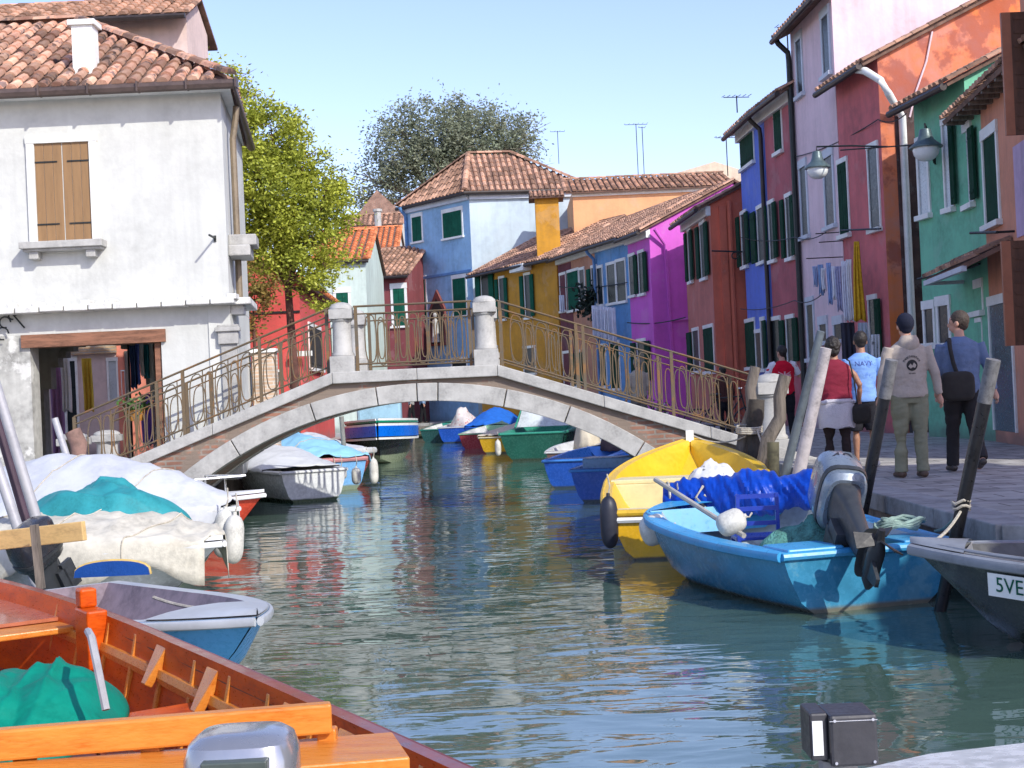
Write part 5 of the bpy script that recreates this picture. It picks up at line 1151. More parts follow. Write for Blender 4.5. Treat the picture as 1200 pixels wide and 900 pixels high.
c = W(836, 560, 14.9); heap('bundle', 'grey and white patterned bundle lying in the yellow boat', (c.x, c.y, .62), (.30, .02, 0), (0, .28, 0), .24, cloth('patterned_cloth', (.62, .62, .62), pat=.9, patcol=(.10, .11, .12), vs=7), 'bundle', 1, 30, .8)
fender(W(714, 612, 13.6), 'black tyre-like fender hanging at the left corner of the yellow boat', .09, .52, mk('black_fender', (.02, .022, .035), rough=.5, var=.2), group='dark fenders')
# ---- blue boat
Mtq = gel('turquoise_hull', (.045, .24, .40), pat=.35, patcol=(.20, .40, .46), zline=(.03, (.14, .14, .11), .03))
Mtr = paint('turquoise_rail', (.05, .33, .62), rough=.35, var=.15)
ST = V((2.58, 10.1)); BW = V((1.72, 13.1))
b19 = Boat('motorboat', 'turquoise blue motorboat with tilted outboard and blue chair aboard', ST, BW, 1.78, .46, Mtq, paint('pale_inner', (.42, .50, .54), rough=.5, var=.25), Mtr, rise=.42, tw=.80, bowp=3.6, deck=.2, deckm=Mtr, thw=(), group=BG, gw=.14, floor=.12, wm=.5, rr=.03, rake=.1)
mb = MB(); mb.box(.0, .42, .20, .66, .42, .48); mb.box(.38, .42, .2, .6, .15, .42); obj('stern_seat', mb, Mtr, b19.root, local=True, bevel=.015)
mb = MB(); mb.box(.0, .42, -.66, -.3, .42, .48); mb.box(.38, .42, -.6, -.3, .15, .42); obj('stern_seat', mb, Mtr, b19.root, local=True, bevel=.015)
Mbt = cloth('blue_tarp', (.005, .055, .42), rough=.35, var=.2, bump=.15)
a, b = W(778, 583, 12.9), W(962, 574, 12.2)
mb = MB(); rows = []
for i in range(161):
    u = i/160; c = lerp(a, b, u); rr = .085+.07*math.sin(math.pi*u)**.5+.03*math.sin(u*14)*u; row = []
    for j in range(37):
        th = 2*math.pi*j/36; k = rr*(1+.28*noise.noise(V((u*6, math.cos(th)*1.0, math.sin(th)*1.0)))+.20*noise.noise(V((u*26+math.sin(th)*2, math.cos(th)*.9, math.sin(th)*.9)))+.05*noise.noise(V((u*60, math.cos(th)*2, math.sin(th)*2))))
        row.append(c+V((.15*math.cos(th)*k/.15*.3, math.cos(th)*k*1.3, math.sin(th)*k*1.25)))
    rows.append(row)
mb.grid(rows); tp = tagged('tarpaulin', mb, Mbt, 'royal blue tarpaulin rolled across the turquoise motorboat', 'tarpaulin', smooth=True, fix=False)
mb = MB(); c = lerp(a, b, .25)
for q in (.03, .09, .27): 
    cc = lerp(a, b, q); mb.tube([cc+V((0, math.cos(t)*.15, math.sin(t)*.14)) for t in [i*.42 for i in range(16)]], .012, 5)
mb.tube([c+V((0, -.14, .1)), c+V((-.08, -.2, .0)), c+V((.03, -.22, -.12)), c+V((.08, -.2, -.05)), c+V((.0, -.17, .02))], .012, 5); obj('tie_rope', mb, M_rope, tp)
mb = MB(); mb.tube([W(768, 562, 12.2), W(872, 628, 10.9)], .022, 8); tagged('oar', mb, mk('oar_wood', (.40, .38, .34), rough=.7), 'grey wooden oar shaft lying across the bow of the turquoise boat', 'oar', smooth=True)
fender(W(767, 621, 12.1), 'ball-like white fender hanging below the bow of the turquoise boat', .135, .26, tilt=(0, 1.3)); fender(W(857, 615, 11.0)+V((0, 0, .02)), 'white fender lying on the gunwale of the turquoise boat', .10, .24, tilt=(0, 1.2))
# blue chair
Mch = paint('cobalt_chair', (.01, .04, .35), rough=.35)
ch = thing('chair', 'small cobalt blue wooden chair standing in the turquoise boat', 'chair', (W(885, 628, 11.3).x, 11.3, .12))
c = V((ch.location.x, 11.3, 0)); w = .16
for dx, dy in ((-w, -w), (w, -w), (-w, w), (w, w)):
    mb = MB(); mb.bar(c+V((dx, dy, .12)), c+V((dx, dy, .42 if dy > 0 else .80)), .03, .03); obj('leg', mb, Mch, ch)
mb = MB(); mb.box(c.x-w-.02, c.x+w+.02, 11.3-w, 11.3+w, .42, .45); obj('seat', mb, Mch, ch, bevel=.006)
for z in (.28, .56, .68, .78):
    mb = MB(); mb.bar(c+V((-w, -w, z)), c+V((w, -w, z)), .02, .035); obj('rung', mb, Mch, ch)
# small railing left of the chair
# rope heap
Mrn = mk('teal_net', (.10, .30, .26), rough=.9, var=.5, vs=9, bump=1.0, bs=60, bdist=.03)
c = W(955, 640, 10.75); heap('fishing_net', 'teal green net and rope piled at the stern of the turquoise boat', (c.x, 10.7, .34), (.50, -.08, 0), (.02, .20, 0), .20, Mrn, 'net', 4, 40, 1.6, sharp=6)
c = W(1050, 622, 10.6); mb = MB()
for k in range(5):
    mb.tube([V((c.x+.05*k*.3, c.y, .54+.012*k))+V((.16*math.cos(t), .12*math.sin(t), .02*math.sin(3*t+k))) for t in [i*.45 for i in range(15)]], .017, 6)
tagged('rope', mb, mk('pale_green_rope', (.30, .42, .36), rough=.9, var=.3, vs=20), 'pale green mooring rope coiled on the right gunwale of the turquoise boat', 'rope', smooth=True)
# tilted silver outboard
tr = b19.w((0, -.05, .46)); pc, pp = W(966, 572, 11.0), W(1012, 690, 9.75)
ax = (pc-pp).normalized(); fy = b19.M.to_3x3() @ V((0, 1, 0)); fx = fy.cross(ax).normalized(); fy = ax.cross(fx)
T = Matrix((fx, fy, ax)).transposed().to_4x4(); T.translation = lerp(pp, pc, .47)
M_s2 = mk('silver_blue_cowl', (.20, .245, .30), rough=.32, metal=.3, var=.15, vs=3, bump=.02, coat=.6)
ob2 = outboard('silver outboard motor tilted up on the turquoise boat, numeral 40 on its cowling', T, 1.30, M_s2, dark=mk('motor_leg_grey', (.05, .055, .06), rough=.4, metal=.2, var=.2))
vs, fs = text_verts('40', .13)
mb = MB(); bm_ = T @ Matrix.Scale(1.30, 4)
mb.add([bm_ @ V((-.345-.0, -v.x*1.0, .36+v.y)) for v in vs], fs); obj('numeral', mb, mk('decal_dark', (.02, .02, .03)), ob2, solid=.003)
mb = MB(); mb.add([bm_ @ V((-.14+v.x, -.1435, .36+v.y)) for v in vs], fs); obj('numeral', mb, mk('decal_dark', (.02, .02, .03)), ob2, solid=.003)
# ---- grey boat on the right
Mgh = gel('weedy_grey_hull', (.055, .065, .06), pat=.4, patcol=(.12, .14, .12), zline=(.10, (.035, .04, .03), .08)); Mgrl = paint('slate_rail', (.24, .26, .29), rough=.45, var=.2)
b20 = Boat('rowing_boat', 'weathered grey and green open boat at the right edge with a number plate', (5.75, 7.35), (2.50, 8.75), 1.6, .50, Mgh, mk('dark_grey_inner', (.12, .12, .12), rough=.7, var=.4), Mgrl, rise=.25, tw=.8, bowp=2.8, deck=.1, thw=(.5,), group=BG, gw=.10, floor=.1, rr=.028, thm=M_win)
mb = MB(); 
for i in range(2): pass
sd = 1 if b20.w(b20.g(.7, 1)).y < b20.w(b20.g(.7, -1)).y else -1
mb = MB(); mb.tube([b20.g(t/20, sd, .02, .06) for t in range(4, 20)], .012, 6); obj('white_line', mb, Mgrl, b20.root, local=True)
# plate on near side
tt = .86
pA = b20.g(tt-.07, sd, -.08); pB = b20.g(tt, sd, -.08); low = V((0, -sd*.025, -.14)); dd = (pB-pA)
mb = MB(); o_ = V((0, sd*.022, 0)); mb.slab([pA+o_, pB+o_, pB+o_+low, pA+o_+low], .006, V((0, sd, 0))); pl = obj('number_plate', mb, M_trim, b20.root, local=True)
vs, fs = text_verts('5VE', .13)
c = (pA+pB)/2+low/2+V((0, sd*.026, 0)); ex_ = dd.normalized(); 
if (b20.M.to_3x3() @ ex_).x < 0: ex_ = -ex_
mb = MB(); mb.add([c+ex_*v.x*.9+(-low.normalized())*v.y for v in vs], fs); obj('lettering', mb, M_green, pl, local=True, solid=.002)
# ---- white deck bottom right
b21 = Boat('motorboat', 'nearest white boat of which only a strip of foredeck shows at the bottom right', (4.4, 3.15), (.40, 3.12), 1.5, .635, M_wg, M_win, gel('white_deck_gel', (.72, .74, .75)), rise=.06, deck=.75, deckm=gel('white_deck_gel', (.72, .74, .75)), thw=(), bowp=4.5, group=BG)
t = thing('navigation_light', 'black box shaped lamp housing with white strip on the nearest white deck', 'navigation light', W(982, 893, 3.5))
a, b = W(966, 890, 3.5), W(1018, 828, 3.5)
Mnb = mk('black_plastic', (.035, .035, .04), rough=.45, var=.2, vs=10)
mb = MB(); mb.box(a.x, b.x, 3.42, 3.56, a.z, b.z); obj('housing', mb, Mnb, t, bevel=.008)
a, b = W(945, 885, 3.5), W(963, 829, 3.5); mb = MB(); mb.box(a.x, b.x, 3.44, 3.56, a.z, b.z); obj('side_housing', mb, Mnb, t, bevel=.006)
a, b = W(947, 878, 3.5), W(957, 838, 3.5); mb = MB(); mb.box(a.x, b.x, 3.435, 3.45, a.z, b.z); obj('lens', mb, M_trim, t)
Mscr = M_chrome; a2 = W(992, 836, 3.5)
mb = MB(); a, b = W(966, 890, 3.5), W(1018, 828, 3.5)
for zz in (a.z+.012, b.z-.012):
    for xx in (a.x+.012, b.x-.012): mb.tube([V((xx, 3.423, zz)), V((xx, 3.414, zz))], .004, 8)
mb.box(a.x, b.x, 3.4185, 3.4205, (a.z+b.z)/2+.05, (a.z+b.z)/2+.052); obj('screws', mb, M_chrome, t)
mb = MB(); mb.box(b21.o.x-10, b21.o.x-9.9, 0, .1, 0, .1)
p_ = b21.w((2.4, .25, b21.sz(.65)+.05)); cl = thing('cleat', 'small chrome cleat on the nearest white foredeck', 'cleat', p_)
mb = MB(); mb.tube([p_+V((-.07, 0, .035)), p_+V((.07, 0, .035))], [.006, .006], 8); mb.tube([p_+V((-.02, 0, 0)), p_+V((-.02, 0, .035))], .008, 6); mb.tube([p_+V((.02, 0, 0)), p_+V((.02, 0, .035))], .008, 6); obj('horn', mb, M_chrome, cl)
c = W(982, 893, 3.5); mb = MB(); mb.tube([c+V((0, 0, -.12)), c+V((0, 0, .01))], [.05, .05], 12); obj('foot', mb, M_stone2, t)
# ================================================================ POLES
def pole(name, label, x0, y0, D0, x1, y1, D1, r0, r1, mt, cat='mooring pole', top=None, topm=None, wob=0.0, group='mooring poles on the right bank', ext=.6):
    a, b = W(x0, y0, D0), W(x1, y1, D1); d = (a-b).normalized(); a2 = a+d*ext; n = 7
    t = thing(name, label, cat, a2); t['group'] = group
    pts = [lerp(a2, b, i/n)+V((noise.noise(V((i*.7, x0, 0)))*wob, 0, 0)) for i in range(n+1)]; rs = [lerp(r0, r1, i/n)*(1+wob*2*noise.noise(V((i*1.3, x0, 5)))) for i in range(n+1)]
    mb = MB(); mb.tube(pts, rs, 12); obj('shaft', mb, mt, t, smooth=True)
    if top: mb = MB(); p = lerp(b, a2, top); mb.tube([p, b-d*.004], [r1*1.03]*2, 12); obj('top_band', mb, topm, t, smooth=True)
    return t
Mbk = mk('tarred_pole', (.018, .018, .02), rough=.35, var=.3, vs=5); Mgt = mk('grey_pole_top', (.19, .19, .195), rough=.7, var=.4, vs=12)
pole('mooring_pole', 'thick black pole with grey top at the far right beside the grey boat', 1121, 625, 9.7, 1164, 422, 9.4, .043, .049, Mbk, top=.14, topm=Mgt, ext=.9)
pole('mooring_pole', 'thick black pole with grey top in front of the man in the hooded top', 1016, 572, 12.6, 1045, 422, 12.3, .056, .055, Mbk, top=.16, topm=Mgt, ext=1.0)
Mwh = mk('peeling_white_pole', (.52, .47, .46), rough=.8, var=.3, vs=6)
pole('mooring_pole', 'peeling whitish pole crossing the woman in the maroon top', 936, 556, 14.5, 968, 408, 14.3, .075, .06, Mwh, ext=.8)
pole('mooring_pole', 'thin blue grey pole left of the peeling whitish one', 921, 552, 15.5, 962, 388, 15.2, .055, .045, mk('blue_grey_pole', (.14, .17, .19), rough=.7, var=.3), ext=.8)
pole('mooring_pole', 'rough brown crooked pole in front of the man in red', 896, 540, 16.5, 922, 440, 16.5, .10, .075, M_wood, wob=.12, ext=.8)
pole('mooring_pole', 'rough grey pole at the right foot of the bridge', 867, 535, 17.5, 886, 430, 17.5, .085, .07, M_wood, wob=.10, ext=.8)
pole('mooring_post', 'short thick dark stump beside the rough grey pole', 884, 538, 17.3, 886, 468, 17.3, .11, .10, mk('dark_stump', (.07, .06, .05), rough=.9, var=.5, bump=.8), wob=.06, ext=.7)
pole('mooring_post', 'short mossy stump behind the yellow boat bow', 906, 548, 16.0, 906, 518, 16.0, .075, .07, mk('mossy_stump', (.14, .13, .08), rough=.9, var=.5), ext=.6)
mb = MB()
for k in range(4):
    c = W(878, 500+k*2, 17.3); mb.tube([c+V((.16*math.cos(t), .14*math.sin(t), .02*math.sin(t))) for t in [i*.5 for i in range(14)]], .014, 5)
mb.tube([W(886, 502, 17.2), W(890, 512, 17.1), W(893, 522, 17.0)], .012, 5)
tagged('rope', mb, M_rope, 'rope wound round the rough grey pole and the stump', 'rope', smooth=True)
GLP = 'poles on the left bank'
Ms = mk('galvanised_pole', (.42, .42, .44), rough=.5, var=.15, metal=.2)
pole('mooring_pole', 'grey metal pole leaning left, rising from the far left boats, right one', 44, 612, 12.5, -8, 440, 12.4, .05, .045, Ms, group=GLP)
pole('mooring_pole', 'grey metal pole leaning left, left one at the picture edge', 22, 622, 12.0, -16, 508, 12, .05, .045, Ms, group=GLP)
pole('mooring_pole', 'dark purple brown pole between the two grey ones at the left edge', 32, 615, 12.8, -10, 470, 12.7, .045, .04, mk('plum_pole', (.07, .04, .06), rough=.6), group=GLP)
pole('mooring_pole', 'slim blue grey pole leaning by the wooden piles at the passage', 90, 572, 16, 64, 490, 16, .045, .04, Ms, group=GLP)
pole('mooring_post', 'reddish wooden pile with a knotted top in front of the passage', 103, 560, 17, 84, 505, 17, .11, .10, mk('reddish_pile', (.25, .15, .12), rough=.9, var=.45, bump=.7), wob=.1, group=GLP)
pole('mooring_post', 'olive brown wooden pile beside the reddish one', 82, 570, 17.3, 82, 515, 17.3, .13, .12, mk('olive_pile', (.12, .10, .05), rough=.9, var=.5, bump=.7), wob=.06, group=GLP)
pole('mooring_pole', 'thin grey pole standing in the water beside the large dark hulled boat', 406, 560, 27.0, 400, 488, 27.0, .05, .045, mk('wet_pole', (.22, .22, .2), rough=.7), group=GLP, ext=.4)
# ================================================================ STREET LAMPS, WIRES, LAUNDRY
ANC = V((*pxy(1096, 180, 24.3), 0)); ANC.x += .12
def lamp(c, R_, arm_from, label, scroll=True):
    t = thing('street_lamp', label, 'street lamp', c-V((0, 0, .35)))
    mb = MB(); n = 20
    mb.rings([[V((c.x+r*math.cos(2*math.pi*i/n), c.y+r*math.sin(2*math.pi*i/n), c.z+z)) for i in range(n)] for z, r in ((.32, .03*R_), (.30, .10*R_), (.20, .12*R_), (.12, .15*R_), (.0, .30*R_), (-.02, .30*R_))]); obj('shade', mb, mk('verdigris_shade', (.10, .15, .16), rough=.4, metal=.2), t, smooth=True)
    mb = MB(); mb.ell(c+V((0, 0, -.05)), (.24*R_, .24*R_, .22*R_), 18, 8); obj('globe', mb, mk('white_globe', (.8, .82, .82), rough=.2, var=.03), t, smooth=True)
    a = arm_from; mb = MB(); top = c+V((0, 0, .34)); mb.tube([a, lerp(a, top, .5)+V((0, 0, .05)), top+V((0, 0, .06)), top-V((0, 0, .03))], .018, 6); 
    if scroll:
        b = lerp(a, top, .22)
        for k in (0, 1): mb.tube([b+V((0, 0, -.12-.04*k))+((top-a).normalized()*(.10*math.cos(q)*(1-q/12)+.1*k)+V((0, 0, .10*math.sin(q)*(1-q/12)))) for q in [i*.5 for i in range(14)]], .012, 5)
    obj('arm', mb, M_iron, t); return t
c = W(958, 196, 26.5); lamp(c, .85, W(1040, 172, 26.0), 'small hanging street lamp in front of the pale pink house', False)
c = W(1085, 172, 23.6); lamp(c, .95, W(1097, 178, 24.0)+V((.1, .3, -.1)), 'bigger street lamp on the sea green house wall with iron scrollwork')
t = thing('lamp_bracket', 'long iron arm with scrolls fixed to the sea green house', 'bracket', W(1096, 178, 23.9))
mb = MB(); a, b = W(985, 176, 26), W(1097, 168, 23.8); mb.tube([a, b], .014, 6)
for k in range(3):
    c = W(1080+7*k, 178, 23.8); mb.tube([c+V((.07*math.cos(q)*(1-q/14), .02, .07*math.sin(q)*(1-q/14))) for q in [i*.5 for i in range(16)]], .011, 5)
c0 = W(1070, 168, 23.9); mb.tube([c0+V((0, 0, -.02)), W(1080, 185, 23.9), W(1096, 184, 23.9)], .014, 6); obj('arm', mb, M_iron, t)
t = thing('wall_bracket', 'curly iron bracket on the coral house end wall', 'bracket', W(862, 298, 38.5))
mb = MB(); mb.tube([W(834, 294, 38.9), W(870, 295, 38.6)], .025, 6); c = W(862, 300, 38.6); mb.tube([c+V((.14*math.cos(q)*(1-q/14), 0, .12*math.sin(q)*(1-q/14))) for q in [i*.5 for i in range(16)]], .02, 5); obj('scroll', mb, M_iron, t)
def cable(pts, label, r=.012, sag=.1):
    P = [W(*p) for p in pts]; out = []
    for a, b in zip(P[:-1], P[1:]):
        for i in range(8): q = lerp(a, b, i/8); q.z -= sag*4*(i/8)*(1-i/8); out.append(q)
    out.append(P[-1]); mb = MB(); mb.tube(out, r, 5); return tagged('cable', mb, M_iron, label, 'cable', 'overhead cables')
cable(((931, 184, 32.9), (1029, 140, 26.9), (1062, 133, 25.6)), 'cable strung from the pale pink house to the white downspout')
cable(((868, 278, 38.3), (931, 278, 32.8), (968, 272, 30)), 'cable crossing the blue and brick-rose facades at shutter height')
cable(((868, 362, 38.3), (931, 352, 32.8), (962, 346, 30)), 'lower cable across the blue and brick-rose facades')
cable(((655, 336, 53.5), (735, 331, 47)), 'cable across the tan and sky blue houses', .02)
cable(((735, 378, 47), (803, 372, 43)), 'cable across the magenta facade', .02)
cable(((985, 270, 29), (1032, 268, 26.7)), 'short dark bar cable on the raspberry house beside the laundry', .02, 0)
# laundry
GLN = 'laundry hung out on the right bank'
t = thing('clothes_dryer', 'bracketed clothes lines sticking out from the pale pink house', 'clothes line', W(962, 300, 29.5))
mb = MB()
for (x0, x1, y) in ((956, 985, 274), (960, 990, 284), (945, 990, 303)): mb.tube([W(x0, y, 28.4), W(x1, y-2, 29.6)], .012, 5)
obj('rail', mb, M_iron, t)
LD = [(952, 312, 958, 335, (.35, .45, .65), 'pale blue'), (958, 310, 965, 345, (.25, .38, .6), 'denim blue'), (962, 314, 967, 340, (.75, .76, .8), 'white'), (968, 308, 974, 356, (.30, .42, .70), 'mid blue'), (974, 312, 979, 350, (.72, .74, .8), 'off white'), (978, 312, 986, 364, (.45, .45, .62), 'lavender patterned'), (986, 306, 992, 376, (.72, .74, .82), 'bluish white'), (991, 304, 998, 376, (.8, .8, .85), 'plain white')]
for i, (x0, y0, x1, y1, cl, nm) in enumerate(LD): garment('laundry', x0, y0, x1, y1, 28.6-.15*i, cloth('laundry_%d' % i, cl, pat=.5 if i in (1, 3, 5) else 0, patcol=(.1, .14, .35), vs=12), nm+' cloth on the clothes line of the pale pink house', GLN)
garment('towel', 996, 283, 1011, 376, 27.4, cloth('mustard_towel', (.72, .42, .03), var=.25, vs=20), 'big mustard yellow towel at the end of the clothes line', GLN, 'towel', flare=2.6)
garment('sheet', 1001, 378, 1021, 442, 26.6, cloth('grey_sheet', (.42, .44, .50)), 'pale grey sheet hanging at street level below the mustard towel', GLN, 'sheet', flare=1.8)
garment('garment', 1021, 392, 1030, 425, 26.0, cloth('white_garment2', (.6, .6, .62), pat=.8, patcol=(.05, .05, .06), vs=10), 'white and black clothes at the raspberry house door', GLN)
garment('garment', 985, 378, 1001, 440, 27.9, cloth('dark_garment', (.05, .05, .07)), 'dark coat hanging left of the pale grey sheet', GLN)
for i in range(6): garment('sheet', 693+i*4.6, 358+.5*i, 698+i*4.6, 396+i*1.5, 49-.25*i, cloth('white_sheet', (.70, .73, .80)), 'white sheet hung across the sky blue house, %s in the row of six' % ('leftmost', 'second', 'third', 'fourth', 'fifth', 'rightmost')[i], GLN, 'sheet')
garment('sheet', 655, 346, 661, 366, 53.0, cloth('white_sheet', (.70, .73, .80)), 'small white cloth below the plum coloured strip window', GLN, 'sheet')
pl = thing('hanging_plant', 'dark bushy plant hanging on the tan house window', 'plant', W(692, 365, 50.2))
mb = MB(); c = W(692, 350, 50.0)
for i in range(260):
    p = c+V((random.gauss(0, .28), random.gauss(0, .2), random.gauss(-.1, .3))); d = V((random.gauss(0, 1), random.gauss(0, 1), random.gauss(0, 1))).normalized()*.12; e = d.orthogonal().normalized()*.07
    mb.add([p-d, p+e, p+d, p-e], [(0, 1, 2, 3)])
obj('foliage', mb, mk('dark_leaf', (.02, .035, .02), rough=.7, rnd=.4), pl); mb = MB(); mb.tube([c+V((0, .1, -.45)), c+V((0, .1, -.2))], [.12, .18], 8); obj('pot', mb, M_dark, pl)
# raspberry door goods
# ================================================================ TREES
def tree(label, base, trunk_top, crown, n, leaf, mt_leaf, mt_trunk, r0, limbs, seed=1, clump=1.0, gap=.45, flat=.6, droop=0):
    rnd = random.Random(seed); t = thing('tree', label, 'tree', base); base, top = V(base), V(trunk_top)
    mb = MB(); mid = lerp(base, top, .5)+V((.05, 0, 0)); mb.tube([base, mid, top], [r0*1.25, r0, r0*.8], 10)
    ends = []
    for (c, rad) in crown:
        c = V(c)
        for k in range(limbs):
            d = V((rnd.gauss(0, 1), rnd.gauss(0, 1), rnd.gauss(.3, 1))).normalized(); e = c+V((d.x*rad[0], d.y*rad[1], d.z*rad[2]))*.75
            m1 = lerp(top, c, .55)+V((rnd.gauss(0, .2), rnd.gauss(0, .2), 0))*rad[0]*.3; m2 = lerp(c, e, .3)
            mb.tube([top-V((0, 0, r0)), m1, m2, e], [r0*.55, r0*.32, r0*.18, r0*.05], 5); ends.append((m2, e))
            for q in range(3):
                f_ = e+V((rnd.gauss(0, 1), rnd.gauss(0, 1), rnd.gauss(0, 1)))*rad[0]*.3; mb.tube([lerp(m2, e, .4), f_], [r0*.09, r0*.03], 4); ends.append((lerp(m2, e, .4), f_))
    obj('trunk', mb, mt_trunk, t, smooth=True)
    vs, fs, rs = [], [], []; tot = sum(r[0]*r[1]*r[2] for _, r in crown)
    for (c, rad) in crown:
        c = V(c); k = int(n*rad[0]*rad[1]*rad[2]/tot); ct = []
        for _ in range(max(10, int(k/55))):
            d = V((rnd.gauss(0, 1), rnd.gauss(0, 1), rnd.gauss(0, 1))).normalized()*(rnd.random()**.38); ct.append((c+V((d.x*rad[0], d.y*rad[1], d.z*rad[2])), rnd.uniform(.5, 1.2)))
        made = 0; tries = 0
        while made < k and tries < k*5:
            tries += 1; q, w = rnd.choice(ct); s = clump*w*leaf*3.2; p = q+V((rnd.gauss(0, s), rnd.gauss(0, s), rnd.gauss(0, s*flat)-droop*rnd.random()))
            if noise.noise(p*(.55/max(.3, rad[0]*.18)))*.5+.5 < gap*.9: continue
            d = V((rnd.gauss(0, 1), rnd.gauss(0, 1), rnd.gauss(0, .6))).normalized()*leaf*rnd.uniform(.6, 1.2); e = d.cross(V((rnd.gauss(0, 1), rnd.gauss(0, 1), rnd.gauss(0, 1)))).normalized()*leaf*.42
            i = len(vs); vs += [tuple(p-d), tuple(p+e), tuple(p+d), tuple(p-e)]; fs.append((i, i+1, i+2, i+3)); rs.append(rnd.random()); made += 1
    mb = MB(); mb.v = vs; mb.f = fs; mb.r = rs; mb.mi = [0]*len(fs); obj('crown', mb, mt_leaf, t, fix=False); return t
def leafmat(name, c, c2, rnd=.35):
    mt = mk(name, c, rough=.55, var=.2, vs=.8, col2=c2, bump=0, rnd=rnd, spec=.3)
    n = mt.node_tree.nodes; l = mt.node_tree.links; p = n['Principled BSDF']; tr = n.new('ShaderNodeBsdfTranslucent'); mx = n.new('ShaderNodeMixShader'); mx.inputs[0].default_value = .35
    src = p.inputs['Base Color'].links[0].from_socket; l.new(src, tr.inputs[0]); l.new(p.outputs[0], mx.inputs[1]); l.new(tr.outputs[0], mx.inputs[2]); l.new(mx.outputs[0], n['Material Output'].inputs[0]); return mt
Ml1 = leafmat('lime_leaf', (.44, .46, .06), (.28, .34, .05)); Ml2 = leafmat('grey_olive_leaf', (.20, .24, .16), (.27, .28, .19))
Mtk = mk('red_brown_bark', (.13, .055, .04), rough=.9, var=.4, bump=.7)
DT = 31.0
def cw(px, py, D, rx, ry, rz): p = W(px, py, D); return ((p.x, p.y, p.z), (rx, ry, rz))
tb = W(343, 440, DT)
tree('leafy lime green tree behind the white house and the bridge', (tb.x, DT, QZ), W(337, 330, DT), [cw(300, 225, DT, 1.35, 1.5, 1.3), cw(355, 245, DT, 1.15, 1.4, 1.1), cw(318, 160, DT+.3, .9, 1.1, .9), cw(285, 140, DT+.3, .75, 1.0, .9), cw(350, 190, DT, .75, .9, .7), cw(365, 300, DT-.3, .9, 1.0, .85), cw(300, 290, DT, 1.0, 1.2, .75), cw(272, 88, DT, .45, .6, .4), cw(372, 350, DT-.3, .42, .5, .5), cw(382, 225, DT, .55, .7, .5)], 40000, .058, Ml1, Mtk, .10, 3, 4, gap=.33)
tree('small rust and green shrub tree at the corner of the white house', (W(296, 420, 28).x, 28, QZ), W(297, 380, 28), [cw(300, 340, 28, .42, .5, .5), cw(288, 375, 28, .22, .4, .5)], 1500, .06, leafmat('rust_leaf', (.30, .18, .05), (.16, .17, .04)), Mtk, .04, 3, 7, gap=.3)
Mtk2 = mk('grey_bark', (.22, .19, .15), rough=.9, var=.3)
DT = 92
tb = W(520, 400, DT); tree('big grey olive tree with thin airy crown behind the powder blue house', (tb.x, DT, QZ), W(515, 235, DT), [cw(515, 165, DT, 3.6, 3, 3.2), cw(560, 170, DT, 3.2, 3, 3.0), cw(470, 175, DT, 2.2, 2.4, 2.6), cw(608, 165, DT, 1.8, 2, 2.2), cw(445, 215, DT, 2.0, 2, 1.8), cw(540, 215, DT, 5.2, 3, 2.0), cw(432, 235, DT, 1.2, 1.4, 1.0)], 34000, .14, Ml2, Mtk2, .32, 8, 12, clump=1.15, gap=.42, flat=.9)
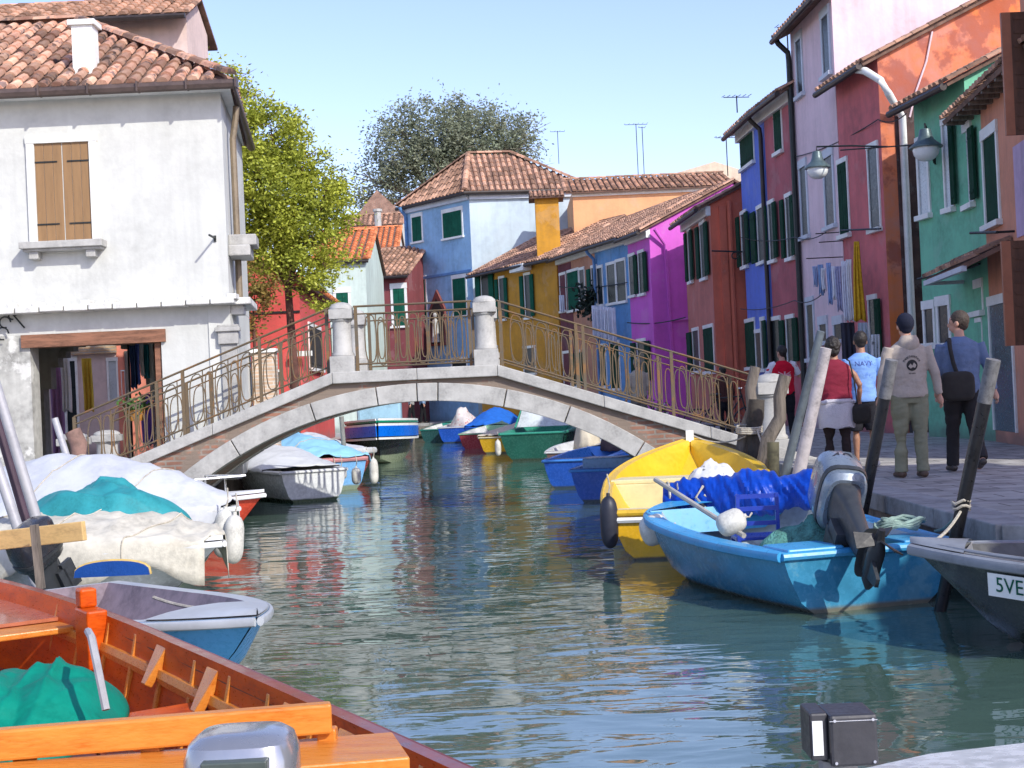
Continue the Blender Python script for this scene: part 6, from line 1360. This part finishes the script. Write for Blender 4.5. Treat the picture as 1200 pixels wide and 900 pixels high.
# ================================================================ PEOPLE
Msk = mk('skin', (.50, .27, .19), rough=.55, var=.08, bump=.05, bs=60)
Msk2 = mk('tanned_skin', (.36, .18, .11), rough=.55, var=.08, bump=.05, bs=60)
Mhr = mk('dark_hair', (.018, .014, .012), rough=.6, var=.3, vs=30, st=(1, 1, .3), bump=.6, bs=90)
Mshoe = mk('dark_shoe', (.05, .04, .035), rough=.5, var=.2)
def person(label, x, y, z, rz, H, shirt, sleeve, lower, lowmat, skin=None, hairm=None, yaw=0, lean=0, armL=((-.06, -.04, -.29), (-.04, .06, -.25)), armR=((.06, -.04, -.29), (.04, .06, -.25)), legL=(.02, -.02), legR=(-.02, .02), hair='short', shoe=None, fat=1.0, group='people walking on the quay', vox=.011, hem=.84, shirt_extra=None, liftR=0, liftL=0):
    skin = skin or Msk; hairm = hairm or Mhr; s = H/1.75
    t = thing('person', label, 'person', (x, y, z), rz, group)
    def obj_l(name, me, mt, par=t):
        me.materials.clear(); me.materials.append(mt); me.shade_smooth(); at = me.attributes.new('rnd', 'FLOAT', 'FACE') if 'rnd' not in me.attributes else None
        o = bpy.data.objects.new(name, me); COL.objects.link(o); o.parent = par; return o
    def E(mb, cs, n=20):
        rg = []
        for (cx, cy, cz, rx, ry) in cs: rg.append([V(((cx+rx*math.cos(2*math.pi*i/n))*s, (cy+ry*math.sin(2*math.pi*i/n)+lean*max(0, cz-.9))*s, cz*s)) for i in range(n)])
        mb.rings(rg)
    def T(mb, pts, rs, n=12): mb.tube([V(p)*s for p in pts], [r*s for r in rs], n)
    shL, shR = V((-.185*min(1.05, fat), lean*.5, 1.40)), V((.185*min(1.05, fat), lean*.5, 1.40))
    arms = []
    for sh, (e, w) in ((shL, armL), (shR, armR)): el = sh+V(e); wr = el+V(w); arms.append((sh, el, wr))
    legs = []
    for sx, (kf, af), lift in ((-1, legL, liftL), (1, legR, liftR)):
        hip = V((sx*.095, 0, .90)); kn = V((sx*.10, kf, .49)); an = V((sx*.105, af, .085+lift)); legs.append((hip, kn, an, sx, lift))
    # body
    mb = MB(); E(mb, [(0, 0, .82, .13*fat, .10), (0, 0, .93, .155*fat, .11), (0, 0, 1.08, .14*fat, .095), (0, 0, 1.25, .155*fat, .105), (0, 0, 1.36, .15, .09), (0, 0, 1.43, .10, .065), (0, .01, 1.49, .055, .055), (0, .02, 1.55, .052, .055)])
    hc = V((0, .03+lean*.65, 1.635)); Rz = Matrix.Rotation(yaw, 3, 'Z')
    def hd(p, r, n=14, m=10):
        p = Rz @ V(p)*1.07; mb.ell((hc+p)*s, tuple(q*s*1.07 for q in r), n, m, Rz)
    hd((0, 0, .02), (.074, .092, .095)); hd((0, .02, -.045), (.055, .068, .07)); hd((0, .095, -.02), (.013, .02, .026)); hd((0, .085, -.062), (.026, .014, .012)); hd((-.075, -.005, -.01), (.013, .022, .034)); hd((.075, -.005, -.01), (.013, .022, .034)); hd((0, .075, .02), (.05, .02, .012))
    T(mb, [(0, .015, 1.44), (0, .02+lean*.6, 1.56)], [.055, .052])
    for sh, el, wr in arms:
        T(mb, [sh+V((-math.copysign(.03, sh.x), 0, -.03)), lerp(sh, el, .5), el, lerp(el, wr, .35), wr], [.042, .043, .037, .037, .026])
        d = (wr-el).normalized(); sd = V((d.y, -d.x, 0)); sd = V((0, 1, 0))-d*d.y; sd.normalize(); pn = d.cross(sd)
        pc = wr+d*.045; T(mb, [wr, pc, wr+d*.085], [.026, .036, .033], 10)
        for k, (o_, ln) in enumerate(((-.027, .062), (-.009, .072), (.009, .068), (.027, .052))):
            b0 = wr+d*.08+sd*o_; b1 = b0+d*ln*.5+pn*.006; b2 = b0+d*ln*.85+pn*.022*(-1 if d.x > 0 else 1); T(mb, [b0, b1, b2], [.0105, .010, .008], 7)
        b0 = wr+d*.03+sd*.03; T(mb, [b0, b0+d*.03+sd*.025, b0+d*.062+sd*.03], [.013, .011, .009], 7)
    for hip, kn, an, sx, lift in legs:
        T(mb, [hip+V((0, 0, .02)), lerp(hip, kn, .5), kn, lerp(kn, an, .3), lerp(kn, an, .75), an], [.080, .062, .046, .050 if lower == 'shorts' else .040, .036, .032], 14)
        f0 = an+V((0, -.05, -.035)); f1 = an+V((sx*.01, .15, -.05 if not lift else -.12)); T(mb, [f0, an+V((0, .03, -.03)), f1], [.036, .042, .03], 10)
    mods = [('REMESH', dict(mode='VOXEL', voxel_size=vox*s*.85)), ('SMOOTH', dict(factor=.5, iterations=3))]
    body = obj_l('body', temp_mesh(mb, mods), skin)
    # eyes
    mb = MB()
    for sx in (-1, 1): mb.ell((hc+Rz @ V((sx*.03, .082, .005)))*s, (.011*s, .008*s, .006*s), 8, 6)
    obj('eyes', mb, M_dark, t, local=True, smooth=True)
    # hair or cap
    mb = MB(); hx = (hc+Rz @ V((0, -.018, .035)))*s
    k = 1.30 if hair == 'full' else (1.16 if hair == 'short' else 1.2)
    mb.ell(hx, (.077*k*s, .09*k*s, .092*k*s), 22, 14, Rz); 
    if hair == 'full': mb.ell((hc+Rz @ V((0, -.05, -.03)))*s, (.085*s, .07*s, .09*s), 16, 10)
    else: mb.ell((hc+Rz @ V((0, -.045, -.02)))*s, (.066*s, .055*s, .07*s), 16, 10)
    ctr = (hc+Rz @ V((0, .10, -.03)))*s
    me = temp_mesh(mb, [('REMESH', dict(mode='VOXEL', voxel_size=.008)), ('SMOOTH', dict(factor=.5, iterations=2))])
    for v in me.vertices:
        d = v.co-ctr; r_ = d.length; lim = .092*s
        if r_ < lim: v.co = ctr+d.normalized()*lim if False else v.co-(ctr-hx).normalized()*(lim-r_)
        if hair != 'cap': v.co += (v.co-hx).normalized()*noise.noise(v.co*(38 if hair == 'full' else 60))*(.012 if hair == 'full' else .005)
    obj_l('cap' if hair == 'cap' else 'hair', me, hairm)
    if hair == 'cap':
        mb = MB(); c = (hc+Rz @ V((0, .11, .045)))*s; mb.ell(c, (.06*s, .065*s, .012*s), 14, 6, Rz); obj('cap_brim', mb, hairm, t, local=True, smooth=True)
    # shirt
    mb = MB(); g_ = .018
    E(mb, [(0, 0, hem, (.160+g_)*fat, .118+g_), (0, 0, hem+.05, (.163+g_)*fat, .122+g_), (0, 0, 1.06, (.150+g_)*fat, .112+g_), (0, 0, 1.22, (.162+g_)*fat, .115+g_), (0, -.005, 1.34, (.178+g_)*min(fat, 1.06), .108+g_), (0, -.005, 1.41, (.165+g_), .092+g_), (0, .0, 1.455, .10+g_, .066+g_), (0, .012, 1.485, .062+.01, .064)], 28)
    for sh, el, wr in arms:
        if sleeve == 'none': continue
        mx = (lerp(el, wr, .93) if sleeve == 'long' else None)
        if sleeve == 'long': T(mb, [sh+V((0, 0, .0)), lerp(sh, el, .5), el, lerp(el, wr, .5), mx], [.072, .062, .056, .05, .042], 14)
        else: T(mb, [sh, lerp(sh, el, .35), lerp(sh, el, .78)], [.070, .066, .062], 14)
    me = temp_mesh(mb, [('REMESH', dict(mode='VOXEL', voxel_size=vox*s)), ('SMOOTH', dict(factor=.5, iterations=4))])
    for v in me.vertices:
        p = v.co/s; q = noise.noise(V((p.x*6, p.y*6, p.z*11)))*.010+noise.noise(V((p.x*14, p.y*14, p.z*26+3)))*.005
        n_ = V((p.x, p.y, 0)); n_ = n_.normalized() if n_.length > .01 else n_
        v.co += n_*q*s
    sh_o = obj_l('shirt', me, shirt)
    # lower garment
    mb = MB(); E(mb, [(0, 0, .80, .150*fat, .112), (0, 0, .92, (.158)*fat, .118), (0, 0, .99, .148*fat, .108)], 24)
    for hip, kn, an, sx, lift in legs:
        if lower == 'trousers': T(mb, [hip, lerp(hip, kn, .5), kn, lerp(kn, an, .5), an+V((0, 0, -.02))], [.098*fat, .088*fat, .075, .068, .068], 16)
        elif lower == 'leggings': T(mb, [hip, lerp(hip, kn, .5), kn, lerp(kn, an, .35), lerp(kn, an, .9)], [.10*fat, .085*fat, .062, .062, .045], 16)
        else: T(mb, [hip, lerp(hip, kn, .5), lerp(hip, kn, 1.05)], [.100*fat, .098*fat, .095], 16)
    me = temp_mesh(mb, [('REMESH', dict(mode='VOXEL', voxel_size=vox*s)), ('SMOOTH', dict(factor=.5, iterations=4))])
    for v in me.vertices:
        p = v.co/s; q = noise.noise(V((p.x*5, p.y*5, p.z*12+9)))*.011+noise.noise(V((p.x*12, p.y*12, p.z*30)))*.005; a = V((p.x-math.copysign(.1, p.x), p.y, 0)); a = a.normalized() if a.length > .01 else a; v.co += a*q*s
    obj_l('trousers' if lower != 'shorts' else 'shorts', me, lowmat)
    for hip, kn, an, sx, lift in legs:
        mb = MB(); dz = -.07 if not lift else -.13
        f0, f1 = an+V((0, -.06, -.045)), an+V((sx*.012, .17, dz+.012)); T(mb, [f0, an+V((0, .0, -.035)), lerp(f0, f1, .65)+V((0, 0, .01)), f1], [.038, .046, .042, .026], 12)
        me = temp_mesh(mb, [('SMOOTH', dict(factor=.3, iterations=1))])
        for v in me.vertices: v.co.z = max(v.co.z, (.004 if not lift else -9))
        obj_l('shoe', me, shoe or Mshoe)
    def back_print(vs, fs, cx, cz, mt, name='print'):
        bv = BVHTree.FromPolygons([v.co.copy() for v in sh_o.data.vertices], [tuple(p.vertices) for p in sh_o.data.polygons]); out = []
        for v in vs:
            o_ = V(((cx+v.x), -1, (cz+v.y))); h = bv.ray_cast(o_, V((0, 1, 0)))
            out.append(V((o_.x, (h[0].y if h[0] else -.12)-.004, o_.z)))
        mb = MB(); mb.add(out, fs); return obj(name, mb, mt, sh_o, local=True, fix=False, solid=.002)
    return t, back_print, sh_o
def disc(r, n=20, cx=0, cy=0):
    return [V((cx, cy, 0))]+[V((cx+r*math.cos(2*math.pi*i/n), cy+r*math.sin(2*math.pi*i/n), 0)) for i in range(n)], [(0, 1+i, 1+(i+1) % n) for i in range(n)]
def rings_(r0, r1, n=24, cx=0, cy=0, a0=0, a1=2*math.pi):
    vs = []; 
    for i in range(n+1): a = lerp(a0, a1, i/n); vs += [V((cx+r0*math.cos(a), cy+r0*math.sin(a), 0)), V((cx+r1*math.cos(a), cy+r1*math.sin(a), 0))]
    return vs, [(2*i, 2*i+1, 2*i+3, 2*i+2) for i in range(n)]
def gpos(px, py, z=QZ): p = G(px, py, z); return p.x, p.y
PZ = QZ+.003
M_print = mk('black_print', (.02, .02, .02), rough=.8, var=.1)
# man in hooded top
x, y = gpos(1070, 560); Mhood = cloth('oatmeal_hoodie', (.42, .36, .31))
t, bp, so = person('man in an oatmeal hooded top with round black emblem and navy cap', x, y, PZ, R(4), 1.79, Mhood, 'long', 'trousers', cloth('khaki_trousers', (.22, .22, .15)), hair='cap', hairm=cloth('navy_cap', (.015, .018, .035)), fat=1.16, armL=((-.09, -.02, -.28), (-.03, .05, -.25)), armR=((.09, -.03, -.28), (.05, .03, -.25)), legL=(.03, .05), legR=(-.01, -.03), shoe=mk('brown_boot', (.10, .06, .04), rough=.6), hem=.86)
v, f_ = disc(.062); bp(v, f_, .0, 1.235, M_print)
pts = [V(p) for p in ((-.045, -.012, 0), (-.02, .02, 0), (.0, -.005, 0), (.02, .03, 0), (.045, .0, 0), (.03, -.03, 0), (.005, -.02, 0), (-.02, -.035, 0))]
mbm = cloth('print_light', (.42, .36, .31))
vs = [V((0, -.005, 0))]+pts; bp([V((q.x, q.y, 0)) for q in vs], [(0, 1+i, 1+(i+1) % 8) for i in range(8)], 0, 1.235, mbm, 'emblem_figure').location.y = -.003
vs, fs = [], []
for i in range(9):      # arched row of small dark letter-like strokes above, short row below
    a = R(150-15*i); c = V((.098*math.cos(a), .098*math.sin(a), 0)); r_ = V((math.cos(a), math.sin(a), 0)); tt = V((r_.y, -r_.x, 0)); k = len(vs)
    for u, w in ((-.008, 0), (.005, 0)) if i % 2 else ((-.008, 0), (.004, 0)):
        k = len(vs); vs += [c+tt*u-r_*.012, c+tt*(u+.0045)-r_*.012, c+tt*(u+.0045)+r_*.012, c+tt*u+r_*.012]; fs.append((k, k+1, k+2, k+3))
    k = len(vs); h_ = (.008, -.004, .0)[i % 3]; vs += [c-tt*.008+r_*h_, c+tt*.009+r_*h_, c+tt*.009+r_*(h_+.004), c-tt*.008+r_*(h_+.004)]; fs.append((k, k+1, k+2, k+3))
for i in range(5):
    k = len(vs); c = V((-.032+.016*i, -.088, 0)); vs += [c+V((-.006, -.008, 0)), c+V((-.001, -.008, 0)), c+V((-.001, .008, 0)), c+V((-.006, .008, 0))]; fs.append((k, k+1, k+2, k+3))
    k = len(vs); vs += [c+V((-.006, -.002, 0)), c+V((.005, -.002, 0)), c+V((.005, .003, 0)), c+V((-.006, .003, 0))]; fs.append((k, k+1, k+2, k+3))
bp(vs, fs, 0, 1.235, M_print)
mb = MB(); s_ = 1.79/1.75
mb.rings([[V((r*math.cos(2*math.pi*i/18)*s_, (-.065+ry*math.sin(2*math.pi*i/18))*s_, z*s_)) for i in range(18)] for z, r, ry in ((1.34, .04, .02), (1.36, .085, .05), (1.42, .115, .07), (1.48, .11, .075), (1.53, .08, .06))])
ho = obj('hood', mb, Mhood, t, local=True, smooth=True)
# man in blue shirt with bag
x, y = gpos(1132, 553); Mbs = cloth('slate_blue_shirt', (.13, .18, .30), var=.15, pat=.3, patcol=(.20, .25, .36), vs=9)
t, bp, so = person('man in a slate blue shirt with black shoulder bag, head turned left', x, y, PZ, R(-3), 1.82, Mbs, 'long', 'trousers', cloth('charcoal_trousers', (.03, .028, .03)), yaw=R(60), fat=1.14, armL=((-.05, .05, -.28), (.02, .12, -.22)), armR=((.10, -.02, -.28), (.05, .0, -.25)), legL=(.07, .12), legR=(-.05, -.26), liftR=.08, hair='short', hairm=mk('brown_hair', (.06, .04, .028), rough=.7, var=.3, bump=.5, bs=90), shoe=Mshoe, hem=.85)
s_ = 1.82/1.75
bg = thing('shoulder_bag', 'black shoulder bag hanging on the back of the man in the slate blue shirt', 'bag', V((x-.12, y-.2, PZ+1.0)))
mb = MB(); c = V((x-.11, y-.19, PZ+.98)); mb.ell(c, (.19, .07, .17), 20, 12, p=.5); obj('bag_body', mb, M_dark, bg, smooth=True)
mb = MB(); 
mb.tube([V((x-.10, y-.19, PZ+1.08)), V((x-.14, y-.165, PZ+1.25)), V((x-.155, y-.13, PZ+1.40)), V((x-.14, y-.06, PZ+1.515)), V((x-.13, y+.06, PZ+1.50))], [.026, .024, .024, .024, .022], 8); obj('strap', mb, M_dark, bg, smooth=True)
# woman in maroon with white jumper round the waist
x, y = 3.83, 16.2; Mmar = cloth('maroon_top', (.20, .02, .04))
t, bp, so = person('dark haired woman in a sleeveless maroon top, white jumper tied round her waist', x, y, PZ, R(6), 1.60, Mmar, 'none', 'leggings', cloth('dark_leggings', (.035, .025, .025)), skin=Msk2, hair='full', yaw=R(-15), fat=1.25, armL=((-.10, -.02, -.26), (-.02, .08, -.22)), armR=((.12, -.04, -.26), (.02, .10, -.2)), legL=(.03, .04), legR=(-.02, -.06), hem=.90)
mb = MB(); n = 30; s_ = 1.6/1.75; rg = []
for z, r, ry in ((.60, .215, .165), (.66, .22, .17), (.78, .218, .168), (.90, .212, .16), (.94, .205, .152), (.97, .19, .14)):
    rg.append([V(((r*math.cos(2*math.pi*i/n)*(1+.03*math.sin(i*3.1)*(1-z))), (ry*math.sin(2*math.pi*i/n)), z*s_+.012*math.sin(i*1.1)*(1 if z < .7 else 0))) for i in range(n)])
mb.rings(rg); mb.tube([V((-.18, .06, .93*s_)), V((-.19, -.08, .93*s_)), V((0, -.16, .94*s_)), V((.19, -.08, .93*s_)), V((.18, .06, .93*s_))], .024, 8); obj('jumper', mb, cloth('white_jumper', (.55, .53, .57), bump=.8), t, local=True, smooth=True)
bg = thing('handbag', 'small black bag at the hip between the woman and the person in light blue', 'bag', V((x+.24, y-.1, PZ+.62)))
mb = MB(); mb.ell(V((x+.27, y-.10, PZ+.70)), (.11, .07, .12), 16, 10, p=.6); obj('bag_body', mb, M_dark, bg, smooth=True)
mb = MB(); mb.tube([V((x+.22, y-.14, PZ+.78)), V((x+.19, y-.15, PZ+1.1)), V((x+.16, y-.08, PZ+1.33)), V((x+.15, y, PZ+1.35))], .010, 6); obj('strap', mb, M_dark, bg)
# person in light blue shirt
x, y = 4.38, 17.0; Mlbs = cloth('light_blue_shirt', (.20, .36, .72), pat=.45, patcol=(.06, .14, .45), vs=7)
t, bp, so = person('person in a light blue printed T-shirt and dark knee length shorts', x+.07, y+.35, PZ, R(-2), 1.70, Mlbs, 'short', 'shorts', cloth('dark_shorts', (.02, .02, .025)), skin=Msk2, hair='short', fat=1.0, armL=((-.08, .0, -.28), (.0, .10, -.22)), armR=((.09, -.02, -.28), (.02, .06, -.24)), legL=(.05, .06), legR=(-.02, -.12), shoe=mk('white_trainer', (.6, .6, .62), rough=.6), hem=.84)
v, f_ = text_verts('NAVY', .085); bp(v, f_, 0, 1.30, mk('navy_print', (.02, .04, .22)))
# man in red and white
x, y = gpos(921, 516); Mred = cloth('red_shirt', (.58, .008, .03)); 
t, bp, so = person('man in a red shirt with white sleeves at the foot of the bridge', x, y, PZ, R(5), 1.80, Mred, 'short', 'trousers', cloth('black_trousers', (.012, .012, .015)), fat=1.2, yaw=R(25), armL=((-.12, .06, -.25), (.05, .14, -.2)), armR=((.14, .08, -.22), (-.02, .16, .12)), legL=(.03, .02), legR=(-.04, -.16))
mb = MB(); s_ = 1.8/1.75
for sx, e in ((-1, V((-.12, .06, -.25))), (1, V((.14, .08, -.22)))):
    sh = V((sx*.19, 0, 1.405)); mb.tube([(sh-V((sx*.05, 0, -.02)))*s_, sh*s_, (sh+e*.40)*s_, (sh+e*.8)*s_], [.06, .076, .073, .070], 14)
obj('sleeve', mb, cloth('white_sleeve', (.72, .68, .72)), t, local=True, smooth=True)
vs, fs = [], []
def bar2(x0, y0, x1, y1, w):
    d = V((x1-x0, y1-y0, 0)); n_ = V((-d.y, d.x, 0)).normalized()*w/2; k = len(vs); a, b = V((x0, y0, 0)), V((x1, y1, 0)); 
    for i in range(5):
        p, q = lerp(a, b, i/5), lerp(a, b, (i+1)/5); k = len(vs); vs.extend([p-n_, q-n_, q+n_, p+n_]); fs.append((k, k+1, k+2, k+3))
for a in ((-.12, .0, .12, .0, .03), (0, -.075, 0, .075, .03), (-.12, -.07, -.03, -.02, .012), (.12, .07, .03, .02, .012), (-.12, .07, -.03, .02, .012), (.12, -.07, .03, -.02, .012), (-.12, .03, -.03, .03, .008), (.12, .03, .03, .03, .008), (-.12, -.03, -.03, -.03, .008), (.12, -.03, .03, -.03, .008)): bar2(*a)
bp(vs, fs, 0, 1.24, mk('pink_print', (.72, .40, .45), rough=.8))
# people further off
def gx(px, D): return W(px, 450, D).x
person('grey haired man in a loose beige shirt seen through the right bridge railing', gx(748, 33.5), 33.5, PZ, R(20), 1.86, cloth('beige_shirt', (.36, .33, .27)), 'long', 'trousers', cloth('grey_trousers', (.15, .14, .13)), hairm=mk('grey_hair', (.25, .24, .23), rough=.8), fat=1.15, vox=.018)
person('child in a dark brown jacket seen through the lower right end of the railing', gx(848, 30), 30, PZ, R(30), 1.52, cloth('dark_brown_jacket', (.07, .03, .025)), 'long', 'trousers', cloth('black_trousers', (.012, .012, .015)), fat=1.25, vox=.018)
for px, lab in ((481, 'left of two people in dark trousers beyond the arch'), (494, 'right of two people in dark trousers beyond the arch')):
    person(lab, gx(px, 60.6), 60.6, PZ, R(90 if px < 485 else -80), 1.74, cloth('faded_blue_shirt', (.2, .3, .45)) if px > 485 else cloth('grey_jumper', (.3, .3, .3)), 'long', 'trousers', cloth('black_trousers', (.012, .012, .015)), legL=(.08, .12), legR=(-.06, -.12), vox=.02)

# ================================================================ MOORING LINES AND SMALL GEAR
def line(a, b, label, sag=.12, r=.011, mt=None):
    a, b = V(a), V(b); pts = []
    for i in range(13): q = lerp(a, b, i/12); q.z -= sag*4*(i/12)*(1-i/12); pts.append(q)
    mb = MB(); mb.tube(pts, r, 6); return tagged('mooring_line', mb, mt or M_rope, label, 'rope', 'mooring lines', smooth=True)
line(b18.w(b18.g(.98, -.3, .06)), W(885, 505, 17.3), 'mooring line from the yellow bow to the stump')
pk = W(1126.5, 598, 9.66)
mb = MB(); mb.tube([pk+V((.06*math.cos(a), .06*math.sin(a), .012*math.sin(3*a)+.006*a)) for a in [i*.5 for i in range(26)]], .011, 6); tagged('mooring_line', mb, M_rope, 'turns of rope round the right black pole beside the grey boat', 'rope', 'mooring lines', smooth=True)
line(b20.w(b20.g(.96, .5, .03)), pk, 'mooring line from the grey boat bow to the black pole', .03)
line(b19.w(b19.g(.1, -1, .03)), W(1128, 590, 9.65), 'mooring line from the turquoise stern to the black pole', .05, mt=mk('pale_green_rope', (.30, .42, .36)))
line(b5.w(b5.g(.95, .6, .1)), W(262, 606, 14.1), 'short line holding the two long white fenders', .02)
line(b16.w(b16.g(.05, 1, .02)), b15.w((.2, -.6, .4)), 'line between the blue pair and the white and brown boat', .05)
line(b3.w(b3.g(.9, 0, .04)), W(180, 700, 8.9), 'line lying along the azure dinghy', .03)
# tackle in the boats
def bucket(c, r, h, mt, label):
    t = thing('bucket', label, 'bucket', c); c = V(c); mb = MB(); mb.rings([[V((c.x+q*math.cos(2*math.pi*i/18), c.y+q*math.sin(2*math.pi*i/18), c.z+z)) for i in range(18)] for z, q in ((0, r*.78), (h, r), (h, r*.92), (.02, r*.72))]); obj('bucket_body', mb, mt, t, smooth=True)
    mb = MB(); mb.tube([c+V((r*math.cos(a), .0, h+.02+r*.9*math.sin(a))) for a in [i*math.pi/8 for i in range(9)]], .006, 5); obj('bucket_handle', mb, M_chrome, t); return t
p = b14.w((.9, .3, .2)); bucket(p, .15, .28, paint('white_bucket', (.6, .6, .58)), 'white bucket in the bottle green motorboat')
p = b3.w((1.1, .1, .09)); bucket(p, .13, .22, paint('red_bucket', (.4, .03, .02)), 'red bucket inside the azure dinghy') if False else None
# display goods beside the right foot of the bridge
t = thing('bicycle', 'dark parked bicycle behind the lower right end of the railing', 'bicycle', (gx(846, 27), 27, QZ))
cx_ = gx(846, 27)
for dx in (-.5, .5):
    mb = MB(); mb.tube([V((cx_+dx+.32*math.cos(a), 27, QZ+.34+.32*math.sin(a))) for a in [i*2*math.pi/20 for i in range(21)]], .018, 6, caps=False); w_ = obj('wheel', mb, M_rubber, t, smooth=True)
    mb = MB()
    for i in range(8): a = i*math.pi/8; mb.tube([V((cx_+dx+.31*math.cos(a), 27, QZ+.34+.31*math.sin(a))), V((cx_+dx-.31*math.cos(a), 27, QZ+.34-.31*math.sin(a)))], .003, 4)
    obj('spokes', mb, M_chrome, w_)
mb = MB(); A_, B_, C_, D_ = V((cx_-.5, 27, QZ+.34)), V((cx_-.02, 27, QZ+.32)), V((cx_-.12, 27, QZ+.85)), V((cx_+.38, 27, QZ+.88))
for a, b in ((A_, B_), (A_, C_), (B_, C_), (B_, D_), (C_, D_), (D_, V((cx_+.5, 27, QZ+.34))), (D_, D_+V((-.04, 0, .14)))): mb.tube([a, b], .016, 6)
obj('frame', mb, M_iron, t); mb = MB(); mb.tube([D_+V((-.04, -.25, .16)), D_+V((-.02, 0, .15)), D_+V((-.04, .25, .16))], .013, 6); obj('handlebar', mb, M_chrome, t)
mb = MB(); mb.ell(C_+V((-.02, 0, .08)), (.13, .07, .035), 12, 6); obj('saddle', mb, M_rubber, t, smooth=True)
for i, (px, D, cl, nm) in enumerate(((700, 40, (.5, .5, .48), 'pale grey'), (722, 39, (.6, .58, .5), 'cream'), (768, 36, (.03, .03, .04), 'black'))):
    t = thing('planter', nm+' planter box with flowers behind the bridge railing', 'planter', (gx(px, D), D, QZ))
    c = V((gx(px, D), D, QZ)); mb = MB(); mb.rings([[c+V((sx*w, sy*w*.6, z)) for sx, sy in ((-1, -1), (1, -1), (1, 1), (-1, 1))] for z, w in ((0, .2), (.34, .27), (.34, .24), (.28, .23))]); obj('box', mb, paint(nm.replace(' ', '_')+'_planter', cl), t)
    mb = MB()
    for k in range(160):
        p = c+V((random.gauss(0, .15), random.gauss(0, .1), .5+random.gauss(0, .12))); d = V((random.gauss(0, 1), random.gauss(0, 1), random.gauss(0, 1))).normalized()*.06; e = d.orthogonal().normalized()*.04; mb.cm = 1 if k % 7 == 0 else 0
        mb.add([p-d, p+e, p+d, p-e], [(0, 1, 2, 3)])
    obj('foliage', mb, [mk('plant_leaf', (.06, .13, .03)), mk('flower', (.75, .68, .6) if i != 2 else (.5, .05, .08), rough=.8)], t, fix=False)
